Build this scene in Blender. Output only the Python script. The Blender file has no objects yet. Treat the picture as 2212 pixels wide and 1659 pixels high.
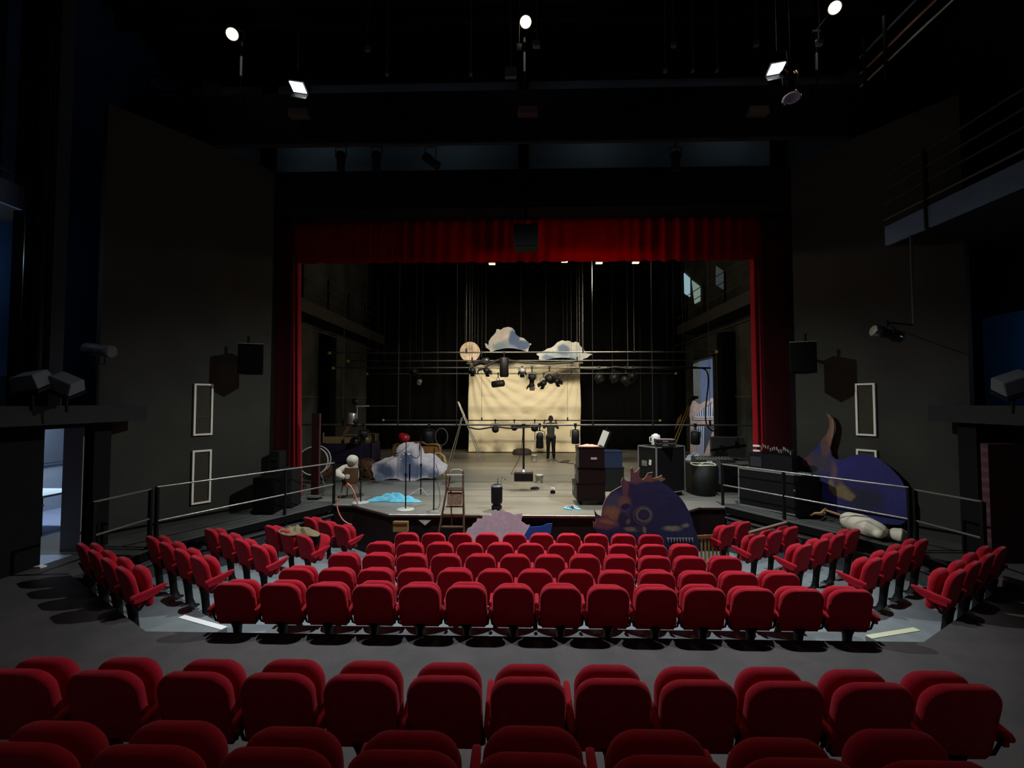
import bpy, bmesh, math, random
from mathutils import Vector, Matrix
S = bpy.context.scene
COL = S.collection
PI = math.pi
R = math.radians

# ---------------------------------------------------------------- camera
EYE = Vector((0.0, 0.0, 2.36))
PITCH, YAW, FPX = R(2.2), R(1.55), 1000.0
cam_data = bpy.data.cameras.new('camera')
cam_data.sensor_width = 36.0
cam_data.sensor_fit = 'HORIZONTAL'
cam_data.lens = FPX / 2212.0 * 36.0
cam_data.clip_start = 0.05
cam_data.clip_end = 200
cam = bpy.data.objects.new('camera', cam_data)
COL.objects.link(cam)
cam.location = EYE
cam.rotation_euler = (PI / 2 + PITCH, 0, YAW)
S.camera = cam

# ---------------------------------------------------------------- colour management
S.view_settings.view_transform = 'Standard'
S.view_settings.look = 'None'
S.view_settings.gamma = 1
S.view_settings.use_curve_mapping = False
S.view_settings.exposure = 0.0

# ---------------------------------------------------------------- world: faint mauve ambient, added to lift the seat backs
world = bpy.data.worlds.new('world')
S.world = world
world.use_nodes = True
world.node_tree.nodes['Background'].inputs[0].default_value = (0.75, 0.66, 0.78, 1)
world.node_tree.nodes['Background'].inputs[1].default_value = 0.045

# ---------------------------------------------------------------- lights of the room
def lamp(name, kind, loc, power, color, target=None, size=0.2, sizey=None, cone=None, blend=0.5, parent=None):
    d = bpy.data.lights.new(name, kind)
    d.energy = power
    d.color = color
    if kind == 'AREA':
        d.size = size
        if sizey:
            d.shape = 'RECTANGLE'
            d.size_y = sizey
    else:
        d.shadow_soft_size = size
    if kind == 'SPOT':
        d.spot_size = R(cone or 120)
        d.spot_blend = blend
    o = bpy.data.objects.new(name, d)
    COL.objects.link(o)
    o.location = loc
    if target is not None:
        o.rotation_euler = (Vector(target) - Vector(loc)).to_track_quat('-Z', 'Y').to_euler()
    return o

WHITE = (0.86, 0.95, 1.0)
WARM = (1.0, 0.66, 0.34)
STAGE = (1.0, 0.87, 0.64)
FLOOD_L = Vector((-3.965, 7.8, 7.86))
FLOOD_R = Vector((4.30, 7.8, 8.03))
WARM_L = Vector((-5.95, 9.0, 9.85))
WARM_C = Vector((0.03, 9.0, 9.97))
WARM_R = Vector((6.12, 9.0, 10.12))
for nm_, p_, c_ in (('left', FLOOD_L, 1), ('right', FLOOD_R, -1)):
    lamp('flood_light_' + nm_, 'SPOT', p_ + Vector((0, -.02, -.14)), 2300, WHITE, p_ + Vector((.45 * c_, .13, -1)), .05, cone=92, blend=.6)
    lamp('flood_spill_' + nm_, 'POINT', p_ + Vector((0, -.02, -.16)), 3, WHITE, None, .05)
for nm_, p_, x_ in (('left', WARM_L, 1), ('center', WARM_C, 0), ('right', WARM_R, -1)):
    lamp('warm_light_' + nm_, 'SPOT', p_ + Vector((0, -.12, -.1)), 110, WARM, (x_, 3.8, 0), .06, cone=76, blend=.7)
    lamp('warm_spill_' + nm_, 'POINT', p_ + Vector((0, -.16, -.16)), 2, (1, .86, .72), None, .06)
STAGE_LAMPS = [(-0.85, 12.0, 6.0), (1.05, 12.0, 6.05), (1.95, 12.0, 6.0), (2.9, 12.0, 6.0)]
AIM = [(-.5, 20.5, 1.4), (.6, 10.9, 0), (.6, 20.5, 1.6), (1.2, 17.5, .2)]
for i, p in enumerate(STAGE_LAMPS):
    lamp('stage_light', 'SPOT', Vector(p) + Vector((0, .12, -.12)), (1750, 2300, 1750, 1250)[i], STAGE, AIM[i], .3, cone=(84, 70, 84, 80)[i], blend=1.0)
    lamp('stage_spill', 'POINT', Vector(p) + Vector((0, .16, -.05)), (14, 22, 26, 18)[i], STAGE, None, .06)
for x_ in (-5.2, -1.8, 1.8, 5.2):      # fill lamps added behind the bridge to light the grey wall
    lamp('bridge_fill', 'AREA', (x_, 10.5, 9.05), .55, (.82, .92, 1.0), (x_, 11.6, 8.8), .8, .1)

# ================================================================ helpers
FWD = Vector((-math.sin(YAW) * math.cos(PITCH), math.cos(YAW) * math.cos(PITCH), math.sin(PITCH)))
RGT = Vector((math.cos(YAW), math.sin(YAW), 0))
UPV = RGT.cross(FWD)
def ray(px, py):
    return FWD + RGT * ((px - 1106.0) / FPX) + UPV * ((829.5 - py) / FPX)
def W(px, py, y):          # the point seen at a pixel, at hall depth y
    r = ray(px, py)
    return EYE + r * (y / r.y)
def WZ(px, py, z):         # the point seen at a pixel, at height z
    r = ray(px, py)
    return EYE + r * ((z - EYE.z) / r.z)
def WX(px, py, x):
    r = ray(px, py)
    return EYE + r * (x / r.x)

class MB:
    def __init__(s):
        s.v = []; s.f = []; s.m = []; s.sm = []
    def add(s, verts, faces, mi=0, smooth=False, M=None):
        b = len(s.v)
        for p in verts:
            p = Vector(p)
            s.v.append(M @ p if M is not None else p)
        for f in faces:
            s.f.append([b + i for i in f]); s.m.append(mi); s.sm.append(smooth)
        return s
    def box(s, c, d, mi=0, M=None, rot=None):
        x, y, z = [k / 2 for k in d]
        vs = [Vector((a, b, e)) for a in (-x, x) for b in (-y, y) for e in (-z, z)]
        if rot is not None:
            vs = [rot @ v for v in vs]
        vs = [v + Vector(c) for v in vs]
        return s.add(vs, [(0, 1, 3, 2), (4, 6, 7, 5), (0, 4, 5, 1), (2, 3, 7, 6), (0, 2, 6, 4), (1, 5, 7, 3)], mi, False, M)
    def bb(s, x0, x1, y0, y1, z0, z1, mi=0, M=None):
        return s.box(((x0 + x1) / 2, (y0 + y1) / 2, (z0 + z1) / 2), (x1 - x0, y1 - y0, z1 - z0), mi, M)
    def rings(s, rings, mi=0, smooth=True, caps=True, closed=False, M=None):
        n = len(rings[0]); vs = [p for r in rings for p in r]; fs = []
        k = len(rings)
        for i in range(k if closed else k - 1):
            for j in range(n):
                a = i * n + j; b = i * n + (j + 1) % n
                c = ((i + 1) % k) * n + (j + 1) % n; d = ((i + 1) % k) * n + j
                fs.append((a, b, c, d))
        s.add(vs, fs, mi, smooth, M)
        if caps and not closed:
            s.add(rings[0], [tuple(range(n))[::-1]], mi, False, M)
            s.add(rings[-1], [tuple(range(n))], mi, False, M)
        return s
    def tube(s, pts, r, n=8, mi=0, caps=True, M=None, smooth=True, closed=False, sq=1.0):
        pts = [Vector(p) for p in pts]
        rs = r if isinstance(r, (list, tuple)) else [r] * len(pts)
        rr = []; prev = None
        L = len(pts)
        for i, p in enumerate(pts):
            if closed:
                t = pts[(i + 1) % L] - pts[i - 1]
            else:
                t = pts[min(i + 1, L - 1)] - pts[max(i - 1, 0)]
            t = t.normalized() if t.length > 1e-9 else Vector((0, 0, 1))
            if prev is None:
                u = t.orthogonal().normalized()
            else:
                u = prev - t * prev.dot(t)
                u = u.normalized() if u.length > 1e-6 else t.orthogonal().normalized()
            prev = u; w = t.cross(u)
            rr.append([p + (u * math.cos(a) + w * math.sin(a) * sq) * rs[i] for a in [2 * PI * k / n for k in range(n)]])
        return s.rings(rr, mi, smooth, caps, closed, M)
    def lathe(s, prof, n=20, mi=0, M=None, smooth=True):   # prof: (r, z)
        rr = [[Vector((max(r, 1e-4) * math.cos(2 * PI * k / n), max(r, 1e-4) * math.sin(2 * PI * k / n), z)) for k in range(n)] for r, z in prof]
        return s.rings(rr, mi, smooth, True, False, M)
    def ball(s, c, r, n=14, mi=0, sc=(1, 1, 1), M=None):
        m = n // 2 + 1
        rr = []
        for i in range(m):
            a = PI * i / (m - 1)
            q = max(math.sin(a), .004)
            rr.append([Vector(c) + Vector((q * math.cos(2 * PI * k / n) * sc[0], q * math.sin(2 * PI * k / n) * sc[1], -math.cos(a) * sc[2])) * r for k in range(n)])
        return s.rings(rr, mi, True, True, False, M)
    def prism(s, outline, t, mi=0, M=None, mside=None):     # outline in local x,z ; thickness along y, front at y=0
        n = len(outline)
        a = [Vector((p[0], 0, p[1])) for p in outline]; b = [Vector((p[0], t, p[1])) for p in outline]
        s.add(a, [tuple(range(n))], mi, False, M)
        s.add(b, [tuple(range(n))[::-1]], mi if mside is None else mside, False, M)
        vs = a + b
        s.add(vs, [(i, i + n, (i + 1) % n + n, (i + 1) % n) for i in range(n)], mi if mside is None else mside, False, M)
        return s
    def slab(s, outline, z0, z1, mi=0):                      # outline in x,y, counter-clockwise
        n = len(outline)
        a = [Vector((p[0], p[1], z1)) for p in outline]; b = [Vector((p[0], p[1], z0)) for p in outline]
        s.add(a, [tuple(range(n))], mi); s.add(b, [tuple(range(n))[::-1]], mi)
        s.add(a + b, [(i, i + n, (i + 1) % n + n, (i + 1) % n) for i in range(n)], mi)
        return s
    def build(s, name, mats, parent=None, loc=None, rot=None, bevel=0, mods=None, at=None):
        me = bpy.data.meshes.new(name)
        vs = s.v
        if at is not None:
            o_ = Vector(at); vs = [v - o_ for v in vs]
        me.from_pydata([tuple(v) for v in vs], [], s.f)
        if not isinstance(mats, (list, tuple)):
            mats = [mats]
        for m in mats:
            me.materials.append(m)
        me.polygons.foreach_set('material_index', s.m)
        me.polygons.foreach_set('use_smooth', s.sm)
        bm = bmesh.new(); bm.from_mesh(me)
        bmesh.ops.recalc_face_normals(bm, faces=bm.faces)
        bm.to_mesh(me); bm.free()
        me.update()
        o = bpy.data.objects.new(name, me)
        COL.objects.link(o)
        if at is not None: o.location = at
        if loc is not None: o.location = loc
        if rot is not None: o.rotation_euler = rot
        if parent is not None: o.parent = parent
        if bevel:
            b = o.modifiers.new('bevel', 'BEVEL'); b.width = bevel; b.segments = 2; b.limit_method = 'ANGLE'
        return o

def tag(o, label=None, cat=None, group=None, kind=None):
    if label: o['label'] = label
    if cat: o['category'] = cat
    if group: o['group'] = group
    if kind: o['kind'] = kind
    return o
def thing(name, label, cat, loc=(0, 0, 0), rz=0, group=None):
    o = bpy.data.objects.new(name, None)
    COL.objects.link(o)
    o.empty_display_size = .1
    o.location = loc; o.rotation_euler = (0, 0, rz)
    return tag(o, label, cat, group)
def struct(mb, name, mats, **k):
    return tag(mb.build(name, mats, **k), kind='structure')
def dup(root, loc, rz, label=None, group=None):
    r = root.copy(); COL.objects.link(r)
    r.location = loc; r.rotation_euler = (0, 0, rz)
    if label: r['label'] = label
    if group: r['group'] = group
    for ch in root.children:
        c = ch.copy(); COL.objects.link(c); c.parent = r
        for g in ch.children:
            e = g.copy(); COL.objects.link(e); e.parent = c
    return r
def Mx(loc, rz=0, rx=0, ry=0, sc=1):
    return Matrix.Translation(Vector(loc)) @ Matrix.Rotation(rz, 4, 'Z') @ Matrix.Rotation(ry, 4, 'Y') @ Matrix.Rotation(rx, 4, 'X') @ Matrix.Scale(sc, 4)
def ordinal(i):
    return ['first', 'second', 'third', 'fourth', 'fifth', 'sixth', 'seventh', 'eighth', 'ninth', 'tenth', 'eleventh', 'twelfth', 'thirteenth', 'fourteenth', 'fifteenth'][i]
def wobble(pts, amp, rnd):
    out = []
    n = len(pts)
    for i in range(n):
        a = Vector(pts[i]); b = Vector(pts[(i + 1) % n])
        d = b - a
        nn = Vector((-d.y, d.x)).normalized() if d.length > 0 else Vector((0, 0))
        out.append(a)
        k = max(1, int(d.length / .12))
        for j in range(1, k):
            t = j / k
            out.append(a + d * t + nn * (math.sin(PI * t) * amp * d.length + rnd.uniform(-.3, .3) * amp * .1))
    return out

# ---------------------------------------------------------------- materials
MATS = {}
def mat(name, col, rough=.6, metal=0, spec=.22, noise=0, nscale=8, bump=0, bscale=60, sheen=0, emit=None, estr=0, col2=None, trans=0, alpha=1, coord='Object', stretch=None, sheent=None):
    if name in MATS: return MATS[name]
    m = bpy.data.materials.new(name); m.use_nodes = True
    nt = m.node_tree; N = nt.nodes; L = nt.links
    b = N['Principled BSDF']
    c4 = (*col, 1)
    b.inputs['Base Color'].default_value = c4
    b.inputs['Roughness'].default_value = rough
    b.inputs['Metallic'].default_value = metal
    b.inputs['Specular IOR Level'].default_value = spec
    if sheen:
        b.inputs['Sheen Weight'].default_value = sheen
        b.inputs['Sheen Roughness'].default_value = .45
        if sheent: b.inputs['Sheen Tint'].default_value = (*sheent, 1)
    if emit:
        b.inputs['Emission Color'].default_value = (*emit, 1)
        b.inputs['Emission Strength'].default_value = estr
    if trans:
        b.inputs['Transmission Weight'].default_value = trans
    tc = N.new('ShaderNodeTexCoord')
    vec = tc.outputs[coord]
    if stretch:
        mp = N.new('ShaderNodeMapping'); mp.inputs['Scale'].default_value = stretch
        L.new(vec, mp.inputs[0]); vec = mp.outputs[0]
    if noise:
        n = N.new('ShaderNodeTexNoise'); n.inputs['Scale'].default_value = nscale; n.inputs['Detail'].default_value = 5
        L.new(vec, n.inputs['Vector'])
        mr = N.new('ShaderNodeMapRange'); mr.inputs[1].default_value = .3; mr.inputs[2].default_value = .7
        L.new(n.outputs['Fac'], mr.inputs[0])
        mx = N.new('ShaderNodeMix'); mx.data_type = 'RGBA'
        d = col2 or tuple(k * (1 - noise) for k in col)
        mx.inputs['A'].default_value = c4; mx.inputs['B'].default_value = (*d, 1)
        L.new(mr.outputs[0], mx.inputs['Factor']); L.new(mx.outputs['Result'], b.inputs['Base Color'])
    if bump:
        n2 = N.new('ShaderNodeTexNoise'); n2.inputs['Scale'].default_value = bscale; n2.inputs['Detail'].default_value = 3
        L.new(vec, n2.inputs['Vector'])
        bp = N.new('ShaderNodeBump'); bp.inputs['Strength'].default_value = bump; bp.inputs['Distance'].default_value = .01
        L.new(n2.outputs['Fac'], bp.inputs['Height']); L.new(bp.outputs[0], b.inputs['Normal'])
    MATS[name] = m
    return m

def paint(name, base, base2, blobs, nscale=2.5, rough=.75, distort=.25, spec=.3):
    """a painted surface: noise between two colours, then soft painted patches (x, z, rx, rz, colour, edge softness)"""
    m = bpy.data.materials.new(name); m.use_nodes = True
    nt = m.node_tree; N = nt.nodes; L = nt.links
    b = N['Principled BSDF']; b.inputs['Roughness'].default_value = rough; b.inputs['Specular IOR Level'].default_value = spec
    tc = N.new('ShaderNodeTexCoord')
    n = N.new('ShaderNodeTexNoise'); n.inputs['Scale'].default_value = nscale; n.inputs['Detail'].default_value = 6
    L.new(tc.outputs['Object'], n.inputs['Vector'])
    mr = N.new('ShaderNodeMapRange'); mr.inputs[1].default_value = .35; mr.inputs[2].default_value = .65
    L.new(n.outputs['Fac'], mr.inputs[0])
    mx = N.new('ShaderNodeMix'); mx.data_type = 'RGBA'
    mx.inputs['A'].default_value = (*base, 1); mx.inputs['B'].default_value = (*base2, 1)
    L.new(mr.outputs[0], mx.inputs['Factor'])
    cur = mx.outputs['Result']
    # distorted coordinates
    off = N.new('ShaderNodeVectorMath'); off.operation = 'SUBTRACT'; off.inputs[1].default_value = (.5, .5, .5)
    L.new(n.outputs['Color'], off.inputs[0])
    sc = N.new('ShaderNodeVectorMath'); sc.operation = 'SCALE'; sc.inputs['Scale'].default_value = distort
    L.new(off.outputs[0], sc.inputs[0])
    ad = N.new('ShaderNodeVectorMath'); ad.operation = 'ADD'
    L.new(tc.outputs['Object'], ad.inputs[0]); L.new(sc.outputs[0], ad.inputs[1])
    for (x, z, rx, rz, c, soft) in blobs:
        ring = isinstance(soft, tuple)
        mp = N.new('ShaderNodeVectorMath'); mp.operation = 'SUBTRACT'; mp.inputs[1].default_value = (x, 0, z)
        L.new(tc.outputs['Object'] if ring else ad.outputs[0], mp.inputs[0])
        ml = N.new('ShaderNodeVectorMath'); ml.operation = 'MULTIPLY'; ml.inputs[1].default_value = (1 / rx, 0, 1 / rz)
        L.new(mp.outputs[0], ml.inputs[0])
        ln = N.new('ShaderNodeVectorMath'); ln.operation = 'LENGTH'
        L.new(ml.outputs[0], ln.inputs[0])
        r2 = N.new('ShaderNodeMapRange'); r2.interpolation_type = 'SMOOTHSTEP'
        r2.inputs[3].default_value = 1; r2.inputs[4].default_value = 0
        if ring:
            sb = N.new('ShaderNodeMath'); sb.operation = 'SUBTRACT'; sb.inputs[1].default_value = 1
            L.new(ln.outputs['Value'], sb.inputs[0])
            ab = N.new('ShaderNodeMath'); ab.operation = 'ABSOLUTE'; L.new(sb.outputs[0], ab.inputs[0])
            r2.inputs[1].default_value = soft[0] * .5; r2.inputs[2].default_value = soft[0]
            L.new(ab.outputs[0], r2.inputs[0])
        else:
            r2.inputs[1].default_value = 1 - soft; r2.inputs[2].default_value = 1
            L.new(ln.outputs['Value'], r2.inputs[0])
        mm = N.new('ShaderNodeMix'); mm.data_type = 'RGBA'
        L.new(r2.outputs[0], mm.inputs['Factor']); L.new(cur, mm.inputs['A']); mm.inputs['B'].default_value = (*c, 1)
        cur = mm.outputs['Result']
    nf = N.new('ShaderNodeTexNoise'); nf.inputs['Scale'].default_value = nscale * 5; nf.inputs['Detail'].default_value = 8; nf.inputs['Roughness'].default_value = .65
    L.new(tc.outputs['Object'], nf.inputs['Vector'])
    rf = N.new('ShaderNodeMapRange'); rf.inputs[1].default_value = .3; rf.inputs[2].default_value = .7; rf.inputs[3].default_value = .80; rf.inputs[4].default_value = 1.12
    L.new(nf.outputs['Fac'], rf.inputs[0])
    vm = N.new('ShaderNodeVectorMath'); vm.operation = 'SCALE'
    L.new(cur, vm.inputs[0]); L.new(rf.outputs[0], vm.inputs['Scale'])
    L.new(vm.outputs[0], b.inputs['Base Color'])
    return m

BLACK = mat('black_paint', (.0045, .0045, .005), .75, spec=.1, noise=.3)
BLACKM = mat('black_metal', (.0045, .0045, .005), .55, metal=.0, spec=.2, noise=.25, nscale=20)
BLACKW = mat('black_wall_paint', (.0035, .0035, .0038), .85, noise=.4, nscale=1.5, spec=.2)
WALLG = mat('charcoal_wall_paint', (.044, .043, .034), .85, noise=.25, nscale=1.2, spec=.2, bump=.2, bscale=30)
WALLB = mat('grey_wall_paint', (.16, .23, .28), .9, noise=.25, nscale=.8, spec=.1)
WALLBLUE = mat('blue_wall_paint', (.012, .05, .13), .9, noise=.35, nscale=.9, spec=.1)
STWALL = mat('stage_wall_paint', (.15, .155, .13), .8, noise=.5, nscale=1.1, spec=.2)
CARPET = mat('grey_carpet', (.098, .084, .084), .95, noise=.22, nscale=3, bump=.6, bscale=220, spec=.1, col2=(.072, .068, .068))
STEP = mat('grey_step_floor', (.21, .235, .245), .8, noise=.25, nscale=3, spec=.2, bump=.3, bscale=150)
NOSE = mat('white_step_nosing', (.9, .9, .88), .6)
NOSEY = mat('yellowed_step_nosing', (.62, .62, .42), .6)
RED = mat('red_velvet', (.45, .009, .024), .85, noise=.22, nscale=9, bump=.35, bscale=260, sheen=.38, sheent=(1, .36, .42), spec=.1)
REDC = mat('red_curtain_velvet', (.34, .006, .010), .8, noise=.25, nscale=2, sheen=.3, sheent=(1, .3, .3), spec=.15, stretch=(3, 3, .3))
REDD = mat('dark_red_drape', (.05, .002, .004), .9, noise=.3, nscale=2, sheen=.1, spec=.1)
STEEL = mat('brushed_steel', (.55, .55, .53), .3, metal=1, noise=.2)
ALU = mat('aluminium', (.55, .54, .5), .38, metal=.9, noise=.2, nscale=5)
CHROME = mat('chrome', (.8, .8, .8), .12, metal=1)
PIPE = mat('steel_pipe', (.10, .10, .095), .4, metal=.6, noise=.3, nscale=3)
WIRE = mat('steel_cable', (.055, .055, .05), .5, metal=.3)
YELLOW = mat('yellow_cap', (.75, .6, .15), .5)
WOOD = mat('brown_wood', (.20, .10, .045), .5, noise=.45, nscale=6, stretch=(1, 1, .15))
WOODY = mat('yellow_wood', (.45, .27, .08), .5, noise=.3, nscale=5, stretch=(.2, 1, 1))
WOODG = mat('gilded_wood', (.42, .25, .09), .4, noise=.4, nscale=7)
CREAM = mat('cream_stuffing_cloth', (.72, .66, .50), .9, noise=.15, nscale=6, bump=.4, bscale=25)
PLASTW = mat('white_plastic', (.7, .68, .6), .4)
GREYM = mat('grey_metal', (.16, .165, .17), .45, metal=.4, noise=.2)
BULBW = mat('lit_white_lens', (1, 1, 1), .5, emit=(.88, .95, 1), estr=4)
BULBY = mat('lit_warm_lens', (1, 1, 1), .5, emit=(1, .78, .50), estr=3)

PEDM = mat('pedestal_black', (.006, .006, .0065), .6, spec=.2)
DEEP = mat('deep_black', (.0025, .0025, .003), .7, spec=.1)

# ================================================================ the seats' tiers (floor heights), front block
ROWS = [  # back-top depth, seat-top height, seat centres in the row as seen
    (8.78, -.116, [876, 937, 995, 1055, 1113, 1172, 1231, 1291, 1350, 1409], 1150),
    (7.82, -.010, [817, 882, 950, 1015, 1080, 1147, 1213, 1279, 1346, 1415, 1482], 1171),
    (6.84, .117, [737, 813, 888, 966, 1039, 1113, 1188, 1264, 1339, 1416, 1489, 1573], 1196),
    (5.89, .240, [634, 717, 806, 895, 983, 1071, 1158, 1248, 1337, 1428, 1517, 1602, 1694], 1228),
    (5.005, .393, [497, 600, 702, 808, 909, 1010, 1116, 1220, 1325, 1431, 1536, 1641, 1748, 1848], 1261),
]
SH = .88                      # seat height
BO = .18                      # the pedestal stands this far in front of the back's top edge
AISLE = -.15
SIDE_A = R(33)
FL = Vector((math.sin(SIDE_A), math.cos(SIDE_A)))       # left banks face this way
FR = Vector((-math.sin(SIDE_A), math.cos(SIDE_A)))
DL = Vector((-math.cos(SIDE_A), math.sin(SIDE_A)))      # left rows run away along this
DR = Vector((math.cos(SIDE_A), math.sin(SIDE_A)))
# back-top point of the inner seat of each side row, row 1 (front) to row 5
SL = [(-3.74, 9.30), (-3.98, 8.22), (-4.22, 7.22), (-4.53, 6.30), (-4.80, 5.42)]
SR = [(4.12, 9.48), (4.20, 8.42), (4.45, 7.48), (4.78, 6.47), (5.10, 5.60)]
ZF = [r[1] - SH for r in ROWS]
def edge_line(k):             # the riser behind row k: far left, corner left, corner right, far right
    yc = ROWS[k][0] + BO - .13
    l = Vector(SL[k]) + FL * (BO - .13); r = Vector(SR[k]) + FR * (BO - .13)
    cl = l - DL * ((l.y - yc) / DL.y); cr = r - DR * ((r.y - yc) / DR.y)
    fl = l + DL * ((-6.75 - l.x) / DL.x); fr = r + DR * ((6.75 - r.x) / DR.x)
    return [fl, cl, cr, fr]
EL = [edge_line(k) for k in range(5)]
STAGE_FRONT = [(-4.42, 10.62), (-3.95, 10.62), (-2.85, 9.76), (2.95, 9.76), (3.95, 10.62), (4.52, 10.62)]

# floors ------------------------------------------------------------------
f = MB()
e5 = EL[4]
f.slab([(-9.5, 2.86), (9.5, 2.86), (9.5, 9.2), (6.75, 9.2), tuple(e5[3]), tuple(e5[2]), tuple(e5[1]), tuple(e5[0]), (-6.75, 9.2), (-9.5, 9.2)], AISLE - .6, AISLE)
struct(f, 'floor', CARPET)
f = MB()
f.bb(-9.5, 9.5, 1.80, 2.86, -.8, .14)
f.bb(-9.5, 9.5, -1.0, 1.80, -.8, .52)
struct(f, 'floor_rear_tier', STEP)
f = MB()
for k in range(4, -1, -1):
    a = EL[k]
    b = EL[k - 1] if k > 0 else [Vector((-6.75, 11.2)), Vector((-4.3, 11.2)), Vector((4.3, 11.2)), Vector((6.75, 11.2))]
    f.slab([tuple(a[0]), tuple(a[1]), tuple(a[2]), tuple(a[3]), tuple(b[3]), tuple(b[2]), tuple(b[1]), tuple(b[0])], ZF[k] - .3, ZF[k])
struct(f, 'floor_seat_tiers', STEP)
# half steps with pale nosings in the two side aisles
def step_block(a, b, z, nose, lbl):
    a = Vector(a); b = Vector(b)              # far edge, left to right
    t = (b - a).normalized(); n = Vector((t.y, -t.x)) if Vector((t.y, -t.x)).y < 0 else Vector((-t.y, t.x))
    m = MB(); c = a + n * .55; d = b + n * .45
    m.slab([tuple(c), tuple(d), tuple(b), tuple(a)], ZF[4] - .02, z)
    o = struct(m, 'trim_' + lbl, STEP)
    m = MB(); e = a + n * .075; g = b + n * .075
    m.slab([tuple(e), tuple(g), tuple(b + Vector((0, .004))), tuple(a + Vector((0, .004)))], z - .02, z + .006)
    tag(m.build('step_nosing', nose, parent=o))
step_block((-4.22, 5.74), (-3.50, 5.46), -.29, NOSE, '1')
step_block((3.86, 5.46), (4.56, 5.66), -.29, NOSEY, '2')

# stage floor with its lino strips -----------------------------------------------
m = bpy.data.materials.new('stage_lino'); m.use_nodes = True
N = m.node_tree.nodes; L = m.node_tree.links; b = N['Principled BSDF']
tc = N.new('ShaderNodeTexCoord'); sx = N.new('ShaderNodeSeparateXYZ'); L.new(tc.outputs['Object'], sx.inputs[0])
n1 = N.new('ShaderNodeTexNoise'); n1.inputs['Scale'].default_value = .9; n1.inputs['Detail'].default_value = 7
mp = N.new('ShaderNodeMapping'); mp.inputs['Scale'].default_value = (.45, 1.6, 1); L.new(tc.outputs['Object'], mp.inputs[0]); L.new(mp.outputs[0], n1.inputs['Vector'])
r1 = N.new('ShaderNodeMapRange'); r1.inputs[1].default_value = .35; r1.inputs[2].default_value = .72; L.new(n1.outputs['Fac'], r1.inputs[0])
mx = N.new('ShaderNodeMix'); mx.data_type = 'RGBA'; mx.inputs['A'].default_value = (.19, .182, .155, 1); mx.inputs['B'].default_value = (.125, .118, .10, 1)
L.new(r1.outputs[0], mx.inputs['Factor'])
md = N.new('ShaderNodeMath'); md.operation = 'PINGPONG'; md.inputs[1].default_value = 1.1
ad = N.new('ShaderNodeMath'); ad.operation = 'SUBTRACT'; ad.inputs[1].default_value = 11.65; L.new(sx.outputs['Y'], ad.inputs[0]); L.new(ad.outputs[0], md.inputs[0])
# soft worn band along each seam
r2 = N.new('ShaderNodeMapRange'); r2.inputs[1].default_value = .0; r2.inputs[2].default_value = .16; r2.inputs[3].default_value = .55; r2.inputs[4].default_value = 0
L.new(md.outputs[0], r2.inputs[0])
mul = N.new('ShaderNodeMath'); mul.operation = 'MULTIPLY'; L.new(r2.outputs[0], mul.inputs[0]); L.new(n1.outputs['Fac'], mul.inputs[1])
m2 = N.new('ShaderNodeMix'); m2.data_type = 'RGBA'; L.new(mul.outputs[0], m2.inputs['Factor']); L.new(mx.outputs['Result'], m2.inputs['A']); m2.inputs['B'].default_value = (.06, .055, .045, 1)
r3 = N.new('ShaderNodeMath'); r3.operation = 'LESS_THAN'; r3.inputs[1].default_value = .018; L.new(md.outputs[0], r3.inputs[0])
m3 = N.new('ShaderNodeMix'); m3.data_type = 'RGBA'; L.new(r3.outputs[0], m3.inputs['Factor']); L.new(m2.outputs['Result'], m3.inputs['A']); m3.inputs['B'].default_value = (.07, .065, .055, 1)
L.new(m3.outputs['Result'], b.inputs['Base Color'])
b.inputs['Roughness'].default_value = .42; b.inputs['Specular IOR Level'].default_value = .5
nb = N.new('ShaderNodeTexNoise'); nb.inputs['Scale'].default_value = 14; bp = N.new('ShaderNodeBump'); bp.inputs['Strength'].default_value = .08; bp.inputs['Distance'].default_value = .02
L.new(tc.outputs['Object'], nb.inputs['Vector']); L.new(nb.outputs['Fac'], bp.inputs['Height']); L.new(bp.outputs[0], b.inputs['Normal'])
LINO = m
f = MB()
f.slab(STAGE_FRONT + [(4.52, 10.9), (8.0, 10.9), (8.0, 23.6), (-8.0, 23.6), (-8.0, 10.9), (-4.42, 10.9)], -.06, 0)
struct(f, 'stage_floor', LINO)
f = MB()
fr = [Vector(p) + Vector((0, .04)) for p in STAGE_FRONT]
f.slab([tuple(p) for p in fr] + [(4.52, 11.3), (-4.42, 11.3)], -1.05, -.06)
struct(f, 'stage_front_wall', mat('dark_red_brown_board', (.010, .003, .003), .6, noise=.4))
f = MB()
for a, b_ in zip(STAGE_FRONT[:-1], STAGE_FRONT[1:]):
    f.tube([(a[0], a[1] - .008, -.012), (b_[0], b_[1] - .008, -.012)], .012, 6)
struct(f, 'trim_3', ALU)
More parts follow.
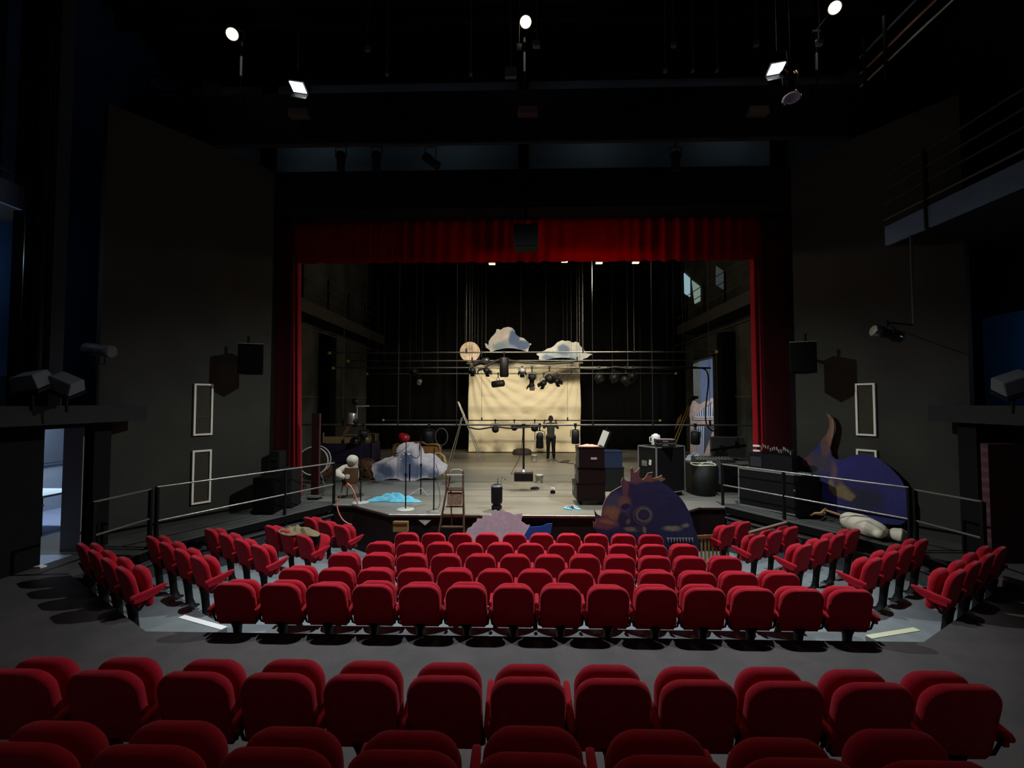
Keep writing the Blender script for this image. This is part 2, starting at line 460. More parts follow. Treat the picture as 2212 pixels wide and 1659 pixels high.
# side walkways, rising gently from the aisle to the stage
WKL = [(-6.34, 6.62), (-6.32, 7.86), (-4.42, 10.62)]
WKR = [(6.46, 6.70), (6.45, 7.95), (4.52, 10.62)]
def wz(y):
    return AISLE + (0 - AISLE) * min(1, max(0, (y - 7.5) / (10.62 - 7.5))) + .006
def walkway(pts, s, name, num):
    e = [(pts[0][0], 6.62), (pts[1][0], 7.5), pts[1], pts[2], (pts[2][0], 10.94), (8.7 * s, 10.94), (8.7 * s, 7.5), (8.7 * s, 6.62)]
    m_ = MB()
    top = [Vector((p[0], p[1], wz(p[1]))) for p in e]
    def prism_(idx):
        a = [top[i] for i in idx]; n = len(a)
        m_.add(a + [p - Vector((0, 0, .09)) for p in a], [tuple(range(n)), tuple(range(n, 2 * n))[::-1]] + [(i, (i + 1) % n, (i + 1) % n + n, i + n) for i in range(n)])
    prism_([1, 2, 3, 6])  # near wedge
    prism_([3, 4, 5, 6]) if False else None
    struct_pts = [1, 2, 3, 4, 5, 6]
    m_ = MB(); a = [top[i] for i in struct_pts]; n = len(a)
    # two planar pieces: the slope up to the stage edge, then the level part
    sl = [Vector((e[1][0], 7.5, wz(7.5))), Vector((*pts[1], wz(pts[1][1]))), Vector((*pts[2], wz(10.62))), Vector((8.7 * s, 10.62, wz(10.62))), Vector((8.7 * s, 7.5, wz(7.5)))]
    lv = [Vector((*pts[2], .006)), Vector((pts[2][0], 10.94, .006)), Vector((8.7 * s, 10.94, .006)), Vector((8.7 * s, 10.62, .006))]
    for a in (sl, lv):
        n = len(a)
        m_.add(a + [p - Vector((0, 0, .09)) for p in a], [tuple(range(n)), tuple(range(n, 2 * n))[::-1]] + [(i, (i + 1) % n, (i + 1) % n + n, i + n) for i in range(n)])
    struct(m_, name, mat('walkway_lino', (.085, .085, .075), .6, noise=.35, nscale=2))
    m_ = MB()
    ol = [(pts[0][0] + .03 * s, 6.8), (pts[1][0] + .03 * s, pts[1][1] + .02), (pts[2][0] + .03 * s, 10.64), (pts[2][0] + .03 * s, 10.94), (8.7 * s, 10.94), (8.7 * s, 6.8)]
    if s < 0: ol = ol[::-1]
    m_.slab(ol, -1.3, AISLE - .1)
    struct(m_, name + '_fascia', mat('grey_fascia', (.06, .06, .065), .8, noise=.3))
    m_ = MB()
    pp = [(pts[0][0], pts[0][1]), pts[1], pts[2]]
    pp = [Vector((p[0], p[1], wz(p[1]) - .075)) for p in pp]
    for a_, b2 in zip(pp[:-1], pp[1:]):
        d = (b2 - a_); L_ = d.length
        rot = Matrix.Rotation(math.atan2(d.y, d.x), 3, 'Z') @ Matrix.Rotation(-math.asin(d.z / L_), 3, 'Y')
        m_.box((a_ + b2) / 2, (L_ + .03, .05, .14), 0, rot=rot)
        m_.box((a_ + b2) / 2 + Vector((0, 0, .078)), (L_ + .03, .06, .012), 1, rot=rot)
        m_.box((a_ + b2) / 2 + Vector((0, 0, -.16)), (L_ + .03, .075, .03), 1, rot=rot)
    struct(m_, 'trim_%d' % num, [BLACK, mat('worn_edge_metal', (.16, .16, .15), .4, metal=.6)])
walkway(WKL, -1, 'walkway_left', 20)
walkway(WKR, 1, 'walkway_right', 21)

# walls ----------------------------------------------------------------------------
SPL = [(-7.55, 8.01), (-5.875, 10.55)]
SPR = [(7.65, 8.17), (6.08, 10.55)]
def vwall(pts, z0, z1, th, name, mt, side=1):
    m_ = MB()
    for (a, b2) in zip(pts[:-1], pts[1:]):
        a = Vector((*a, 0)); b2 = Vector((*b2, 0)); d = b2 - a
        n_ = Vector((-d.y, d.x, 0)).normalized() * side * th
        q = [a, b2, b2 + n_, a + n_]
        if side < 0: q = q[::-1]
        m_.slab([(p.x, p.y) for p in q], z0, z1)
    return struct(m_, name, mt)
vwall(SPL, -.3, 7.78, .25, 'wall_left_splay', WALLG, 1)
vwall(SPR, -.3, 7.78, .25, 'wall_right_splay', WALLG, -1)
# lower side walls with the doorways
DOOR = (6.99, 7.64)
m_ = MB()
m_.bb(-7.75, -7.42, 1.0, DOOR[0], -.8, 2.3)
m_.bb(-7.75, -7.42, DOOR[0] - .01, DOOR[1] + .01, 1.93, 2.3)
m_.bb(-7.75, -7.42, DOOR[1], 8.0, -.8, 2.3)
struct(m_, 'wall_left_lower', BLACKW)
m_ = MB()
m_.bb(8.42, 8.7, 1.0, 8.9, -.8, 2.3)
struct(m_, 'wall_right_lower', mat('dark_brick_wall', (.05, .05, .05), .9))
# gallery slab (ledge) above them
for s, x0 in ((-1, -6.95), (1, 7.1)):
    m_ = MB()
    xa, xb = (x0, -8.8) if s < 0 else (x0, 8.8)
    m_.bb(min(xa, xb), max(xa, xb), 1.0, 8.35, 2.02, 2.3)
    struct(m_, 'trim_%d' % (4 if s < 0 else 5), mat('gallery_edge_paint', (.020, .020, .021), .7, noise=.2))
# outer shell
m_ = MB(); m_.bb(-8.95, -8.7, 0.5, 11.7, 2.1, 10.7); struct(m_, 'wall_left', WALLBLUE)
m_ = MB(); m_.bb(8.7, 8.95, 0.5, 11.7, -.8, 10.7); struct(m_, 'wall_right', mat('shaded_blue_wall', (.006, .012, .024), .9, noise=.3, nscale=1, spec=.1))  # the blue wall painted near black, standing in for its shade
m_ = MB(); m_.bb(8.66, 8.70, 5.5, 8.95, 2.3, 3.95); struct(m_, 'wall_right_lit_area', mat('lit_blue_wall_paint', (.012, .12, .30), .9, noise=.3, nscale=1, spec=.1))  # lit stretch of that wall, its brightness put into a bluer panel
m_ = MB(); m_.bb(-8.95, 8.95, 11.62, 11.85, 7.0, 10.7); struct(m_, 'wall_front_upper', WALLB)
m_ = MB()
for px in (582, 1131, 1680):
    x = W(px, 340, 11.5).x
    m_.bb(x - .13, x + .13, 11.3, 11.62, 7.0, 10.65)
struct(m_, 'trim_6', BLACKW)
m_ = MB(); m_.bb(-8.95, 8.95, -1, 11.85, 10.6, 10.8); struct(m_, 'ceiling', BLACKW)
m_ = MB()
for y in (2.2, 4.6, 9.3, 10.4):
    m_.bb(-8.7, 8.7, y, y + .14, 10.3, 10.6)
struct(m_, 'trim_7', BLACKW)
# proscenium: header and side returns
m_ = MB()
HT = W(1131, 365, 10.55).z
m_.bb(-8.0, 8.0, 10.55, 10.85, 6.86, HT)
m_.bb(-8.0, 8.0, 10.85, 11.25, 6.86, HT)
struct(m_, 'wall_proscenium_header', BLACKW)
m_ = MB()
m_.bb(-8.8, -6.02, 10.62, 11.3, -.3, 7.66); m_.bb(6.22, 8.8, 10.62, 11.3, -.3, 7.66)
struct(m_, 'wall_proscenium', BLACKW)
# stage house
ST = [(-7.95, 11.3), (-7.95, 23.6)]
m_ = MB(); m_.bb(-8.2, -7.95, 11.3, 23.8, -.06, 13); struct(m_, 'wall_stage_left', STWALL)
DK = (WX(1546, 900, 7.95).y, WX(1503, 900, 7.95).y)     # dock door
DKZ = 4.25
m_ = MB()
m_.bb(7.95, 8.2, 11.3, DK[0], -.06, 13); m_.bb(7.95, 8.2, DK[0], DK[1], DKZ, 13); m_.bb(7.95, 8.2, DK[1], 23.8, -.06, 13)
struct(m_, 'wall_stage_right', STWALL)
m_ = MB(); m_.bb(-8.2, 8.2, 23.6, 23.8, -.06, 13); struct(m_, 'wall_stage_back', BLACKW)
m_ = MB(); m_.bb(-8.95, 8.95, 10.8, 23.8, 13, 13.2); struct(m_, 'ceiling_fly_loft', BLACKW)
# frames and piers on the stage's side walls
m_ = MB()
m_.bb(7.86, 7.95, DK[0] - .12, DK[0], 0, DKZ + .12); m_.bb(7.86, 7.95, DK[1], DK[1] + .12, 0, DKZ + .12); m_.bb(7.86, 7.95, DK[0] - .12, DK[1] + .12, DKZ, DKZ + .08)
struct(m_, 'door_2', mat('worn_door_frame', (.10, .10, .08), .5))
m_ = MB()
for px, w in ((700, .5), (1577, .5)):
    s = -1 if px < 1000 else 1
    y = WX(px, 900, 7.8 * s).y
    x0, x1 = sorted((7.95 * s, 7.45 * s))
    m_.bb(x0, x1, y - w / 2, y + w / 2, 0, 5.0)
struct(m_, 'trim_8', BLACKW)
m_ = MB()
for s in (-1, 1):
    x0, x1 = sorted((7.95 * s, 7.90 * s))
    m_.bb(x0, x1, 11.4, DK[0] - .2 if s > 0 else 23.4, 2.52, 2.58)
struct(m_, 'trim_9', mat('worn_dado_rail', (.2, .19, .15), .5))

# ================================================================ auditorium fittings
# lighting bridge across the house
y = 9.6
zb, zt = W(1106, 309, y).z, W(1106, 194, y).z
t = thing('lighting_bridge', 'long black lighting bridge spanning the auditorium above the seats', 'lighting bridge', (0, y, zb))
m_ = MB(); m_.bb(-8.6, 8.6, 0, .06, 0, zt - zb); m_.build('front_panel', BLACKW, parent=t)
m_ = MB(); m_.bb(-8.6, 8.6, .06, .8, .52, .60); m_.build('walkway_deck', BLACKW, parent=t)
m_ = MB(); m_.bb(-8.6, 8.6, 0.75, .80, .60, .85); m_.build('rear_panel', BLACKW, parent=t)
m_ = MB(); m_.bb(-8.6, 8.6, -.05, 0, -.02, .03); m_.build('lower_flange', mat('dark_flange', (.03, .024, .02), .6), parent=t)
m_ = MB(); m_.tube([(-6.1, .5, zt - zb + .22), (6.2, .5, zt - zb + .22)], .02); m_.build('hanging_pipe', BLACKM, parent=t)
BT = zt
# lamp masts on the bridge with their warm lamps
for i, (p, px) in enumerate(((WARM_L, 521), (WARM_C, 1133), (WARM_R, 1764))):
    nm = ('left', 'centre', 'right')[i]
    x = W(px, 150, 9.45).x
    t = thing('lamp_mast', 'thin grey lamp mast rising from the %s of the lighting bridge' % nm, 'mast', (x, 9.45, BT - .35), 0, 'bridge lamp masts')
    ztop = (W(px, 68, 9.45).z if i != 1 else W(px, 60, 9.45).z) - BT + .35
    m_ = MB(); m_.tube([(0, 0, 0), (0, 0, ztop)], .016); m_.build('pole', BLACKM, parent=t)
    m_ = MB()
    for a, b_ in ((.40, .66), (.80, .86)):
        m_.tube([(0, 0, ztop * a), (0, 0, ztop * b_)], .026)
    m_.build('sleeve', mat('pale_pipe_sleeve', (.45, .45, .45), .4), parent=t)
    m_ = MB(); m_.box((0, 0, ztop), (.16, .05, .035)); m_.box((.05, 0, ztop - .1), (.03, .03, .16)); m_.build('bracket', GREYM, parent=t)
    # lamp
    l = thing('house_spotlight', 'round warm house spotlight glowing at the top %s' % nm, 'spotlight', p, 0, 'warm house lights')
    aim = (Vector((1.0 * (-1 if i == 2 else (1 if i == 0 else 0)), 3.0, 0)) - p).to_track_quat('-Z', 'Y').to_matrix().to_4x4()
    m_ = MB(); m_.lathe([(.0, .26), (.10, .25), (.13, .18), (.135, 0), (.125, -.02), (.118, 0), (.11, .1), (0, .1)], 20, M=aim); m_.build('housing', BLACKM, parent=l)
    m_ = MB(); m_.lathe([(0, -.012), (.10, -.012), (.112, 0), (0, .004)], 20, M=aim); m_.build('lens', BULBY, parent=l)
    m_ = MB(); q = Vector((x, 9.45, BT - .35 + ztop)) - p
    m_.tube([aim @ Vector((0, 0, .2)), q + Vector((0, 0, .02))], .015); m_.build('arm', GREYM, parent=l)
# cool white floods
for i, p in enumerate((FLOOD_L, FLOOD_R)):
    nm = ('left', 'right')[i]; s = -1 if i == 0 else 1
    l = thing('floodlight', 'blazing white floodlight hanging under the dark ceiling on the %s' % nm, 'floodlight', p, 0, 'white floodlights')
    M_ = Matrix.Rotation(R(-22), 4, 'X') @ Matrix.Rotation(R(-14 * s), 4, 'Y')
    m_ = MB()
    m_.box((0, 0, .09), (.30, .22, .14), M=M_); m_.box((0, .115, -.0), (.30, .012, .20), M=M_); m_.box((0, 0, .19), (.22, .14, .06), M=M_)
    m_.build('housing', BLACKM, parent=l)
    m_ = MB(); m_.box((0, -.0, .008), (.25, .18, .015), M=M_); m_.build('lens', BULBW, parent=l)
    m_ = MB(); m_.tube([(-.17, 0, .05), (-.17, 0, .30), (.17, 0, .30), (.17, 0, .05)], .011, 6); m_.tube([(0, 0, .30), (0, 0, 10.61 - p.z)], .006, 6); m_.build('yoke', DEEP, parent=l)
    if i == 0:
        m_ = MB(); a_ = W(588, 172, 7.2) - p; b_ = W(608, 236, 7.2) - p; c_ = a_ + Vector((.05, .26, .04)); d_ = b_ + Vector((.02, .22, .06))
        m_.add([a_, b_, d_, c_, a_ + Vector((-.006, 0, 0)), b_ + Vector((-.006, 0, 0)), d_ + Vector((-.006, 0, 0)), c_ + Vector((-.006, 0, 0))], [(0, 1, 2, 3), (7, 6, 5, 4), (0, 4, 5, 1), (1, 5, 6, 2), (2, 6, 7, 3), (3, 7, 4, 0)])
        o = m_.build('barn_door_panel', mat('bare_metal_flap', (.5, .5, .52), .5, metal=.3), at=p)
        tag(o, 'pale metal flap below the white floodlight on the left', 'panel'); o.location = p
# profile spotlight on the right of the bridge
p = W(1706, 160, 6.45)
l = thing('profile_spotlight', 'black and chrome profile spotlight pointing down beside the right floodlight', 'spotlight', p)
M_ = Matrix.Rotation(R(4), 4, 'Y') @ Matrix.Rotation(R(-12), 4, 'X')
m_ = MB(); m_.lathe([(.02, .0), (.07, -.02), (.075, -.12), (.05, -.16), (.055, -.2), (.06, -.3), (.085, -.36), (.10, -.39)], 18, M=M_); m_.build('barrel', mat('glossy_black', (.02, .02, .022), .18, spec=.8), parent=l)
m_ = MB(); m_.lathe([(.105, -.39), (.125, -.41), (.125, -.42), (.09, -.415)], 18, M=M_); m_.build('lens_rim', CHROME, parent=l)
m_ = MB(); m_.tube([(-.10, 0, -.16), (-.13, 0, .02), (-.08, 0, .08), (0, .0, .0), (.08, 0, .04), (.12, 0, .0), (.10, 0, -.16)], .012, 6); m_.build('yoke', CHROME, parent=l)
m_ = MB(); m_.tube([(0, 0, 0), (0, .0, 10.61 - p.z)], .006, 6); m_.build('hanging_rod', DEEP, parent=l)
# small pale boxes on the bridge
for i, px in enumerate((643, 1140, 1640)):
    nm = ('left', 'centre', 'right')[i]
    p = W(px, 235 if i != 0 else 240, 9.35)
    l = thing('junction_box', 'flat pale box hanging from the bridge front, %s' % nm, 'electrical box', p, 0, 'pale boxes on the lighting bridge')
    m_ = MB(); m_.add([(-.21, 0, -.08), (.21, 0, -.08), (.21, .17, -.08), (-.21, .17, -.08), (-.19, -.01, .06), (.19, -.01, .06), (.19, .17, .06), (-.19, .17, .06)], [(0, 3, 2, 1), (4, 5, 6, 7), (0, 1, 5, 4), (1, 2, 6, 5), (2, 3, 7, 6), (3, 0, 4, 7)])
    m_.build('box_body', mat('dull_pink_grey', (.085, .055, .05), .6) if i == 1 else mat('dull_grey_box', (.08, .072, .062), .6), parent=l)
    m_ = MB(); m_.tube([(0, .1, .05), (0, .26, .1)], .02, 6); m_.build('bracket', BLACKM, parent=l)
for i, (px, py, w, d) in enumerate(((794, 106, .05, 9), (836, 160, .03, 9), (1017, 160, .03, 9), (1122, 101, .05, 9), (1159, 96, .065, 8), (1103, 158, .11, 8.4), (1455, 97, .05, 9), (1437, 153, .035, 9), (1497, 152, .03, 9), (1549, 152, .03, 9), (1634, 95, .05, 9), (1770, 93, .05, 8))):
    p = W(px, py, d)
    o = MB(); o.box((0, 0, 0), (w * 1.9, .08, w * 1.6)); o.tube([(0, 0, w * .5), (0, 0, 10.6 - p.z)], .006, 5)
    o = o.build('ceiling_fitting', mat('grey_fitting', (.10, .11, .11), .6), at=(0, 0, 0)); o.location = p
    tag(o, 'small grey box hanging under the black ceiling, %s counting from the left' % ordinal(i), 'ceiling fitting', 'small fittings under the ceiling')
# lanterns under the bridge, against the grey strip
def lantern_bridge(px, py, tilt, lab, ry=0):
    p = W(px, 312, 10.0)
    l = thing('stage_lantern', lab, 'stage light', p, 0, 'lanterns under the bridge')
    M_ = Matrix.Translation((0, 0, -.36)) @ Matrix.Rotation(ry, 4, 'Y') @ Matrix.Rotation(tilt, 4, 'X')
    m_ = MB(); m_.lathe([(.03, .2), (.09, .17), (.10, .05), (.085, -.05), (.09, -.22), (.075, -.23)], 16, M=M_); m_.build('barrel', BLACKM, parent=l)
    m_ = MB(); m_.tube([(-.12, 0, -.30), (-.12, 0, -.06), (.12, 0, -.06), (.12, 0, -.30)], .012, 6); m_.tube([(0, 0, -.06), (0, 0, .06)], .015, 6); m_.build('yoke', BLACKM, parent=l)
lantern_bridge(737, 340, 0, 'black lantern hanging down, leftmost against the grey strip')
lantern_bridge(814, 340, 0, 'black lantern hanging down, second from left against the grey strip')
lantern_bridge(930, 340, 0, 'black lantern tilted sideways against the grey strip', R(-52))
lantern_bridge(1459, 340, 0, 'black lantern hanging down on the right against the grey strip')
m_ = MB(); m_.tube([(-8.7, 10.0, W(1106, 312, 10.0).z + .05), (8.7, 10.0, W(1106, 312, 10.0).z + .05)], .03); 
tag(m_.build('lighting_pipe', BLACKM), 'dark pipe under the bridge carrying the lanterns', 'pipe')

# balcony on the right, with its pale blue fascia and rails
def balcony(s, x, y0, y1, lab, fmat):
    t = thing('balcony', lab, 'balcony', (x * s, y0, 5.17))
    xs = lambda a: a * s
    m_ = MB(); a, b_ = sorted((0, .06 * s)); m_.bb(a, b_, 0, y1 - y0, 0, .34); m_.build('fascia', fmat, parent=t)
    m_ = MB(); a, b_ = sorted((.06 * s, (2.21 if s > 0 else 1.36) * s)); m_.bb(a, b_, 0, y1 - y0, 0, .10); m_.build('deck', BLACKW, parent=t)
    for z in (.47, .76, 1.0, 1.26):
        m_ = MB(); m_.tube([(0, 0, z), (0, y1 - y0, z)], .016 if z > .5 else .02); m_.build('rail', mat('dark_rail', (.10, .10, .09), .4, metal=.5) if z < .5 else mat('black_rail', (.03, .03, .03), .4), parent=t)
    yy = 1.3 + y0
    while yy < y1:
        m_ = MB(); m_.bb(-.03, .03, yy - y0 - .02, yy - y0 + .02, -.02, 1.3); m_.build('post', BLACKM, parent=t); yy += 1.75
    return t
FASB = mat('pale_blue_fascia', (.13, .20, .30), .8, noise=.2, nscale=2)
balcony(1, 6.5, 1.0, 8.42, 'balcony on the right wall with pale blue fascia and thin rails', FASB)
balcony(-1, 7.35, 1.0, 6.9, 'dark balcony edge with rails at the far left', FASB)
# upper gallery rails on the right
t = thing('gallery_railing', 'copper and steel handrails of the upper gallery at top right', 'railing', (6.5, 4.0, 8.4))
for z, r, mt in ((.05, .02, mat('pale_rail', (.6, .56, .48), .3, metal=.7)), (.30, .022, mat('copper_rail', (.45, .22, .14), .35, metal=.7)), (.62, .02, GREYM)):
    m_ = MB(); m_.tube([(0, 0, z), (0, 4.9, z)], r); m_.build('rail', mt, parent=t)
for yy in (4.25, 4.75, 2.4):
    m_ = MB(); m_.bb(-.04, .04, yy - .03, yy + .03, -.3, .9); m_.build('post', BLACKM, parent=t)
p = W(1830, 178, 9.9)
m_ = MB(); rnd = random.Random(3); rr = []
for i in range(9):
    u = i / 8; w = .10 + .06 * math.sin(u * 9) ; h = .03 + .13 * min(1, max(0, u - .15) * 2)
    rr.append([Vector((-.30 + .6 * u, .10 * math.cos(q) + rnd.uniform(-.015, .015), max(0, h * math.sin(q) + rnd.uniform(-.02, .02)))) for q in [2 * PI * k / 12 for k in range(12)]])
m_.rings(rr)
o = m_.build('bundled_sheet', mat('crumpled_plastic_sheet', (.38, .30, .25), .4, noise=.6, nscale=8), loc=(p.x, 9.9, BT - .05))
tag(o, 'crumpled pale plastic sheet bundled on the right end of the bridge', 'sheet')
# lattice at the bridge's left end
p = W(365, 150, 9.8)
t = thing('lattice_frame', 'black lattice frame above the left end of the lighting bridge', 'frame', (p.x, 9.8, BT))
w = .45
for x in (-.45, .0, .40):
    m_ = MB(); m_.bb(x - .02, x + .02, -.02, .02, -.1, .62); m_.build('upright', BLACKM, parent=t)
for z in (.24, .58):
    m_ = MB(); m_.bb(-.47, .44, -.02, .02, z - .03, z + .03); m_.build('crossbar', BLACKM, parent=t)
m_ = MB(); m_.tube([(-.42, .06, .55), (.2, .5, .0)], .02); m_.tube([(-.15, .06, .5), (.4, .5, .0)], .02); m_.build('brace', GREYM, parent=t)

# vertical columns and blue recess at the left
t = thing('steel_column', 'tall dark grey column with conduits at the far left', 'column', (W(82, 700, 6.6).x, 6.6, 2.3))
m_ = MB(); m_.bb(-.33, .30, -.1, .1, 0, 8.3); m_.build('shaft', mat('column_grey', (.018, .021, .028), .8, noise=.3, nscale=1.5), parent=t)
for dx, r in ((-.05, .045), (.17, .05)):
    m_ = MB(); m_.tube([(dx, -.13, 0), (dx, -.13, 8.3)], r); m_.build('conduit', BLACKM, parent=t)
m_ = MB(); m_.bb(-7.42 - .9, -7.36, 5.5, 6.2, -.3, 10.6); struct(m_, 'trim_10', BLACKW)
for s, px in ((-1, 199), (1, 2115)):
    q = W(px, 1000, 7.8)
    m_ = MB(); m_.bb(q.x - .16, q.x + .16, 7.66, 7.98, AISLE, 2.1); struct(m_, 'trim_1%d' % (1 if s < 0 else 2), BLACKW)
m_ = MB()
for px in (520, 548):
    pass
# handrails of the two side walkways
def railing(pts, top, mid, lab, nm, postz):
    t = thing('walkway_railing', lab, 'railing', (pts[0][0], pts[0][1], 0))
    o = Vector((pts[0][0], pts[0][1], 0))
    a, b_ = Vector((*pts[0], 0)) - o, Vector((*pts[1], 0)) - o
    for h, n_ in ((top, 'top_rail'), (mid, 'lower_rail')):
        m_ = MB(); m_.tube([a + Vector((0, 0, h[0])), b_ + Vector((0, 0, h[1]))], .017, 8); m_.build(n_, mat('worn_handrail', (.33, .32, .28), .3, metal=.75), parent=t)
    for k, u in enumerate((nm)):
        c = a.lerp(b_, u); hh = top[0] + (top[1] - top[0]) * u
        m_ = MB(); m_.box((c.x, c.y, (hh + postz) / 2), (.05, .05, hh - postz)); m_.box((c.x, c.y, postz + .02), (.10, .10, .10)); m_.build('post', BLACKM, parent=t)
zt_ = EYE.z
def railpt(px, py, d):
    p = W(px, py, d); return p
a = WX(200, 1085, -6.34); b_ = WX(326, 1057, -6.34); a2 = WX(200, 1158, -6.34); b2 = WX(326, 1120, -6.34)
railing([(a.x, a.y), (b_.x, b_.y)], (a.z, b_.z), (a2.z, b2.z), 'short handrail section at the left end of the left walkway', (0.02, 1), AISLE)
a = WX(340, 1052, -6.31); b_ = WX(722, 1000, -4.42); a2 = WX(340, 1125, -6.31); b2 = WX(722, 1046, -4.42)
railing([(a.x, a.y), (b_.x, b_.y)], (a.z, b_.z), (a2.z, b2.z), 'long steel handrail along the left walkway up to the stage', (0, .66, 1), -.2)
a = WX(1560, 1003, 4.52); b_ = WX(1963, 1053, 6.44); a2 = WX(1560, 1047, 4.52); b2 = WX(1960, 1120, 6.44)
railing([(a.x, a.y), (b_.x, b_.y)], (a.z, b_.z), (a2.z, b2.z), 'long steel handrail along the right walkway down from the stage', (0, .40, 1), -.2)
a = WX(1976, 1058, 6.46); b_ = WX(2122, 1084, 6.46); a2 = WX(1976, 1124, 6.46); b2 = WX(2120, 1162, 6.46)
railing([(a.x, a.y), (b_.x, b_.y)], (a.z, b_.z), (a2.z, b2.z), 'short handrail section at the right end of the right walkway', (0, 1), AISLE)

# wall grilles
def on_wall(px, py, wl):
    a = Vector(wl[0]); b_ = Vector(wl[1]); r = ray(px, py)
    d = b_ - a; n_ = Vector((-d.y, d.x))
    t_ = (a.x * n_.x + a.y * n_.y) / (r.x * n_.x + r.y * n_.y)
    return EYE + r * t_
GRI = mat('perforated_grille', (.075, .066, .040), .7, noise=.5, nscale=90)
FRM = mat('cream_frame_paint', (.85, .82, .68), .6)
def grille(px0, py0, px1, py1, wl, lab):
    a = on_wall(px0, (py0 + py1) / 2, wl); b_ = on_wall(px1, (py0 + py1) / 2, wl)
    zt2 = on_wall((px0 + px1) / 2, py0, wl).z; zb2 = on_wall((px0 + px1) / 2, py1, wl).z
    c = (a + b_) / 2; w = (b_ - a).length; h = zt2 - zb2
    ang = math.atan2(b_.y - a.y, b_.x - a.x)
    t = thing('wall_grille', lab, 'ventilation grille', (c.x, c.y, zb2), ang, 'framed grilles on the side walls')
    m_ = MB(); m_.bb(-w / 2 + .02, w / 2 - .02, -.02, .02, .02, h - .02)
    for k in range(1, 12):
        m_.bb(-w / 2 + .02 + (w - .04) * k / 12 - .004, -w / 2 + .02 + (w - .04) * k / 12 + .004, -.026, -.018, .03, h - .03)
    m_.bb(-w / 2 + .03, w / 2 - .03, -.03, -.02, h * .36 - .01, h * .36 + .01)
    m_.build('grille_panel', GRI, parent=t)
    m_ = MB()
    for bx in ((-w / 2, -w / 2 + .035, 0, h), (w / 2 - .035, w / 2, 0, h), (-w / 2 + .035, w / 2 - .035, 0, .035), (-w / 2 + .035, w / 2 - .035, h - .035, h)):
        m_.bb(bx[0], bx[1], -.05, .02, bx[2], bx[3])
    m_.build('frame', FRM, parent=t)
grille(417, 829, 458, 940, SPL, 'tall grille in a cream frame, upper one on the left wall')
grille(413, 972, 454, 1087, SPL, 'tall grille in a cream frame, lower one on the left wall')
grille(1850, 828, 1893, 941, SPR, 'tall grille in a cream frame, upper one on the right wall')
grille(1853, 971, 1897, 1080, SPR, 'grille half hidden behind the blue cut-out tail on the right wall')

# loudspeakers on brackets
SPK = mat('black_speaker_cloth', (.002, .002, .002), .9, spec=.1)
def wall_speaker(cx, cy, d, s, wl, lab):
    p = W(cx, cy, d)
    t = thing('loudspeaker', lab, 'loudspeaker', p, R(20 * s), 'loudspeakers on wall brackets')
    tilt = Matrix.Rotation(R(-4), 4, 'X')
    m_ = MB()
    ol = [(-.24, -.17), (.24, -.17), (.15, .20), (-.15, .20)]
    m_.slab(ol, -.32, .31); m_.build('cabinet', BLACK, parent=t, bevel=.008)
    m_ = MB(); m_.slab([(k[0] * .99, k[1] * .99) for k in ol], .31, .318); m_.build('top_plate', mat('pale_top', (.45, .42, .33), .8), parent=t)  # top plate paler than the cabinet
    m_ = MB(); m_.bb(-.22, .22, -.185, -.17, -.29, .28); m_.build('front_grille', SPK, parent=t)
    q1 = Vector((-math.sin(R(20 * s)), math.cos(R(20 * s)))); A_, B_ = Vector(wl[0]), Vector(wl[1]); nn = Vector((-(B_ - A_).y, (B_ - A_).x))
    Lb = (A_ - Vector((p.x, p.y))).dot(nn) / q1.dot(nn)
    m_ = MB(); m_.tube([(.08 * s * -1, .05, .31), (.08 * s * -1, .05, .50)], .03); m_.tube([(0, .1, .2), (0, Lb - .03, .2)], .03); m_.build('bracket', BLACKM, parent=t)
wall_speaker(545, 776, 9.62, 1, SPL, 'black loudspeaker on a bracket on the left wall beside the proscenium')
wall_speaker(1731, 773, 9.65, -1, SPR, 'black loudspeaker on a bracket on the right wall beside the proscenium')

# small lamps at the sides
def floodbox(px, py, d, ry, rz, lab, sc=1):
    p = W(px, py, d)
    t = thing('cyclorama_flood', lab, 'stage light', p, rz, 'floods at the sides of the auditorium')
    M_ = Matrix.Rotation(ry, 4, 'Y') @ Matrix.Rotation(R(25), 4, 'X') @ Matrix.Scale(sc, 4)
    m_ = MB(); m_.add([(-.2, -.15, -.1), (.2, -.15, -.1), (.2, .16, -.1), (-.2, .16, -.1), (-.17, -.10, .1), (.17, -.10, .1), (.17, .14, .1), (-.17, .14, .1)], [(0, 3, 2, 1), (4, 5, 6, 7), (0, 1, 5, 4), (1, 2, 6, 5), (2, 3, 7, 6), (3, 0, 4, 7)], M=M_)
    m_.build('housing', mat('grey_blue_housing', (.10, .11, .12), .45), parent=t, bevel=.015)
    m_ = MB(); m_.add([(-.21, -.18, -.11), (.21, -.18, -.11), (.21, .17, -.11), (-.21, .17, -.11), (-.21, -.18, -.15), (.21, -.18, -.15), (.21, .17, -.15), (-.21, .17, -.15)], [(0, 1, 2, 3), (4, 7, 6, 5), (0, 4, 5, 1), (1, 5, 6, 2), (2, 6, 7, 3), (3, 7, 4, 0)], M=M_); m_.build('lens_frame', BLACKM, parent=t)
    m_ = MB(); m_.tube([(0, 0, 0), (0, .05, -.42)], .02); m_.build('stem', BLACKM, parent=t)
floodbox(66, 822, 6.3, R(-8), 0, 'grey floodlight box on the left gallery edge, outer one', 1.0)
floodbox(141, 828, 6.5, R(25), R(10), 'grey floodlight box on the left gallery edge, tilted inner one', .9)
floodbox(2190, 826, 6.4, R(-22), R(-20), 'grey floodlight at the right edge before the blue wall', .95)
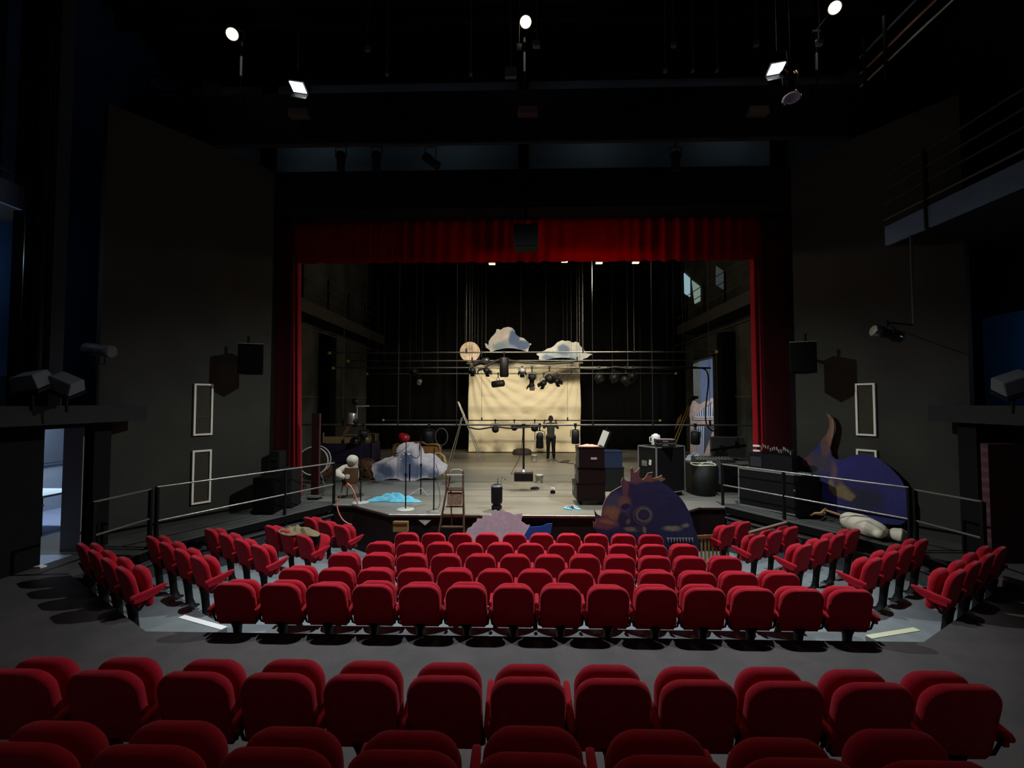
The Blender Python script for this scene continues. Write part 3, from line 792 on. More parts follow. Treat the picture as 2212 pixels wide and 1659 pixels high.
def parcan(px, py, d, rz, tilt, lab, mt, stem):
    p = W(px, py, d)
    t = thing('par_can', lab, 'stage light', p, rz)
    M_ = Matrix.Rotation(tilt, 4, 'Y') @ Matrix.Rotation(PI / 2, 4, 'Y')
    m_ = MB(); m_.lathe([(.03, -.27), (.09, -.22), (.10, -.05), (.085, .02), (.10, .1), (.105, .24), (.085, .245)], 18, M=M_); m_.build('barrel', mt, parent=t)
    m_ = MB(); m_.tube([(0, -.13, 0), (0, -.13, stem * .5), (0, .13, stem * .5), (0, .13, 0)], .012, 6); m_.tube([(0, 0, stem * .5), (0, 0, stem if stem > 0 else 2.29 - p.z)], .018, 6); m_.build('yoke', BLACKM, parent=t)
parcan(212, 756, 7.5, 0, R(8), 'grey barrel-shaped lantern pointing at the stage above the left door', mat('matt_grey_barrel', (.08, .085, .09), .5), -.45)
parcan(1917, 722, 7.9, PI, R(-16), 'glossy black barrel-shaped lantern high on the right wall', mat('glossy_black', (.02, .02, .022), .18), .25)
q2 = W(1962, 715, 7.9); q2.x = 6.53
m_ = MB(); m_.tube([(0, 0, 0), (0, 0, 5.18 - q2.z)], .022)
o = m_.build('hanging_pipe', mat('dim_grey_pipe', (.06, .065, .065), .5)); o.location = q2
tag(o, 'thin vertical grey pipe below the right balcony, beside the glossy lantern', 'pipe')
pc_ = bpy.data.objects['par_can.001']
m_ = MB(); m_.tube([q2 - Vector(pc_.location) + Vector((0, 0, .1)), Vector((0, 0, .2))], .016, 6)
m_.tube([Vector((0, 0, .2)), (on_wall(1935, 712, SPR) - Vector(pc_.location)) * .992], .012, 6)
o = m_.build('side_arm', BLACKM, parent=pc_); o.rotation_euler = (0, 0, -PI)
# black loudspeaker hung over the valance
p = W(1136, 515, 10.4)
t = thing('centre_loudspeaker', 'square black loudspeaker hanging in front of the middle of the valance', 'loudspeaker', p)
hw_ = .275
m_ = MB(); m_.slab([(-hw_, -.2), (hw_, -.2), (hw_ * .8, .2), (-hw_ * .8, .2)], -.26, .26); m_.build('cabinet', DEEP, parent=t, bevel=.01)
m_ = MB(); m_.bb(-hw_ * .93, hw_ * .93, -.215, -.2, -.24, .24); m_.build('front_grille', SPK, parent=t)
m_ = MB(); m_.tube([(-.2, 0, .26), (-.2, .0, .45), (.2, .0, .45), (.2, 0, .26)], .018, 6); m_.tube([(0, 0, .45), (0, .2, 7.0 - p.z)], .03, 6); m_.build('bracket', DEEP, parent=t)

# the lit room behind the left doorway
ROOMW = mat('bluish_room_wall', (.35, .40, .48), .9, noise=.1)
m_ = MB()
m_.bb(-11.2, -11.0, 5.0, 13.0, -.8, 2.9); m_.bb(-11.2, -8.95, 12.9, 13.1, -.8, 2.9); m_.bb(-11.2, -8.96, 5.0, 5.2, -.8, 2.9); m_.bb(-8.96, -7.75, 5.0, 5.2, -.8, 2.02)
struct(m_, 'wall_back_room', ROOMW)
m_ = MB(); m_.bb(-11.2, -8.96, 5.0, 13.0, 2.75, 2.9); struct(m_, 'ceiling_back_room', ROOMW)
m_ = MB(); m_.bb(-11.2, -7.42, 5.0, 13.0, AISLE - .3, AISLE + .002); struct(m_, 'floor_back_room', mat('back_room_floor', (.30, .36, .50), .5, noise=.2))
m_ = MB(); m_.bb(-7.76, -7.42, DOOR[1] - .02, DOOR[1] + .06, AISLE, 1.95); m_.bb(-7.8, -7.38, DOOR[1] + .02, DOOR[1] + .05, AISLE, 1.98)
struct(m_, 'door_1', mat('grey_door_jamb', (.22, .20, .19), .6))
lamp('back_room_light', 'AREA', (-9.8, 9.5, 2.70), 80, (.72, .84, 1.0), (-9.8, 9.5, 0), 1.4, .3)
tt = thing('fluorescent_fitting', 'lit ceiling strip in the room behind the left door', 'ceiling light', (-9.8, 9.5, 2.72))
m_ = MB(); m_.bb(-.7, .7, -.12, .12, 0, .03); m_.build('tube_tray', PLASTW, parent=tt)
tb = thing('side_table', 'white-topped table inside the room behind the left doorway', 'table', (-9.6, 8.9, AISLE))
m_ = MB(); m_.bb(-.6, .55, -.4, .4, .70, .74); m_.build('tabletop', mat('white_laminate', (.6, .68, .72), .4), parent=tb)
for x in (-.55, .5):
    for y_ in (-.35, .35):
        m_ = MB(); m_.bb(x - .02, x + .02, y_ - .02, y_ + .02, 0, .70); m_.build('leg', BLACKM, parent=tb)
m_ = MB(); m_.bb(-.5, .5, -.36, -.33, .2, .68); m_.build('skirt_panel', mat('slate_cloth', (.10, .12, .16), .9), parent=tb)
tb = thing('basin_cabinet', 'dark cabinet with a pale worktop behind the left doorway', 'cabinet', (-9.35, 8.25, AISLE))
m_ = MB(); m_.bb(-.35, .3, -.25, .25, 0.1, .55); m_.build('body', mat('slate_cloth', (.1, .12, .16), .9), parent=tb)
m_ = MB(); m_.bb(-.38, .33, -.28, .28, .55, .59); m_.build('worktop', mat('white_laminate', (.6, .68, .72), .4), parent=tb)
for x in (-.3, .25):
    m_ = MB(); m_.bb(x - .02, x + .02, -.22, -.18, 0, .1); m_.build('leg', BLACKM, parent=tb)
m_ = MB(); m_.bb(-.35, .35, 0, .04, 0, 1.1); m_.bb(-.28, .28, -.01, 0, .06, 1.04)
o = m_.build('wall_mirror', mat('dim_mirror', (.2, .24, .3), .2, metal=.5)); o.location = (-10.95, 10.6, .9); o.rotation_euler = (0, 0, PI / 2)
tag(o, 'dark framed panel on the wall of the room behind the left door', 'mirror')

# low brick-like wall and a draped table on the right
BR = bpy.data.materials.new('red_brown_brick'); BR.use_nodes = True
N = BR.node_tree.nodes; L = BR.node_tree.links; b = N['Principled BSDF']; b.inputs['Roughness'].default_value = .85
tc = N.new('ShaderNodeTexCoord'); mp = N.new('ShaderNodeMapping'); mp.inputs['Rotation'].default_value = (R(90), 0, 0)
bk = N.new('ShaderNodeTexBrick'); bk.inputs['Scale'].default_value = 3.2; bk.inputs['Color1'].default_value = (.12, .035, .04, 1); bk.inputs['Color2'].default_value = (.09, .03, .035, 1); bk.inputs['Mortar'].default_value = (.05, .02, .022, 1)
L.new(tc.outputs['Object'], mp.inputs[0]); L.new(mp.outputs[0], bk.inputs['Vector']); L.new(bk.outputs['Color'], b.inputs['Base Color'])
m_ = MB(); m_.bb(7.27, 8.7, 7.5, 7.62, AISLE, 1.70); struct(m_, 'wall_brick_panel', BR)
q = WZ(2150, 1215, .62)
t = thing('draped_table', 'table under a rumpled brown cloth at the right edge', 'table', (5.56, 5.22, AISLE), R(33))
m_ = MB(); nx, ny = 18, 10
gv = []; gf = []
rnd = random.Random(8)
for i in range(nx):
    for j in range(ny):
        x = -.02 + 1.55 * i / (nx - 1); yv = -.55 + .55 * j / (ny - 1)
        z = .80 + .03 * math.sin(x * 7 + yv * 3) + rnd.uniform(0, .025)
        if i == 0: z -= .03
        gv.append((x, yv, z))
for i in range(nx - 1):
    for j in range(ny - 1):
        a0 = i * ny + j; gf.append((a0, a0 + ny, a0 + ny + 1, a0 + 1))
m_.add(gv, gf, smooth=True)
o = m_.build('cloth', mat('brown_cloth', (.16, .10, .05), .9, noise=.35, nscale=5), parent=t); sd = o.modifiers.new('s', 'SOLIDIFY'); sd.thickness = .02
m_ = MB(); m_.bb(0, 1.5, -.53, -.02, .70, .76); m_.build('tabletop', WOOD, parent=t)
for x in (.06, 1.42):
    for yv in (-.47, -.08):
        m_ = MB(); m_.bb(x - .035, x + .035, yv - .035, yv + .035, 0, .70); m_.build('leg', BLACK, parent=t)

# out-of-view fill lamps, added to light the blue side recesses
for s, x, y_, z_, pw in ((-1, -8.15, 6.55, 4.6, 10), (1, 8.15, 7.0, 3.3, 6)):
    t = thing('added_recess_lamp', 'added fill lamp lighting the blue recess on the %s' % ('left' if s < 0 else 'right'), 'lamp', (x + .46 * s, y_, z_), 0)
    m_ = MB(); m_.box((.05 * s, 0, 0), (.10, .14, .10)); m_.build('housing', DEEP, parent=t)
    lamp('added_recess_light', 'POINT', (x, y_, z_), pw, (.6, .8, 1.0), None, .08)
for x_ in (-5.2, -1.8, 1.8, 5.2):  # unseen housings for the added bridge fill
    t = thing('bridge_fill_lamp', 'added fill lamp hidden behind the lighting bridge', 'lamp', (x_, 10.42, 9.05), 0, 'added fill lamps behind the bridge')
    m_ = MB(); m_.bb(-.42, .42, -.03, .04, -.06, .06); m_.tube([(0, 0, 0), (0, -.03, -.3)], .02, 6); m_.build('housing', DEEP, parent=t)

# ================================================================ curtains
def folds(x0, x1, z0, z1, y, amp, freq, name, mt, lab, cat, nz=8, seed=1, hem=0, bot=None, th=.012, kind=None, thing_=True, gather=None):
    rnd = random.Random(seed)
    n_ = int((x1 - x0) * freq * 10) + 2
    ph = [rnd.uniform(0, 6) for _ in range(4)]
    vs = []; fs = []
    for j in range(nz + 1):
        v = j / nz
        for i in range(n_):
            u = i / (n_ - 1)
            x = x0 + (x1 - x0) * u
            a = amp * (.7 + .3 * math.sin(x * 1.7 + ph[0]))
            yy = y + a * math.sin(x * freq * 2 * PI + 1.2 * math.sin(x * 2.3 + ph[1]) + .25 * math.sin(v * 2 + ph[2])) + a * .4 * math.sin(x * freq * 5.1 + ph[3])
            z = z0 + (z1 - z0) * v
            if j == 0: z += hem * math.sin(x * freq * 2 * PI * .5 + ph[2])
            xx = x
            if gather:
                gx = gather(v); xx = gx[0] + (gx[1] - gx[0]) * u
            vs.append((xx, yy, z))
    for j in range(nz):
        for i in range(n_ - 1):
            a0 = j * n_ + i; fs.append((a0, a0 + 1, a0 + n_ + 1, a0 + n_))
    m_ = MB(); m_.add(vs, fs, smooth=True)
    o = m_.build(name, mt, at=((x0 + x1) / 2, y, z0))
    sd = o.modifiers.new('s', 'SOLIDIFY'); sd.thickness = th
    if lab: tag(o, lab, cat)
    if kind: tag(o, kind=kind)
    return o
# velvet that lets some light through from behind
VAL = bpy.data.materials.new('red_valance_velvet'); VAL.use_nodes = True
N = VAL.node_tree.nodes; L = VAL.node_tree.links; b = N['Principled BSDF']
b.inputs['Base Color'].default_value = (.13, .0015, .004, 1); b.inputs['Roughness'].default_value = .85; b.inputs['Specular IOR Level'].default_value = .1
tr = N.new('ShaderNodeBsdfTranslucent'); tr.inputs[0].default_value = (.75, .01, .02, 1)
ms = N.new('ShaderNodeMixShader'); ms.inputs[0].default_value = .36
L.new(b.outputs[0], ms.inputs[1]); L.new(tr.outputs[0], ms.inputs[2]); L.new(ms.outputs[0], N['Material Output'].inputs[0])
xa = W(612, 520, 11.0).x; xb = W(1688, 520, 11.0).x
folds(xa, xb, W(1106, 566, 11.4).z, 6.95, 11.4, .05, 3.2, 'valance_curtain', VAL, 'wide pleated red velvet valance across the top of the stage', 'curtain', seed=4, hem=.012, nz=6)
# header masking the valance top edge
m_ = MB(); m_.bb(-6.6, 6.9, 11.26, 11.30, W(1106, 452, 11.28).z, 7.2); struct(m_, 'trim_13', BLACKW)
# house tabs bunched at each side
def tabs(s, xt0, xt1, xb0, xb1, y, lab, z0):
    return folds(xt0, xt1, z0, 6.0, y, .13, 9, 'house_curtain', REDC, lab, 'curtain', nz=14, seed=7 + s, gather=lambda v: (xb0 + (xt0 - xb0) * v ** .8, xb1 + (xt1 - xb1) * v ** .8))
tabs(-1, W(627, 600, 11.45).x, W(647, 600, 11.45).x, W(630, 1070, 11.45).x, W(651, 1070, 11.45).x, 11.45, 'red velvet stage curtain gathered in folds at the left of the opening', .02)
tabs(1, W(1622, 600, 11.45).x, W(1652, 600, 11.45).x, W(1632, 1080, 11.45).x, W(1664, 1080, 11.45).x, 11.45, 'red velvet stage curtain gathered in folds at the right of the opening', .02)
folds(W(578, 700, 10.95).x, W(630, 700, 10.95).x, .02, 6.9, 11.0, .015, 2, 'proscenium_drape', REDD, 'flat dark red drape covering the left proscenium side', 'curtain', seed=2)
folds(W(1648, 700, 10.95).x, W(1724, 700, 10.95).x, .02, 6.9, 11.0, .015, 2, 'proscenium_drape', REDD, 'flat dark red drape covering the right proscenium side', 'curtain', seed=3)
BKC = mat('black_serge', (.004, .004, .0035), .95, noise=.4, nscale=2, stretch=(4, 4, .2), spec=.1)
folds(-7.9, 7.9, .02, 12.5, 23.0, .07, 1.6, 'backdrop_curtain', BKC, 'tall black backdrop curtain hanging across the rear of the stage', 'curtain', seed=9, nz=4)
for i, (px, y_) in enumerate(((797, 17.5), (1462, 17.5))):
    x = W(px, 800, y_).x

# ================================================================ theatre seats
def pad_rings(w, h, rt, rb, t, e, n=7, curve=0.0, taper=0.0, dome=.012, rim=False):
    """rounded cushion in x (across), z (up from 0), y thickness; returns rings"""
    def outline(inset):
        pts = []
        W2 = w / 2 - inset
        z0 = inset; z1 = h - inset
        for (cx, cz, r, a0) in ((W2, z1, rt, 0), (-W2, z1, rt, 90), (-W2, z0, rb, 180), (W2, z0, rb, 270)):
            r = max(r - inset, .008)
            sx = 1 if cx > 0 else -1; sz = 1 if cz == z1 else -1
            for i in range(n):
                a = R(a0 + 90 * i / (n - 1))
                # superelliptic softness
                pts.append(((cx - sx * r) + r * math.cos(a), (cz - sz * r) + r * math.sin(a)))
        out = []
        for (x, z) in pts:
            k = 1 - taper * (1 - z / h)
            out.append((x * k, z + .018 * (1 - (2 * x / w) ** 2) * (1 if z > h / 2 else 0) - (.03 * (1 - (2 * x / w) ** 2) if z < h / 2 else 0)))
        return out
    prof = [(.14, -t / 2 - dome), (.07, -t / 2 - dome * .8), (e, -t / 2), (e * .35, -t / 2 + e * .3), (0, -t / 2 + e), (0, t / 2 - e), (e * .35, t / 2 - e * .3), (e, t / 2), (.07, t / 2 + dome * .8), (.14, t / 2 + dome)]
    if rim:
        prof = [(.14, -t / 2 + .004), (.05, -t / 2 + .004), (e * 1.05, -t / 2 + .005), (e * .85, -t / 2 + .001), (e * .6, -t / 2), (e * .28, -t / 2 + e * .22), (0, -t / 2 + e * .8), (0, t / 2 - e), (e * .35, t / 2 - e * .3), (e, t / 2), (.07, t / 2 + dome * .8), (.14, t / 2 + dome)]
    rr = []
    for ins, y in prof:
        ins = min(ins, min(w, h) * .42)
        rr.append([Vector((x, y + curve * x * x * 4, z)) for x, z in outline(ins)])
    return rr

def make_seat(arm_left=False):
    t = thing('theatre_seat', 'red velvet tip-up theatre seat', 'seat')
    # backrest: bottom z .40, top z .88, leaning back
    m_ = MB(); m_.rings(pad_rings(.450, .465, .125, .055, .07, .026, curve=.10, taper=-.02, rim=True))
    m_.build('backrest', RED, parent=t, loc=(0, -.035, .405), rot=(R(13.5), 0, 0))
    m_ = MB(); m_.rings(pad_rings(.425, .43, .125, .05, .09, .034, curve=.04, taper=.0))
    m_.build('seat_cushion', RED, parent=t, loc=(0, .085, .40), rot=(R(8), 0, 0))
    # pedestal
    m_ = MB()
    prof = [(0, .075, .11, 0.02), (.012, .075, .11, .02), (.03, .04, .07, .01), (.12, .030, .05, -.005), (.25, .034, .05, -.02), (.36, .045, .055, -.03), (.42, .075, .07, -.03)]
    rr = []
    for z, a, b_, yo in prof:
        rr.append([Vector((a * math.cos(q), yo + b_ * math.sin(q), z)) for q in [2 * PI * k / 14 for k in range(14)]])
    m_.rings(rr)
    m_.build('pedestal', PEDM, parent=t)
    m_ = MB()
    m_.tube([(-.20, -.02, .40), (.20, -.02, .40)], .022, 8)
    for s in (-1, 1):
        m_.tube([(s * .20, -.02, .40), (s * .235, .0, .44), (s * .245, .06, .57)], .011, 6)
        m_.tube([(s * .20, -.02, .40), (s * .235, -.05, .43), (s * .245, -.10, .56)], .011, 6)
    m_.build('seat_frame', PEDM, parent=t)
    for s in ((-1, 1) if arm_left else (1,)):
        m_ = MB()
        rr = []
        for y, z, hh, ww in ((-.135, .565, .030, .018), (-.12, .567, .055, .022), (.0, .585, .060, .0235), (.10, .605, .058, .0235), (.19, .627, .046, .0225), (.225, .637, .026, .020), (.232, .640, .008, .01)):
            rr.append([Vector((s * .26 + ww * math.copysign(abs(math.cos(q)) ** .7, math.cos(q)), y, z + hh / 2 * math.copysign(abs(math.sin(q)) ** .7, math.sin(q)))) for q in [2 * PI * k / 14 for k in range(14)]])
        m_.rings(rr)
        # upholstered side panel below the pad
        rr = []
        for y, z0, z1 in ((-.10, .50, .57), (.02, .51, .57), (.13, .55, .60), (.20, .60, .62)):
            rr.append([Vector((s * .26 + .017 * cx, y, zz)) for cx, zz in ((-1, z0), (1, z0), (1, z1), (-1, z1))])
        m_.rings(rr, smooth=False)
        m_.build('armrest', RED, parent=t)
    return t

SEAT = make_seat(False); SEAT_END = make_seat(True)
USED = {0: False, 1: False}
rs = random.Random(5)
def place(loc, rz, label, group, end=False, tilt=None):
    src = SEAT_END if end else SEAT
    if not USED[int(end)]:
        USED[int(end)] = True
        o = src; o.location = loc; o.rotation_euler = (0, 0, rz); o['label'] = label; o['group'] = group
    else:
        o = dup(src, loc, rz, label, group)
    for c in o.children:
        if c.name.startswith('seat_cushion'):
            c.rotation_euler = (R(tilt if tilt is not None else rs.uniform(5.5, 11)), 0, 0)
    return o

ROWN = ['front row', 'second row', 'third row', 'fourth row', 'fifth row']
for k, (yt, zt, pxs, py) in enumerate(ROWS):
    xA, xB = W(pxs[0], py, yt).x, W(pxs[-1], py, yt).x
    for i, px in enumerate(pxs):
        n_ = len(pxs)
        x = xA + (xB - xA) * i / (n_ - 1)
        nm = ordinal(i) + ' from left' if i < n_ / 2 else ('rightmost' if i == n_ - 1 else ordinal(n_ - 1 - i) + ' from right')
        if i == 0: nm = 'leftmost'
        place((x, yt + BO, ZF[k]), rs.uniform(-.012, .012), 'red velvet tip-up seat in the %s of the centre block, %s' % (ROWN[k], nm), 'centre block seats', end=(i == 0))
for side, P, D, F, cnt in (('left', SL, DL, FL, (3, 3, 4, 4, 4)), ('right', SR, DR, FR, (2, 3, 4, 4, 4))):
    for k in range(5):
        for i in range(cnt[k]):
            p = Vector(P[k]) + D * (.55 * i) + F * BO
            if cnt[k] == 2: nm = ('inner', 'outer')[i]
            elif cnt[k] == 3: nm = ('inner', 'middle', 'outer')[i]
            else: nm = ('innermost', 'second from the aisle', 'third from the aisle', 'outermost')[i]
            extra = ''
            tilt = None
            if side == 'left' and k == 1 and i == 0: extra = 'half open '; tilt = -28
            place((p.x, p.y, ZF[k]), -SIDE_A if side == 'left' else SIDE_A, '%sred velvet seat in the %s of the angled %s bank, %s' % (extra, ROWN[k], side, nm), '%s bank seats' % side, end=((side == 'left' and False) or (side == 'right' and i == 0)), tilt=tilt)
NEAR = [(2.76, AISLE + .004, [12, 203, 402, 586, 770, 955, 1140, 1329, 1518, 1709, 1905, 2098], 1450, 'row just behind the cross aisle'),
        (1.775, .14, [-2, 284, 571, 858, 1153, 1456, 1752, 2055], 1622, 'row nearest the camera')]
for j, (yt, zf, pxs, py, rn) in enumerate(NEAR):
    for i, px in enumerate(pxs):
        x = W(px, py, yt).x
        n_ = len(pxs)
        nm = ordinal(i) + ' from left' if i < n_ / 2 else ('rightmost' if i == n_ - 1 else ordinal(n_ - 1 - i) + ' from right')
        if i == 0: nm = 'leftmost'
        tl = rs.uniform(3, 6)
        if j == 1: tl = [8, 6, 9, 10, 5, 6, 10, 2][i]
        place((x, yt + BO, zf), rs.uniform(-.015, .015), 'red velvet seat in the %s, %s' % (rn, nm), 'rear seats', end=(i == 0), tilt=tl)

# ================================================================ the stage
# fly bars: (pixel left end, pixel right end, pixel y, depth)
BARS = [(712, 1548, 761, 14.4, 'highest and nearest of the hanging bars'), (752, 1500, 779, 16.0, 'second bar down, behind the highest one'),
        (720, 1505, 794, 15.3, 'third bar down carrying lanterns before the screen'), (793, 1460, 807, 18.0, 'fourth bar down, lanterns hanging beneath it'),
        (828, 1426, 908, 19.7, 'low far bar at the standing person\'s hands'), (642, 1640, 918, 12.4, 'low near bar carrying the hanging projector')]
BAR = []
for i, (a, b_, py, d, lb) in enumerate(BARS):
    pa, pb = W(a, py, d), W(b_, py, d)
    z = (pa.z + pb.z) / 2
    t = thing('fly_bar', 'long steel fly bar, ' + lb, 'fly bar', (pa.x, d, z), 0, 'fly bars over the stage')
    m_ = MB(); m_.tube([(0, 0, 0), (pb.x - pa.x, 0, 0)], .024, 8); m_.build('pipe', PIPE, parent=t)
    if i in (0, 1, 2, 3, 4):
        for k, x in enumerate((0, pb.x - pa.x)):
            if i in (1, 2) and k == 1: continue
            m_ = MB(); m_.lathe([(.02, -.05), (.045, -.045), (.045, .03), (.03, .05)], 10, M=Mx((x, 0, 0), ry=PI / 2)); tag(m_.build('end_cap', YELLOW, parent=t), 'yellow end cap')
    xc = W(1133, 800, d).x
    for dx in ((-4.9, -3.4, -1.82, 1.82, 3.4, 4.9) if i in (0, 2, 3, 5) else (-4.9, -1.82, 1.82, 4.9)):
        x = xc + dx - pa.x
        if x < .1 or x > pb.x - pa.x - .1: continue
        m_ = MB(); m_.tube([(x, 0, .0), (x, 0, 12.97 - z)], .0065, 5); m_.build('cable', WIRE, parent=t)
        m_ = MB(); m_.tube([(x, 0, -.03), (x, 0, .12)], .03, 6); m_.build('clamp', BLACKM, parent=t)
    BAR.append((pa, pb, d, z))
# slack cable run along two bars
def cable(name, pts, r, mt, lab, cat='cable'):
    P = [Vector(p) for p in pts]; out = []
    n_ = len(P)
    for i in range(n_ - 1):
        p0 = P[max(i - 1, 0)]; p1 = P[i]; p2 = P[i + 1]; p3 = P[min(i + 2, n_ - 1)]
        for k in range(6):
            u = k / 6
            out.append(.5 * ((2 * p1) + (p2 - p0) * u + (2 * p0 - 5 * p1 + 4 * p2 - p3) * u * u + (3 * p1 - p0 - 3 * p2 + p3) * u ** 3))
    out.append(P[-1])
    m_ = MB(); m_.tube([p - P[0] for p in out], r, 6)
    o = m_.build(name, mt); o.location = P[0]
    if lab: tag(o, lab, cat)
    return o
RUB = mat('black_rubber', (.012, .012, .012), .6)
rnd = random.Random(11)
z = BAR[1][3]
cable('power_cable', [W(x, y, 15.95) for x, y in ((1033, 800), (1050, 792), (1068, 781), (1085, 777), (1110, 780), (1140, 783), (1180, 785), (1205, 784), (1240, 781))], .045, RUB, 'thick bundle of black cables slung along the second bar')
cable('power_cable', [W(x, y, 15.25) for x, y in ((1240, 795), (1290, 797), (1330, 793), (1360, 796), (1390, 794), (1430, 797), (1470, 795), (1535, 795))], .03, RUB, 'black cable wrapped along the third bar at right')
cable('power_cable', [W(x, y, 12.35) for x, y in ((1012, 923), (1035, 927), (1070, 922), (1100, 925), (1133, 923), (1170, 921))], .022, RUB, 'slack black cable tied along the low near bar')
cable('power_cable', [W(x, y, 15.3) for x, y in ((1495, 794), (1518, 796), (1528, 805), (1530, 830), (1526, 865), (1524, 895), (1527, 918), (1540, 931), (1552, 922))], .022, RUB, 'black cable looping down in front of the dock door')
cable('power_cable', [W(x, y, 17.8) for x, y in ((797, 800), (799, 830), (801, 860), (805, 880), (812, 905))], .012, RUB, 'thin cable hanging down at the left end of the fourth bar')

# lanterns on the bars
LID = [0]
def lantern(px, py, d, hang, r, ln, tilt, yaw, lab, doors=False, mt=None, kind='stage_lantern', shape='par'):
    """hang: z of the bar the yoke hangs from; px,py: centre of the body"""
    d = min((b_[2] for b_ in BAR), key=lambda q: abs(q - d))
    p = W(px, py, d)
    t = thing(kind, lab, 'stage light', p, 0, 'lanterns on the fly bars')
    M_ = Matrix.Rotation(yaw, 4, 'Z') @ Matrix.Rotation(tilt, 4, 'X')
    m_ = MB()
    if shape == 'par':
        pr = [(.3 * r, ln * .5), (.8 * r, ln * .42), (r, ln * .2), (r * .9, 0), (r * .95, -ln * .2), (r, -ln * .48), (r * .86, -ln * .5)]
    elif shape == 'profile':
        pr = [(.5 * r, ln * .5), (r, ln * .44), (r, ln * .1), (.6 * r, 0), (.62 * r, -ln * .3), (.85 * r, -ln * .45), (.8 * r, -ln * .5)]
    else:
        pr = [(.75 * r, ln * .5), (r, ln * .45), (r, -ln * .45), (.8 * r, -ln * .5)]
    m_.lathe(pr, 14, M=M_)
    m_.build('barrel', mt or BLACKM, parent=t)
    h = hang - p.z
    m_ = MB(); w = r * 1.25
    u = Matrix.Rotation(yaw, 4, 'Z')
    m_.tube([u @ Vector(q) for q in ((-w, 0, 0), (-w, 0, h * .55), (-w * .6, 0, h * .62), (w * .6, 0, h * .62), (w, 0, h * .55), (w, 0, 0))], .009, 6)
    m_.tube([u @ Vector(q) for q in ((0, 0, h * .6), (0, 0, h))], .02, 6)
    m_.build('yoke', BLACKM, parent=t)
    m_ = MB(); m_.box((0, 0, h), (.07, .08, .09)); m_.build('clamp', BLACKM, parent=t)
    if doors:
        for k in range(4):
            m_ = MB()
            a = k * PI / 2
            Q = M_ @ Matrix.Rotation(a, 4, 'Z')
            m_.add([(-r * .8, r * .85, -ln * .5), (r * .8, r * .85, -ln * .5), (r * .6, r * 1.25, -ln * .5 - r * .8), (-r * .6, r * 1.25, -ln * .5 - r * .8), (-r * .8, r * .88, -ln * .5), (r * .8, r * .88, -ln * .5), (r * .6, r * 1.28, -ln * .5 - r * .8), (-r * .6, r * 1.28, -ln * .5 - r * .8)], [(0, 1, 2, 3), (7, 6, 5, 4), (0, 4, 5, 1), (1, 5, 6, 2), (2, 6, 7, 3), (3, 7, 4, 0)], M=Q)
            m_.build('barn_door', BLACKM, parent=t)
    return t
z3, z4, z1, z5, z6 = BAR[2][3], BAR[3][3], BAR[0][3], BAR[4][3], BAR[5][3]
lantern(1021, 801, 15.3, z3, .10, .2, R(70), R(10), 'small round black lantern at the screen\'s top left corner', True)
lantern(1051, 801, 15.3, z3, .10, .2, R(65), R(-20), 'small round black lantern, second from the screen\'s top left corner', True)
lantern(1040, 783, 14.6, z1, .11, .55, R(80), R(65), 'glossy black tube lantern lying sideways below the moon', mt=mat('glossy_black', (.02, .02, .022), .18), shape='profile')
lantern(1089, 793, 14.6, z1, .14, .62, R(5), 0, 'tall black moving-head lantern hanging over the screen\'s left half', shape='box')
lantern(1076, 829, 17.9, z4, .13, .5, R(84), R(75), 'short black box lantern turned sideways beneath the fourth bar', shape='box')
lantern(1128, 801, 15.3, z3, .11, .2, R(60), 0, 'dark grey round lantern hanging over the screen centre', True, mt=GREYM)
lantern(1149, 821, 15.4, z3, .13, .42, R(20), R(8), 'waisted black lantern hanging right of the screen centre', True, shape='profile')
lantern(1174, 828, 17.9, z4, .12, .24, R(65), R(30), 'small black lantern with doors below the fourth bar, left of a pair', True)
lantern(1187, 818, 15.5, z3, .14, .3, R(75), R(-30), 'wide black fresnel lantern over the right half of the screen')
lantern(1203, 823, 17.9, z4, .12, .22, R(65), R(-35), 'small black lantern with doors nearest the screen\'s right edge', True)
lantern(1294, 817, 15.4, z3, .15, .26, R(40), R(-60), 'shiny black lantern, first right of the screen')
lantern(1327, 817, 15.4, z3, .14, .26, R(40), R(-50), 'shiny black lantern, second right of the screen')
lantern(1352, 823, 15.4, z3, .13, .36, R(50), R(-60), 'black lantern tilted down, third right of the screen')
lantern(1367, 814, 15.4, z3, .13, .3, R(60), R(-50), 'black lantern, fourth right of the screen')
lantern(895, 802, 17.9, z4 + .05, .16, .26, R(60), R(40), 'dark round lantern on the left half of the fourth bar')
lantern(906, 825, 17.9, z4, .1, .22, R(40), R(50), 'small grey lantern dangling low on the left side', mt=GREYM)
# low far bar
lantern(1070, 926, 19.6, z5, .15, .2, R(55), 0, 'small dark lantern at the left of the low far bar')
lantern(1111, 922, 19.6, z5, .14, .2, R(55), 0, 'small dark lantern, second on the low far bar')
lantern(1155, 923, 19.6, z5, .16, .22, R(55), 0, 'small dark lantern, third on the low far bar')
# low near bar
lantern(1166, 951, 12.5, z6, .105, .42, R(6), R(8), 'black ribbed lantern hanging beside the standing person', shape='par')
lantern(1243, 944, 12.3, z6, .105, .36, R(2), 0, 'black box lantern hanging at the screen\'s lower right corner', shape='box')
lantern(785, 945, 12.3, z6, .12, .4, R(20), R(30), 'black lantern on the low near bar at left, chrome ringed', shape='profile')
lantern(927, 944, 12.3, z6, .12, .32, R(8), 0, 'black moving lantern on the low near bar behind the bed', shape='box')
lantern(767, 912, 12.5, z6 + .02, .09, .2, R(30), 0, 'small dark lantern on the low near bar over the cart')
lantern(1502, 946, 12.4, z6, .12, .34, R(5), 0, 'black box lantern hanging before the dock door', shape='box')
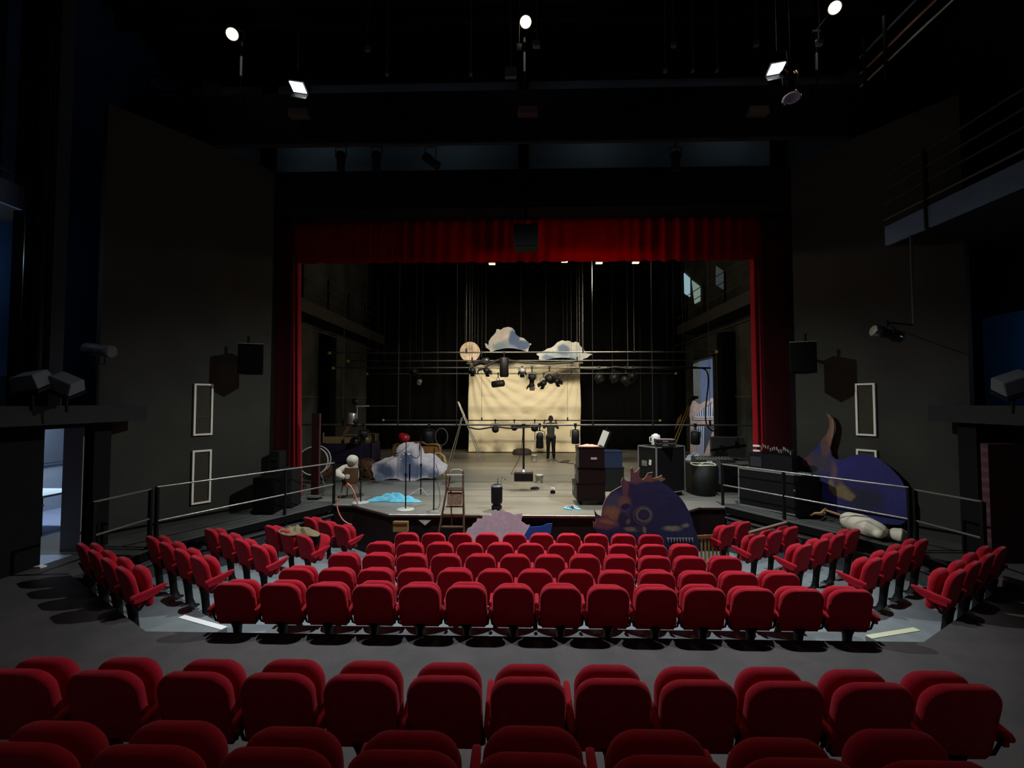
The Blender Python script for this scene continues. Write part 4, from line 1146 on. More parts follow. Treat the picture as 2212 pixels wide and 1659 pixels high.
# lantern with white flap
p = W(1305, 946, 12.4)
t = thing('flap_lantern', 'lantern with a big white flap hanging above the blue crate', 'stage light', p, 0, 'lanterns on the fly bars')
M_ = Matrix.Rotation(R(22), 4, 'Y')
m_ = MB(); m_.box((.05, .06, 0), (.16, .16, .46), M=M_); m_.build('housing', BLACKM, parent=t)
m_ = MB(); m_.box((-.02, -.04, -.02), (.17, .012, .42), M=M_); m_.build('flap', mat('white_flap', (.6, .57, .48), .5), parent=t)
m_ = MB(); m_.tube([(.08, .05, .2), (.1, .0, z6 - p.z)], .02, 6); m_.build('yoke', BLACKM, parent=t)

# stage working lights behind the valance
for i, q in enumerate(STAGE_LAMPS):
    l = thing('work_light', 'warm work light behind the valance hem, %s from left' % ordinal(i), 'work light', q, 0, 'work lights behind the valance')
    m_ = MB(); m_.box((0, -.02, .06), (.2, .14, .14)); m_.build('housing', BLACKM, parent=l)
    m_ = MB(); m_.box((0, .02, -.02), (.16, .10, .02)); m_.build('lens', mat('lit_work_lens', (1, 1, 1), .5, emit=(1, .62, .25), estr=3), parent=l)
    m_ = MB(); m_.tube([(0, 0, .1), (0, 0, 12.97 - q[2])], .012); m_.build('stem', BLACKM, parent=l)

# side galleries of the stage
for s, lb in ((-1, 'left'), (1, 'right')):
    x0 = 7.0
    za = 5.22 if s < 0 else 5.42
    t = thing('fly_gallery', 'long %s-hand gallery above the stage wing, grey fascia and rails' % lb, 'gallery', (x0 * s, 11.6, za))
    Ln = 22.85 - 11.6 - (0 if s < 0 else 1.5)
    a, b_ = sorted((0, .05 * s)); m_ = MB(); m_.bb(a, b_, 0, Ln, 0, .42); m_.build('fascia', mat('gallery_fascia', (.10, .09, .075), .8, noise=.3), parent=t)
    a, b_ = sorted((.05 * s, .93 * s)); m_ = MB(); m_.bb(a, b_, 0, Ln, .0, .08); m_.build('deck', BLACKW, parent=t)
    for h in (.75, 1.15, 1.5):
        m_ = MB(); m_.tube([(0, 0, h), (0, Ln, h)], .016); m_.build('rail', mat('dull_rail', (.12, .12, .11), .5, metal=.4), parent=t)
    yy = .8
    while yy < Ln:
        m_ = MB(); m_.bb(-.025, .025, yy - .025, yy + .025, .4, 1.5); m_.build('post', BLACKM, parent=t); yy += 1.9
    m_ = MB(); m_.tube([(-.1 * s, 0, -.5), (-.1 * s, Ln, -.5)], .022); m_.build('cable_tray', mat('dull_rail', (.12, .12, .11), .5), parent=t)
# lit window slots at the back of the right gallery
WG = mat('cold_window_glow', (.3, .5, .55), .5, emit=(.42, .68, .74), estr=.55)
WG2 = mat('green_window_glow', (.3, .5, .42), .5, emit=(.40, .55, .46), estr=.38)
WG3 = mat('dim_window_glow', (.1, .12, .13), .5, emit=(.3, .4, .42), estr=.09)
x_ = 7.9
def wslot(pxs, pys, mt, n_, lb):
    pts = [WX(px, py, x_) for px, py in zip(pxs, pys)]
    m_ = MB(); k = len(pts)
    a = pts; b2 = [p + Vector((.04, 0, 0)) for p in pts]
    m_.add(a + b2, [tuple(range(k)), tuple(range(k, 2 * k))[::-1]] + [(i, (i + 1) % k, (i + 1) % k + k, i + k) for i in range(k)])
    o = m_.build('window_%d' % n_, mt); tag(o, kind='structure')
wslot((1463, 1469, 1469, 1464), (572, 582, 636, 624), WG, 1, '')
wslot((1477, 1489, 1489, 1478), (590, 601, 641, 634), WG, 2, '')
wslot((1494, 1511, 1511, 1500), (606, 619, 650, 656), WG2, 3, '')
wslot((1399, 1421, 1419, 1399), (647, 647, 690, 690), WG3, 4, '')
wslot((1425, 1433, 1433, 1425), (610, 616, 680, 680), WG3, 5, '')
wslot((1546, 1561, 1561, 1546), (575, 585, 625, 615), WG3, 6, '')
wslot((1438, 1452, 1452, 1438), (622, 634, 680, 680), WG3, 7, '')

# the cloth screen
SX0, SX1 = W(1012, 880, 21.6).x, W(1254, 880, 21.6).x
SZ1 = W(1133, 787, 21.6).z
CAN = bpy.data.materials.new('unbleached_canvas'); CAN.use_nodes = True
N = CAN.node_tree.nodes; L = CAN.node_tree.links; b = N['Principled BSDF']; b.inputs['Base Color'].default_value = (.80, .72, .53, 1); b.inputs['Roughness'].default_value = .9; b.inputs['Specular IOR Level'].default_value = .1
vs = []; fs = []; nx, nz = 110, 90
rnd = random.Random(21)
cr = [(rnd.uniform(.1, .9), rnd.uniform(.05, .75), rnd.uniform(.04, .10), rnd.uniform(-.9, .9), rnd.uniform(.008, .022)) for _ in range(75)]
for j in range(nz + 1):
    v = j / nz
    for i in range(nx + 1):
        u = i / nx
        yy = 0
        # gathered rays from both top corners
        for cx, sg in ((0, 1), (1, -1)):
            dx = (u - cx) * sg; dz = (1.03 - v)
            an = math.atan2(dx, dz); rr_ = math.hypot(dx, dz)
            yy += .050 * math.sin(an * 34 + 2 * sg + 3 * math.sin(rr_ * 4)) * math.exp(-rr_ * 1.1) * (1 if an > .05 else .3)
        for (cu, cv, w, a, h) in cr:
            du = (u - cu) * math.cos(a) + (v - cv) * math.sin(a); dv = -(u - cu) * math.sin(a) + (v - cv) * math.cos(a)
            yy += h * math.exp(-(du / w) ** 2 - (dv / (w * .22)) ** 2)
        yy += .006 * math.cos((v - .48) * 60) * math.exp(-((v - .48) / .03) ** 2)
        z = SZ1 * v + (.03 if True else 0) + (.015 * math.sin(u * 46) if j == nz else 0)
        ed = .02 * math.sin(v * 9 + u * 3) * (1 if i in (0, nx) else 0)
        vs.append((SX0 + (SX1 - SX0) * u + ed, yy, z))
for j in range(nz):
    for i in range(nx):
        a0 = j * (nx + 1) + i; fs.append((a0, a0 + 1, a0 + nx + 2, a0 + nx + 1))
t = thing('cloth_screen', 'big creased cream cloth hung as a screen at the back of the stage', 'screen', ((SX0 + SX1) / 2, 21.6, 0))
m_ = MB(); m_.add(vs, fs, smooth=True)
o = m_.build('cloth', CAN, parent=t, loc=(-(SX0 + SX1) / 2, 0, 0)); sd = o.modifiers.new('s', 'SOLIDIFY'); sd.thickness = .006
m_ = MB(); m_.tube([(SX0 - .1 - (SX0 + SX1) / 2, .03, SZ1 + .05), (SX1 + .12 - (SX0 + SX1) / 2, .03, SZ1 + .07)], .04); m_.build('top_batten', mat('pale_batten', (.6, .56, .42), .5), parent=t)
for x in (-1.82, 1.82):
    m_ = MB(); m_.tube([(x, .03, SZ1 + .06), (x, .03, 12.97)], .009, 5); m_.build('hanging_line', WIRE, parent=t)

# cut-out clouds, moon ----------------------------------------------------------
def cutout(name, lab, cat, pts, d, th, mt, origin_px, lean=0, amp=.0, holes=None, group=None, brace=True, rz=0, z0=None):
    """outline (in photo pixels) measured at its own depth d, made a board of thickness th"""
    o0 = W(origin_px[0], origin_px[1], d)
    if z0 is not None: o0.z = z0
    pl = [W(x, y, d) for x, y in pts]
    ol = [(p.x - o0.x, p.z - o0.z) for p in pl]
    if amp:
        rr = random.Random(len(pts)); ol = [tuple(v) for v in wobble(ol, amp, rr)]
    t = thing(name, lab, cat, o0, rz, group)
    t.rotation_euler = (lean, 0, rz)
    m_ = MB(); m_.prism(ol, th, 0, None, 1)
    m_.build('painted_board', [mt, mat('plywood_edge', (.25, .17, .09), .7)], parent=t)
    return t
CLG = ((.42, .38, .36), (.30, .31, .33)); BLU = (.055, .085, .17); BLU2 = (.10, .14, .22)
t = cutout('cloud_cutout', 'grey and blue painted cloud hanging above the screen, the taller one', 'cloud cut-out',
    [(1047, 742), (1050, 751), (1060, 760), (1141, 760), (1142, 753), (1146, 744), (1140, 738), (1132, 731), (1122, 728), (1114, 722), (1112, 714), (1106, 708), (1098, 706), (1088, 708), (1081, 713), (1078, 711), (1073, 711), (1071, 718), (1066, 724), (1061, 729), (1056, 737), (1055, 746), (1051, 742)], 19.0, .02,
    paint('painted_cloud_tall', (.42, .37, .34), (.30, .29, .29), [(0, .05, .75, .35, (.17, .20, .24), .6), (.25, .38, .30, .42, BLU, .45), (.62, .1, .42, .25, BLU, .45), (-.35, .0, .4, .22, (.13, .17, .22), .6)], 3.2), (1097, 750), amp=.10)
m_ = MB(); m_.ball((W(1146, 745, 19).x - W(1097, 750, 19).x, -.02, .12), .03); m_.build('white_tip', PLASTW, parent=t)
for dx in (-.9, .55):
    m_ = MB(); m_.tube([(dx, .03, .2), (dx, .01, 12.97 - t.location.z)], .007, 5); m_.build('hanging_line', WIRE, parent=t)
t = cutout('cloud_cutout', 'flat pale blue painted cloud hanging above the screen at right', 'cloud cut-out',
    [(1158, 765), (1165, 770), (1164, 776), (1172, 779), (1255, 779), (1268, 773), (1281, 765), (1275, 764), (1266, 763), (1261, 755), (1254, 748), (1250, 740), (1243, 738), (1238, 740), (1228, 736), (1214, 735), (1203, 740), (1197, 747), (1182, 753), (1168, 760)], 18.6, .02,
    paint('painted_cloud_flat', (.46, .46, .42), (.36, .38, .37), [(0, -.15, 1.1, .28, (.22, .29, .33), .6), (0, .12, .36, .28, BLU2, .5), (-.6, -.2, .35, .14, BLU2, .6), (.3, -.25, .3, .12, BLU2, .6)], 3.2), (1217, 762), amp=.08)
for dx in (-.7, .75):
    m_ = MB(); m_.tube([(dx, .03, .2), (dx, .01, 12.97 - t.location.z)], .007, 5); m_.build('hanging_line', WIRE, parent=t)
MOON = paint('painted_moon', (.62, .50, .38), (.48, .37, .26), [(.02, .14, .2, .13, (.32, .25, .17), .8), (-.16, .03, .10, .16, (.36, .28, .2), .8), (.12, .02, .1, .07, (.34, .27, .19), .8), (.0, -.25, .2, .12, (.72, .58, .45), .8)], 9)
p = W(1015, 760, 18.5)
t = thing('moon_cutout', 'round painted moon disc hanging left of the clouds', 'moon cut-out', p)
m_ = MB(); m_.prism([(.405 * math.cos(q), .405 * math.sin(q)) for q in [2 * PI * k / 48 for k in range(48)]], .02, 0); m_.build('painted_disc', MOON, parent=t)
for dx in (-.2, .2):
    m_ = MB(); m_.tube([(dx, .03, .3), (dx, .01, 12.97 - t.location.z)], .006, 5); m_.build('hanging_line', WIRE, parent=t)
# big cloud on stage at left
t = cutout('cloud_cutout', 'big grey and blue painted cloud standing before the wooden bed', 'cloud cut-out',
    [(804, 1004), (802, 1014), (806, 1022), (806, 1030), (813, 1039), (822, 1040), (832, 1036), (843, 1034), (856, 1034), (868, 1038), (884, 1040), (898, 1038), (908, 1034), (934, 1034), (948, 1027), (958, 1021), (965, 1014), (967, 1004), (961, 1000), (956, 998), (951, 992), (946, 987), (939, 981), (930, 979), (917, 980), (914, 970), (908, 960), (903, 957), (899, 959), (893, 955), (880, 955), (870, 957), (861, 963), (857, 970), (857, 978), (850, 984), (842, 988), (832, 989), (822, 995), (812, 999)], 13.9, .02,
    paint('painted_cloud_stage', (.70, .61, .61), (.55, .50, .52), [(-.7, -.12, .5, .35, (.07, .09, .15), .75), (-.1, .15, .42, .55, (.075, .095, .16), .7), (.15, -.1, .75, .32, (.10, .12, .18), .7), (.72, -.2, .3, .25, (.09, .11, .17), .7), (-.95, -.3, .25, .15, (.18, .22, .28), .7)], 2.6, distort=.35), (885, 1010), amp=.08)
m_ = MB(); m_.box((0, .25, -.15), (.04, .5, .5)); m_.build('support_brace', WOOD, parent=t)
# pale cloud in the pit
t = cutout('cloud_cutout', 'pale lilac paper cloud propped in the pit below the stage', 'cloud cut-out',
    [(1006, 1152), (1010, 1142), (1019, 1137), (1022, 1131), (1029, 1127), (1031, 1120), (1041, 1121), (1043, 1113), (1053, 1112), (1061, 1114), (1063, 1103), (1072, 1101), (1077, 1107), (1082, 1099), (1086, 1101), (1092, 1105), (1101, 1107), (1110, 1112), (1119, 1110), (1129, 1109), (1127, 1120), (1126, 1126), (1132, 1130), (1138, 1134), (1145, 1134), (1141, 1142), (1136, 1150), (1130, 1160), (1110, 1185), (1040, 1185)], 9.45, .015,
    paint('painted_cloud_pit', (.62, .60, .68), (.56, .54, .62), [(-.2, .2, .22, .08, (.34, .29, .28), .9), (.1, .22, .12, .05, (.40, .34, .33), .9)], 2.5), (1075, 1180), amp=.14, z0=ZF[0] + .01)
m_ = MB()
pts = [W(x, y, 9.62) for x, y in ((1118, 1152), (1135, 1139), (1170, 1137), (1183, 1131), (1193, 1131), (1190, 1150), (1180, 1185), (1120, 1185))]
o0 = Vector((pts[0].x, 9.62, ZF[0]))
m_.prism([(p.x - o0.x, p.z - o0.z) for p in pts], .02)
t = m_.build('blue_board', mat('royal_blue_paint', (.02, .06, .28), .7)); t.location = o0
tag(t, 'royal blue painted board leaning behind the lilac cloud', 'board')

# the sea monster's head in the pit
NAVY = (.022, .018, .075); RUST = (.16, .06, .04); SKIN = (.20, .105, .055); BONE = (.18, .145, .09); PLUM = (.12, .045, .06)
HP = [(1283, 1100), (1290, 1111), (1299, 1115), (1301, 1096), (1308, 1078), (1320, 1063), (1335, 1054), (1343, 1050), (1342, 1040), (1346, 1031), (1352, 1038), (1361, 1040), (1362, 1025), (1361, 1013), (1366, 1009), (1370, 1021), (1376, 1018), (1382, 1010), (1383, 1016), (1380, 1028), (1388, 1036), (1394, 1032), (1400, 1022), (1411, 1020), (1407, 1031), (1412, 1033), (1422, 1031), (1430, 1026), (1431, 1032), (1438, 1034), (1432, 1039), (1427, 1042), (1444, 1051), (1460, 1066), (1478, 1086), (1490, 1108), (1498, 1135), (1504, 1150), (1510, 1170), (1500, 1230), (1310, 1230), (1290, 1150), (1282, 1140), (1281, 1126), (1286, 1131), (1287, 1122)]
def hp(x, y, d=9.3):
    a = W(x, y, d); o_ = W(1390, 1110, d); return (a.x - o_.x, a.z - o_.z)
c = lambda x, y, rx, ry, col, s: (*hp(x, y), rx * .0093, ry * .0093, col, s)
HM = paint('painted_monster_head', NAVY, (.016, .014, .05), [c(1325, 1100, 40, 50, (.05, .05, .10), .5), c(1322, 1108, 26, 22, SKIN, .7), c(1348, 1086, 18, 22, (.16, .075, .05), .7), c(1352, 1050, 10, 34, PLUM, .5), c(1370, 1026, 26, 20, PLUM, .3), c(1405, 1034, 30, 9, RUST, .5), c(1430, 1034, 12, 8, SKIN, .5), c(1305, 1130, 32, 13, PLUM, .3), c(1312, 1127, 22, 6, SKIN, .6), c(1345, 1122, 14, 24, (.02, .015, .04), .5), c(1350, 1095, 12, 7, (.012, .010, .05), .4),
    c(1391, 1112, 15, 14, (.10, .095, .07), (.24,)), c(1389, 1113, 20, 19, (.055, .052, .05), (.10,)), c(1391, 1112, 7, 7, (.03, .02, .06), .5), c(1358, 1124, 7, 8, (.12, .10, .08), .8), c(1368, 1142, 26, 8, BONE, .6), c(1385, 1140, 14, 9, (.03, .03, .06), .6), c(1392, 1144, 4, 12, BONE, .6), c(1452, 1142, 26, 9, (.20, .17, .12), .6), c(1480, 1135, 10, 8, (.18, .16, .12), .7)], 3.0, distort=.18)
t = cutout('monster_head_cutout', 'big painted sea monster head cut-out with spiky crest behind the front row', 'scenery cut-out', HP, 9.3, .03, HM, (1390, 1110), amp=.04)
m_ = MB(); m_.box((.1, .12, -.75), (.06, .2, 1.1)); m_.build('support_brace', WOOD, parent=t)
m_ = MB()
for k in range(9):
    x0 = hp(1440 + k * 6.5, 1161); m_.add([(x0[0], -.02, x0[1]), (x0[0] + .045, -.02, x0[1] - .005), (x0[0] + .03, -.02, x0[1] - .10), (x0[0], -.005, x0[1]), (x0[0] + .045, -.005, x0[1] - .005), (x0[0] + .03, -.005, x0[1] - .10)], [(0, 2, 1), (3, 4, 5), (0, 1, 4, 3), (1, 2, 5, 4), (2, 0, 3, 5)])
m_.build('teeth', mat('painted_teeth', (.22, .21, .20), .7), parent=t)

# its tail on the right walkway
TP = [(1732, 993), (1742, 987), (1752, 977), (1763, 967), (1775, 950), (1786, 937), (1792, 920), (1791, 905), (1784, 893), (1793, 896), (1800, 905), (1803, 920), (1800, 940), (1796, 955), (1793, 968), (1797, 985), (1804, 992), (1820, 993), (1835, 986), (1855, 981), (1880, 983), (1900, 993), (1922, 1010), (1942, 1030), (1957, 1058), (1966, 1085), (1966, 1108), (1958, 1125), (1945, 1134), (1900, 1130), (1850, 1122), (1800, 1105), (1782, 1095), (1776, 1070), (1776, 1045), (1768, 1030), (1750, 1018), (1745, 1008), (1738, 1008)]
TPL = [(7.52, 8.05), (5.98, 10.42)]        # the board leans along the right splay wall
TU = (Vector(TPL[0]) - Vector(TPL[1])).normalized()
TO = on_wall(1860, 1060, TPL); TO.z = 0
def tp(x, y):
    a = on_wall(x, y, TPL); return ((Vector((a.x, a.y)) - Vector((TO.x, TO.y))).dot(TU), a.z)
def c(x, y, rx, ry, col, s_):
    l_ = tp(x - rx, y); r_ = tp(x + rx, y); u_ = tp(x, y - ry); d_ = tp(x, y + ry); m__ = tp(x, y)
    return (m__[0], m__[1], abs(r_[0] - l_[0]) / 2, abs(u_[1] - d_[1]) / 2, col, s_)
TM = paint('painted_monster_tail', (.032, .030, .17), (.026, .024, .13), [c(1860, 1075, 70, 38, (.028, .026, .05), .6), c(1800, 1110, 60, 26, (.03, .028, .075), .6), c(1930, 1075, 25, 40, (.032, .03, .15), .6), c(1760, 1000, 50, 32, (.055, .045, .07), .4), c(1790, 930, 22, 50, (.20, .10, .055), .4), c(1800, 925, 5, 40, (.26, .15, .09), .7), c(1783, 965, 14, 30, (.12, .06, .06), .6), c(1745, 997, 14, 14, PLUM, .5), c(1757, 1012, 14, 12, (.012, .01, .02), .5), c(1800, 1020, 10, 34, (.13, .075, .09), .7), c(1815, 1040, 12, 10, (.11, .06, .07), .7), c(1818, 1060, 26, 20, (.20, .15, .065), .5), c(1832, 1071, 18, 14, (.22, .17, .08), .5), c(1795, 1045, 8, 14, (.2, .16, .08), .6)], 2.6, distort=.22)
t = thing('monster_tail_cutout', 'blue rounded monster tail cut-out with a curved horn on the right walkway', 'scenery cut-out', (TO.x, TO.y, 0), math.atan2(TU.y, TU.x))
zmin = wz(8.9) + .01
ol = [tp(x, y) for x, y in TP]; ol = [(a_, max(b_, zmin)) for a_, b_ in ol]
ol = [tuple(v) for v in wobble(ol, .03, random.Random(6))]
ol = [(a_, max(b_, zmin)) for a_, b_ in ol]
m_ = MB(); m_.prism(ol, .03, 0, None, 1); m_.build('painted_board', [TM, mat('plywood_edge', (.25, .17, .09), .7)], parent=t)

# ================================================================ people and soft figures: one continuous surface from tapered limbs
def body_mesh(name, limbs, mt, parent=None, loc=None, voxel=.014, smooth=2):
    m_ = MB()
    for L_ in limbs:
        pts = [Vector(q[:3]) for q in L_]
        rs_ = [q[3] for q in L_]
        sq = L_[0][4] if len(L_[0]) > 4 else 1.0
        # round the ends
        a = (pts[0] - pts[1]).normalized(); b_ = (pts[-1] - pts[-2]).normalized()
        P = [pts[0] + a * rs_[0] * .8, pts[0] + a * rs_[0] * .5] + pts + [pts[-1] + b_ * rs_[-1] * .5, pts[-1] + b_ * rs_[-1] * .8]
        Q = [rs_[0] * .3, rs_[0] * .8] + rs_ + [rs_[-1] * .8, rs_[-1] * .3]
        m_.tube(P, Q, 14, sq=sq)
    o = m_.build(name, mt, parent=parent, loc=loc)
    r = o.modifiers.new('remesh', 'REMESH'); r.mode = 'VOXEL'; r.voxel_size = voxel; r.use_smooth_shade = True
    if smooth:
        k = o.modifiers.new('smooth', 'SMOOTH'); k.factor = .5; k.iterations = smooth
    return o
# the technician, seen from behind, both hands up at the low far bar
fp = WZ(1190, 991, 0)
hz = BAR[4][3]
t = thing('person', 'person seen from behind in dark clothes, hands raised to the low fly bar', 'person', (fp.x, fp.y, 0))
by = 19.7 - fp.y
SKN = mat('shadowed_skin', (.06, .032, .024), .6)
elb = 1.28
arms = []
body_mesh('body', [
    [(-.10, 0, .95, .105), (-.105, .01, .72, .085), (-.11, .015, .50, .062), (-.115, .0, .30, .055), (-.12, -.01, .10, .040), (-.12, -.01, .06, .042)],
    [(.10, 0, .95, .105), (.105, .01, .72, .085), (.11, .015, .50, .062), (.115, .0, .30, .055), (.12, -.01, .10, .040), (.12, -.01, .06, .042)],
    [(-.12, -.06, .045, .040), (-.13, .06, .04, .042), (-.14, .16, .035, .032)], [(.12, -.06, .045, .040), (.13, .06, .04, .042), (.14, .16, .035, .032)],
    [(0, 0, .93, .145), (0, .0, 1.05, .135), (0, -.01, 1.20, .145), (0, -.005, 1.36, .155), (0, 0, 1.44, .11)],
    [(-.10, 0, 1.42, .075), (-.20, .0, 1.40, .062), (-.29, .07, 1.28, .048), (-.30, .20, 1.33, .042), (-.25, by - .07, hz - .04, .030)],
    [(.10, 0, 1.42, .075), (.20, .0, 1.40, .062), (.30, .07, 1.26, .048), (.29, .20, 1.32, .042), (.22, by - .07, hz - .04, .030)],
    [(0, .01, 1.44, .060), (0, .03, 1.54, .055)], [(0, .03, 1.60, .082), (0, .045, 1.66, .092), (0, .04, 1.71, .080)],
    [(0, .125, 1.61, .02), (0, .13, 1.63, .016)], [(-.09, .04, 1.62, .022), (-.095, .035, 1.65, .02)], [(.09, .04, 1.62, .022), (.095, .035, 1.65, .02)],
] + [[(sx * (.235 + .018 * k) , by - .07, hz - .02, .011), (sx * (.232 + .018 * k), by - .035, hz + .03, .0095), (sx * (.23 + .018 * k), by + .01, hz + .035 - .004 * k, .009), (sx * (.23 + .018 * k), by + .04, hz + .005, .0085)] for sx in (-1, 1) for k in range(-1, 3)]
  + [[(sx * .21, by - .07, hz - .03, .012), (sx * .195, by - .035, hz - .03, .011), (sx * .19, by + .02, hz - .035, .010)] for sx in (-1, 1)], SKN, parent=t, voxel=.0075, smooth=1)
body_mesh('shirt', [
    [(0, 0, .92, .158), (0, 0, 1.05, .150), (0, -.01, 1.20, .158), (0, -.005, 1.36, .168), (0, 0, 1.43, .12)],
    [(-.10, 0, 1.42, .088), (-.20, 0, 1.40, .076), (-.27, .05, 1.30, .066)], [(.10, 0, 1.42, .088), (.20, 0, 1.40, .076), (.28, .05, 1.29, .066)]], mat('dark_grey_shirt', (.022, .025, .024), .9), parent=t, voxel=.012)
body_mesh('trousers', [
    [(0, 0, .96, .155), (0, 0, .90, .15)],
    [(-.10, 0, .90, .118), (-.105, .01, .70, .097), (-.11, .015, .48, .078), (-.115, 0, .28, .072), (-.12, -.01, .12, .066)],
    [(.10, 0, .90, .118), (.105, .01, .70, .097), (.11, .015, .48, .078), (.115, 0, .28, .072), (.12, -.01, .12, .066)]], mat('black_trousers', (.004, .004, .005), .9), parent=t, voxel=.012)
body_mesh('shoe', [[(-.12, -.07, .05, .050), (-.13, .06, .045, .052), (-.145, .18, .04, .042)]], BLACK, parent=t, voxel=.01)
body_mesh('shoe', [[(.12, -.07, .05, .050), (.13, .06, .045, .052), (.145, .18, .04, .042)]], BLACK, parent=t, voxel=.01)
body_mesh('hair', [[(0, .0, 1.62, .088), (0, .01, 1.68, .10), (0, .02, 1.72, .088)]], mat('dark_hair', (.02, .013, .009), .8), parent=t, voxel=.01)

# cream stuffed figure lying on the right walkway
MZ = .02
def mp_(px, py, z):
    return WZ(px, py, z)
o0 = WZ(1880, 1150, MZ - .05)
t = thing('stuffed_figure', 'cream stuffed figure with a wooden stick lying on the right walkway', 'puppet', (o0.x, o0.y, wz(o0.y)))
L0 = Vector((o0.x, o0.y, wz(o0.y))); t.location = L0 + Vector((-.09, -.07, 0))
def q_(px, py, r):
    r *= 1.28; p = WZ(px, py, wz(8.9) + r + .04) - L0
    return (p.x, p.y, p.z - .035, r)
body_mesh('body', [[q_(1838, 1118, .125), q_(1862, 1125, .14), q_(1885, 1133, .135), q_(1905, 1140, .11)], [q_(1890, 1137, .10), (*q_(1903, 1148, .08)[:3], .07)],
    [q_(1905, 1140, .085), q_(1918, 1145, .065), q_(1930, 1149, .05)]], CREAM, parent=t, voxel=.018, smooth=4)
body_mesh('head', [[q_(1938, 1147, .085), q_(1950, 1149, .095), q_(1957, 1151, .075)]], CREAM, parent=t, voxel=.016, smooth=3)
STK = mat('pale_stick_wood', (.42, .24, .12), .6, noise=.3)
def qz_(px, py, z):
    return tuple(WZ(px, py, z) - L0)
m_ = MB(); m_.tube([qz_(1790, 1101, .16), qz_(1815, 1109, .14), qz_(1836, 1117, .13)], .024); m_.build('stick', STK, parent=t)
m_ = MB(); m_.tube([qz_(1756, 1112, .05), qz_(1766, 1107, .10), qz_(1778, 1107, .13), qz_(1788, 1098, .16)], [.012, .025, .028, .028]); m_.tube([qz_(1770, 1110, .06), qz_(1780, 1110, .08), qz_(1788, 1106, .13)], [.01, .02, .022]); m_.build('carved_hand', STK, parent=t)

# ---------------------------------------------------------------- generic bits
def put(o, loc, rz=0):
    o.location = loc; o.rotation_euler = (0, 0, rz); return o
def at0(px, py): return WZ(px, py, 0.0)

# big flight case
a = at0(1438, 1072)
def case_(name, lab, loc, rz, w, d, h, body, edge, wheels=True, latches=True, cat='flight case', group=None, lidz=None):
    t = thing(name, lab, cat, loc, rz, group)
    z0 = .12 if wheels else 0
    m_ = MB(); m_.bb(0, w, 0, d, z0, h); m_.build('case_body', body, parent=t)
    m_ = MB(); e = .028
    for x in (0, w):
        for y_ in (0, d):
            m_.bb(x - e / 2, x + e / 2, y_ - e / 2, y_ + e / 2, z0, h + .003)
    for z_ in (z0, h):
        for y_ in (0, d): m_.bb(-e / 2, w + e / 2, y_ - e / 2, y_ + e / 2, z_ - e / 2, z_ + e / 2)
        for x in (0, w): m_.bb(x - e / 2, x + e / 2, -e / 2, d + e / 2, z_ - e / 2, z_ + e / 2)
    m_.build('metal_edging', edge, parent=t)
    if wheels:
        for x in (.08, w - .08):
            for y_ in (.08, d - .08):
                m_ = MB(); m_.lathe([(.02, -.02), (.05, -.018), (.05, .018), (.02, .02)], 12, M=Mx((x, y_, .05), rx=PI / 2)); m_.box((x, y_, .10), (.06, .06, .06)); m_.build('castor', BLACKM, parent=t)
    return t
EDGE = mat('case_edge_metal', (.26, .25, .25), .45, metal=.5)
CB = mat('black_case_board', (.0035, .0035, .0035), .55, spec=.25)
rzc = R(29)
a = at0(1419, 1078)
c = case_('flight_case', 'tall black flight case with metal edges standing at stage right', (a.x, a.y, 0), rzc, .95, .62, 1.24, CB, EDGE)
# rotate so that the near vertical edge stands where the photo shows it: short side left, long side right
M_ = c
m_ = MB(); m_.box((-.012, .40, .82), (.02, .17, .13)); m_.box((-.02, .40, .82), (.02, .12, .02)); m_.build('recessed_handle', mat('handle_metal', (.22, .22, .2), .4, metal=.5), parent=c)
m_ = MB(); m_.box((-.012, .20, .86), (.006, .08, .13), rot=Matrix.Rotation(.15, 3, 'X')); m_.build('paper_label', mat('paper', (.5, .48, .42), .8), parent=c)
def on_case(u, v, z): # u along long side, v along short
    q = Matrix.Rotation(rzc, 3, 'Z') @ Vector((u, v, 0)); return Vector((a.x + q.x, a.y + q.y, z))
for k, z_ in enumerate((1.256, 1.351)):
    t = thing('tool_case', 'small black tool case, %s of the two on the flight case' % ('lower' if k == 0 else 'upper'), 'tool case', on_case(.05, .05, z_), rzc - R(35 if k == 0 else 33), 'tool cases on the flight case')
    m_ = MB(); m_.bb(0, .46, 0, .30, 0, .085); m_.build('case_body', CB, parent=t, bevel=.01)
    for x in (.07, .37):
        m_ = MB(); m_.box((x, -.006, .05), (.05, .014, .03)); m_.build('latch', CHROME, parent=t)
    m_ = MB(); m_.box((.22, -.006, .04), (.13, .012, .03)); m_.build('handle', ALU, parent=t)
    m_ = MB(); m_.bb(.01, .45, .01, .29, .085, .088); m_.build('pale_lid', mat('pale_lid', (.30, .22, .19), .8), parent=t)  # lid sheet paler than the case body
t = thing('plastic_canister', 'white plastic canister with rounded top on the flight case', 'canister', on_case(.40, .42, 1.256), 0)
m_ = MB(); m_.lathe([(.10, 0), (.11, .02), (.11, .23), (.095, .26), (.05, .27), (.05, .29), (.0, .29)], 20); m_.build('body', PLASTW, parent=t)
m_ = MB(); m_.tube([(-.10, 0, .2), (-.15, 0, .2), (-.15, 0, .08), (-.10, 0, .08)], .014, 6); m_.build('handle', PLASTW, parent=t)

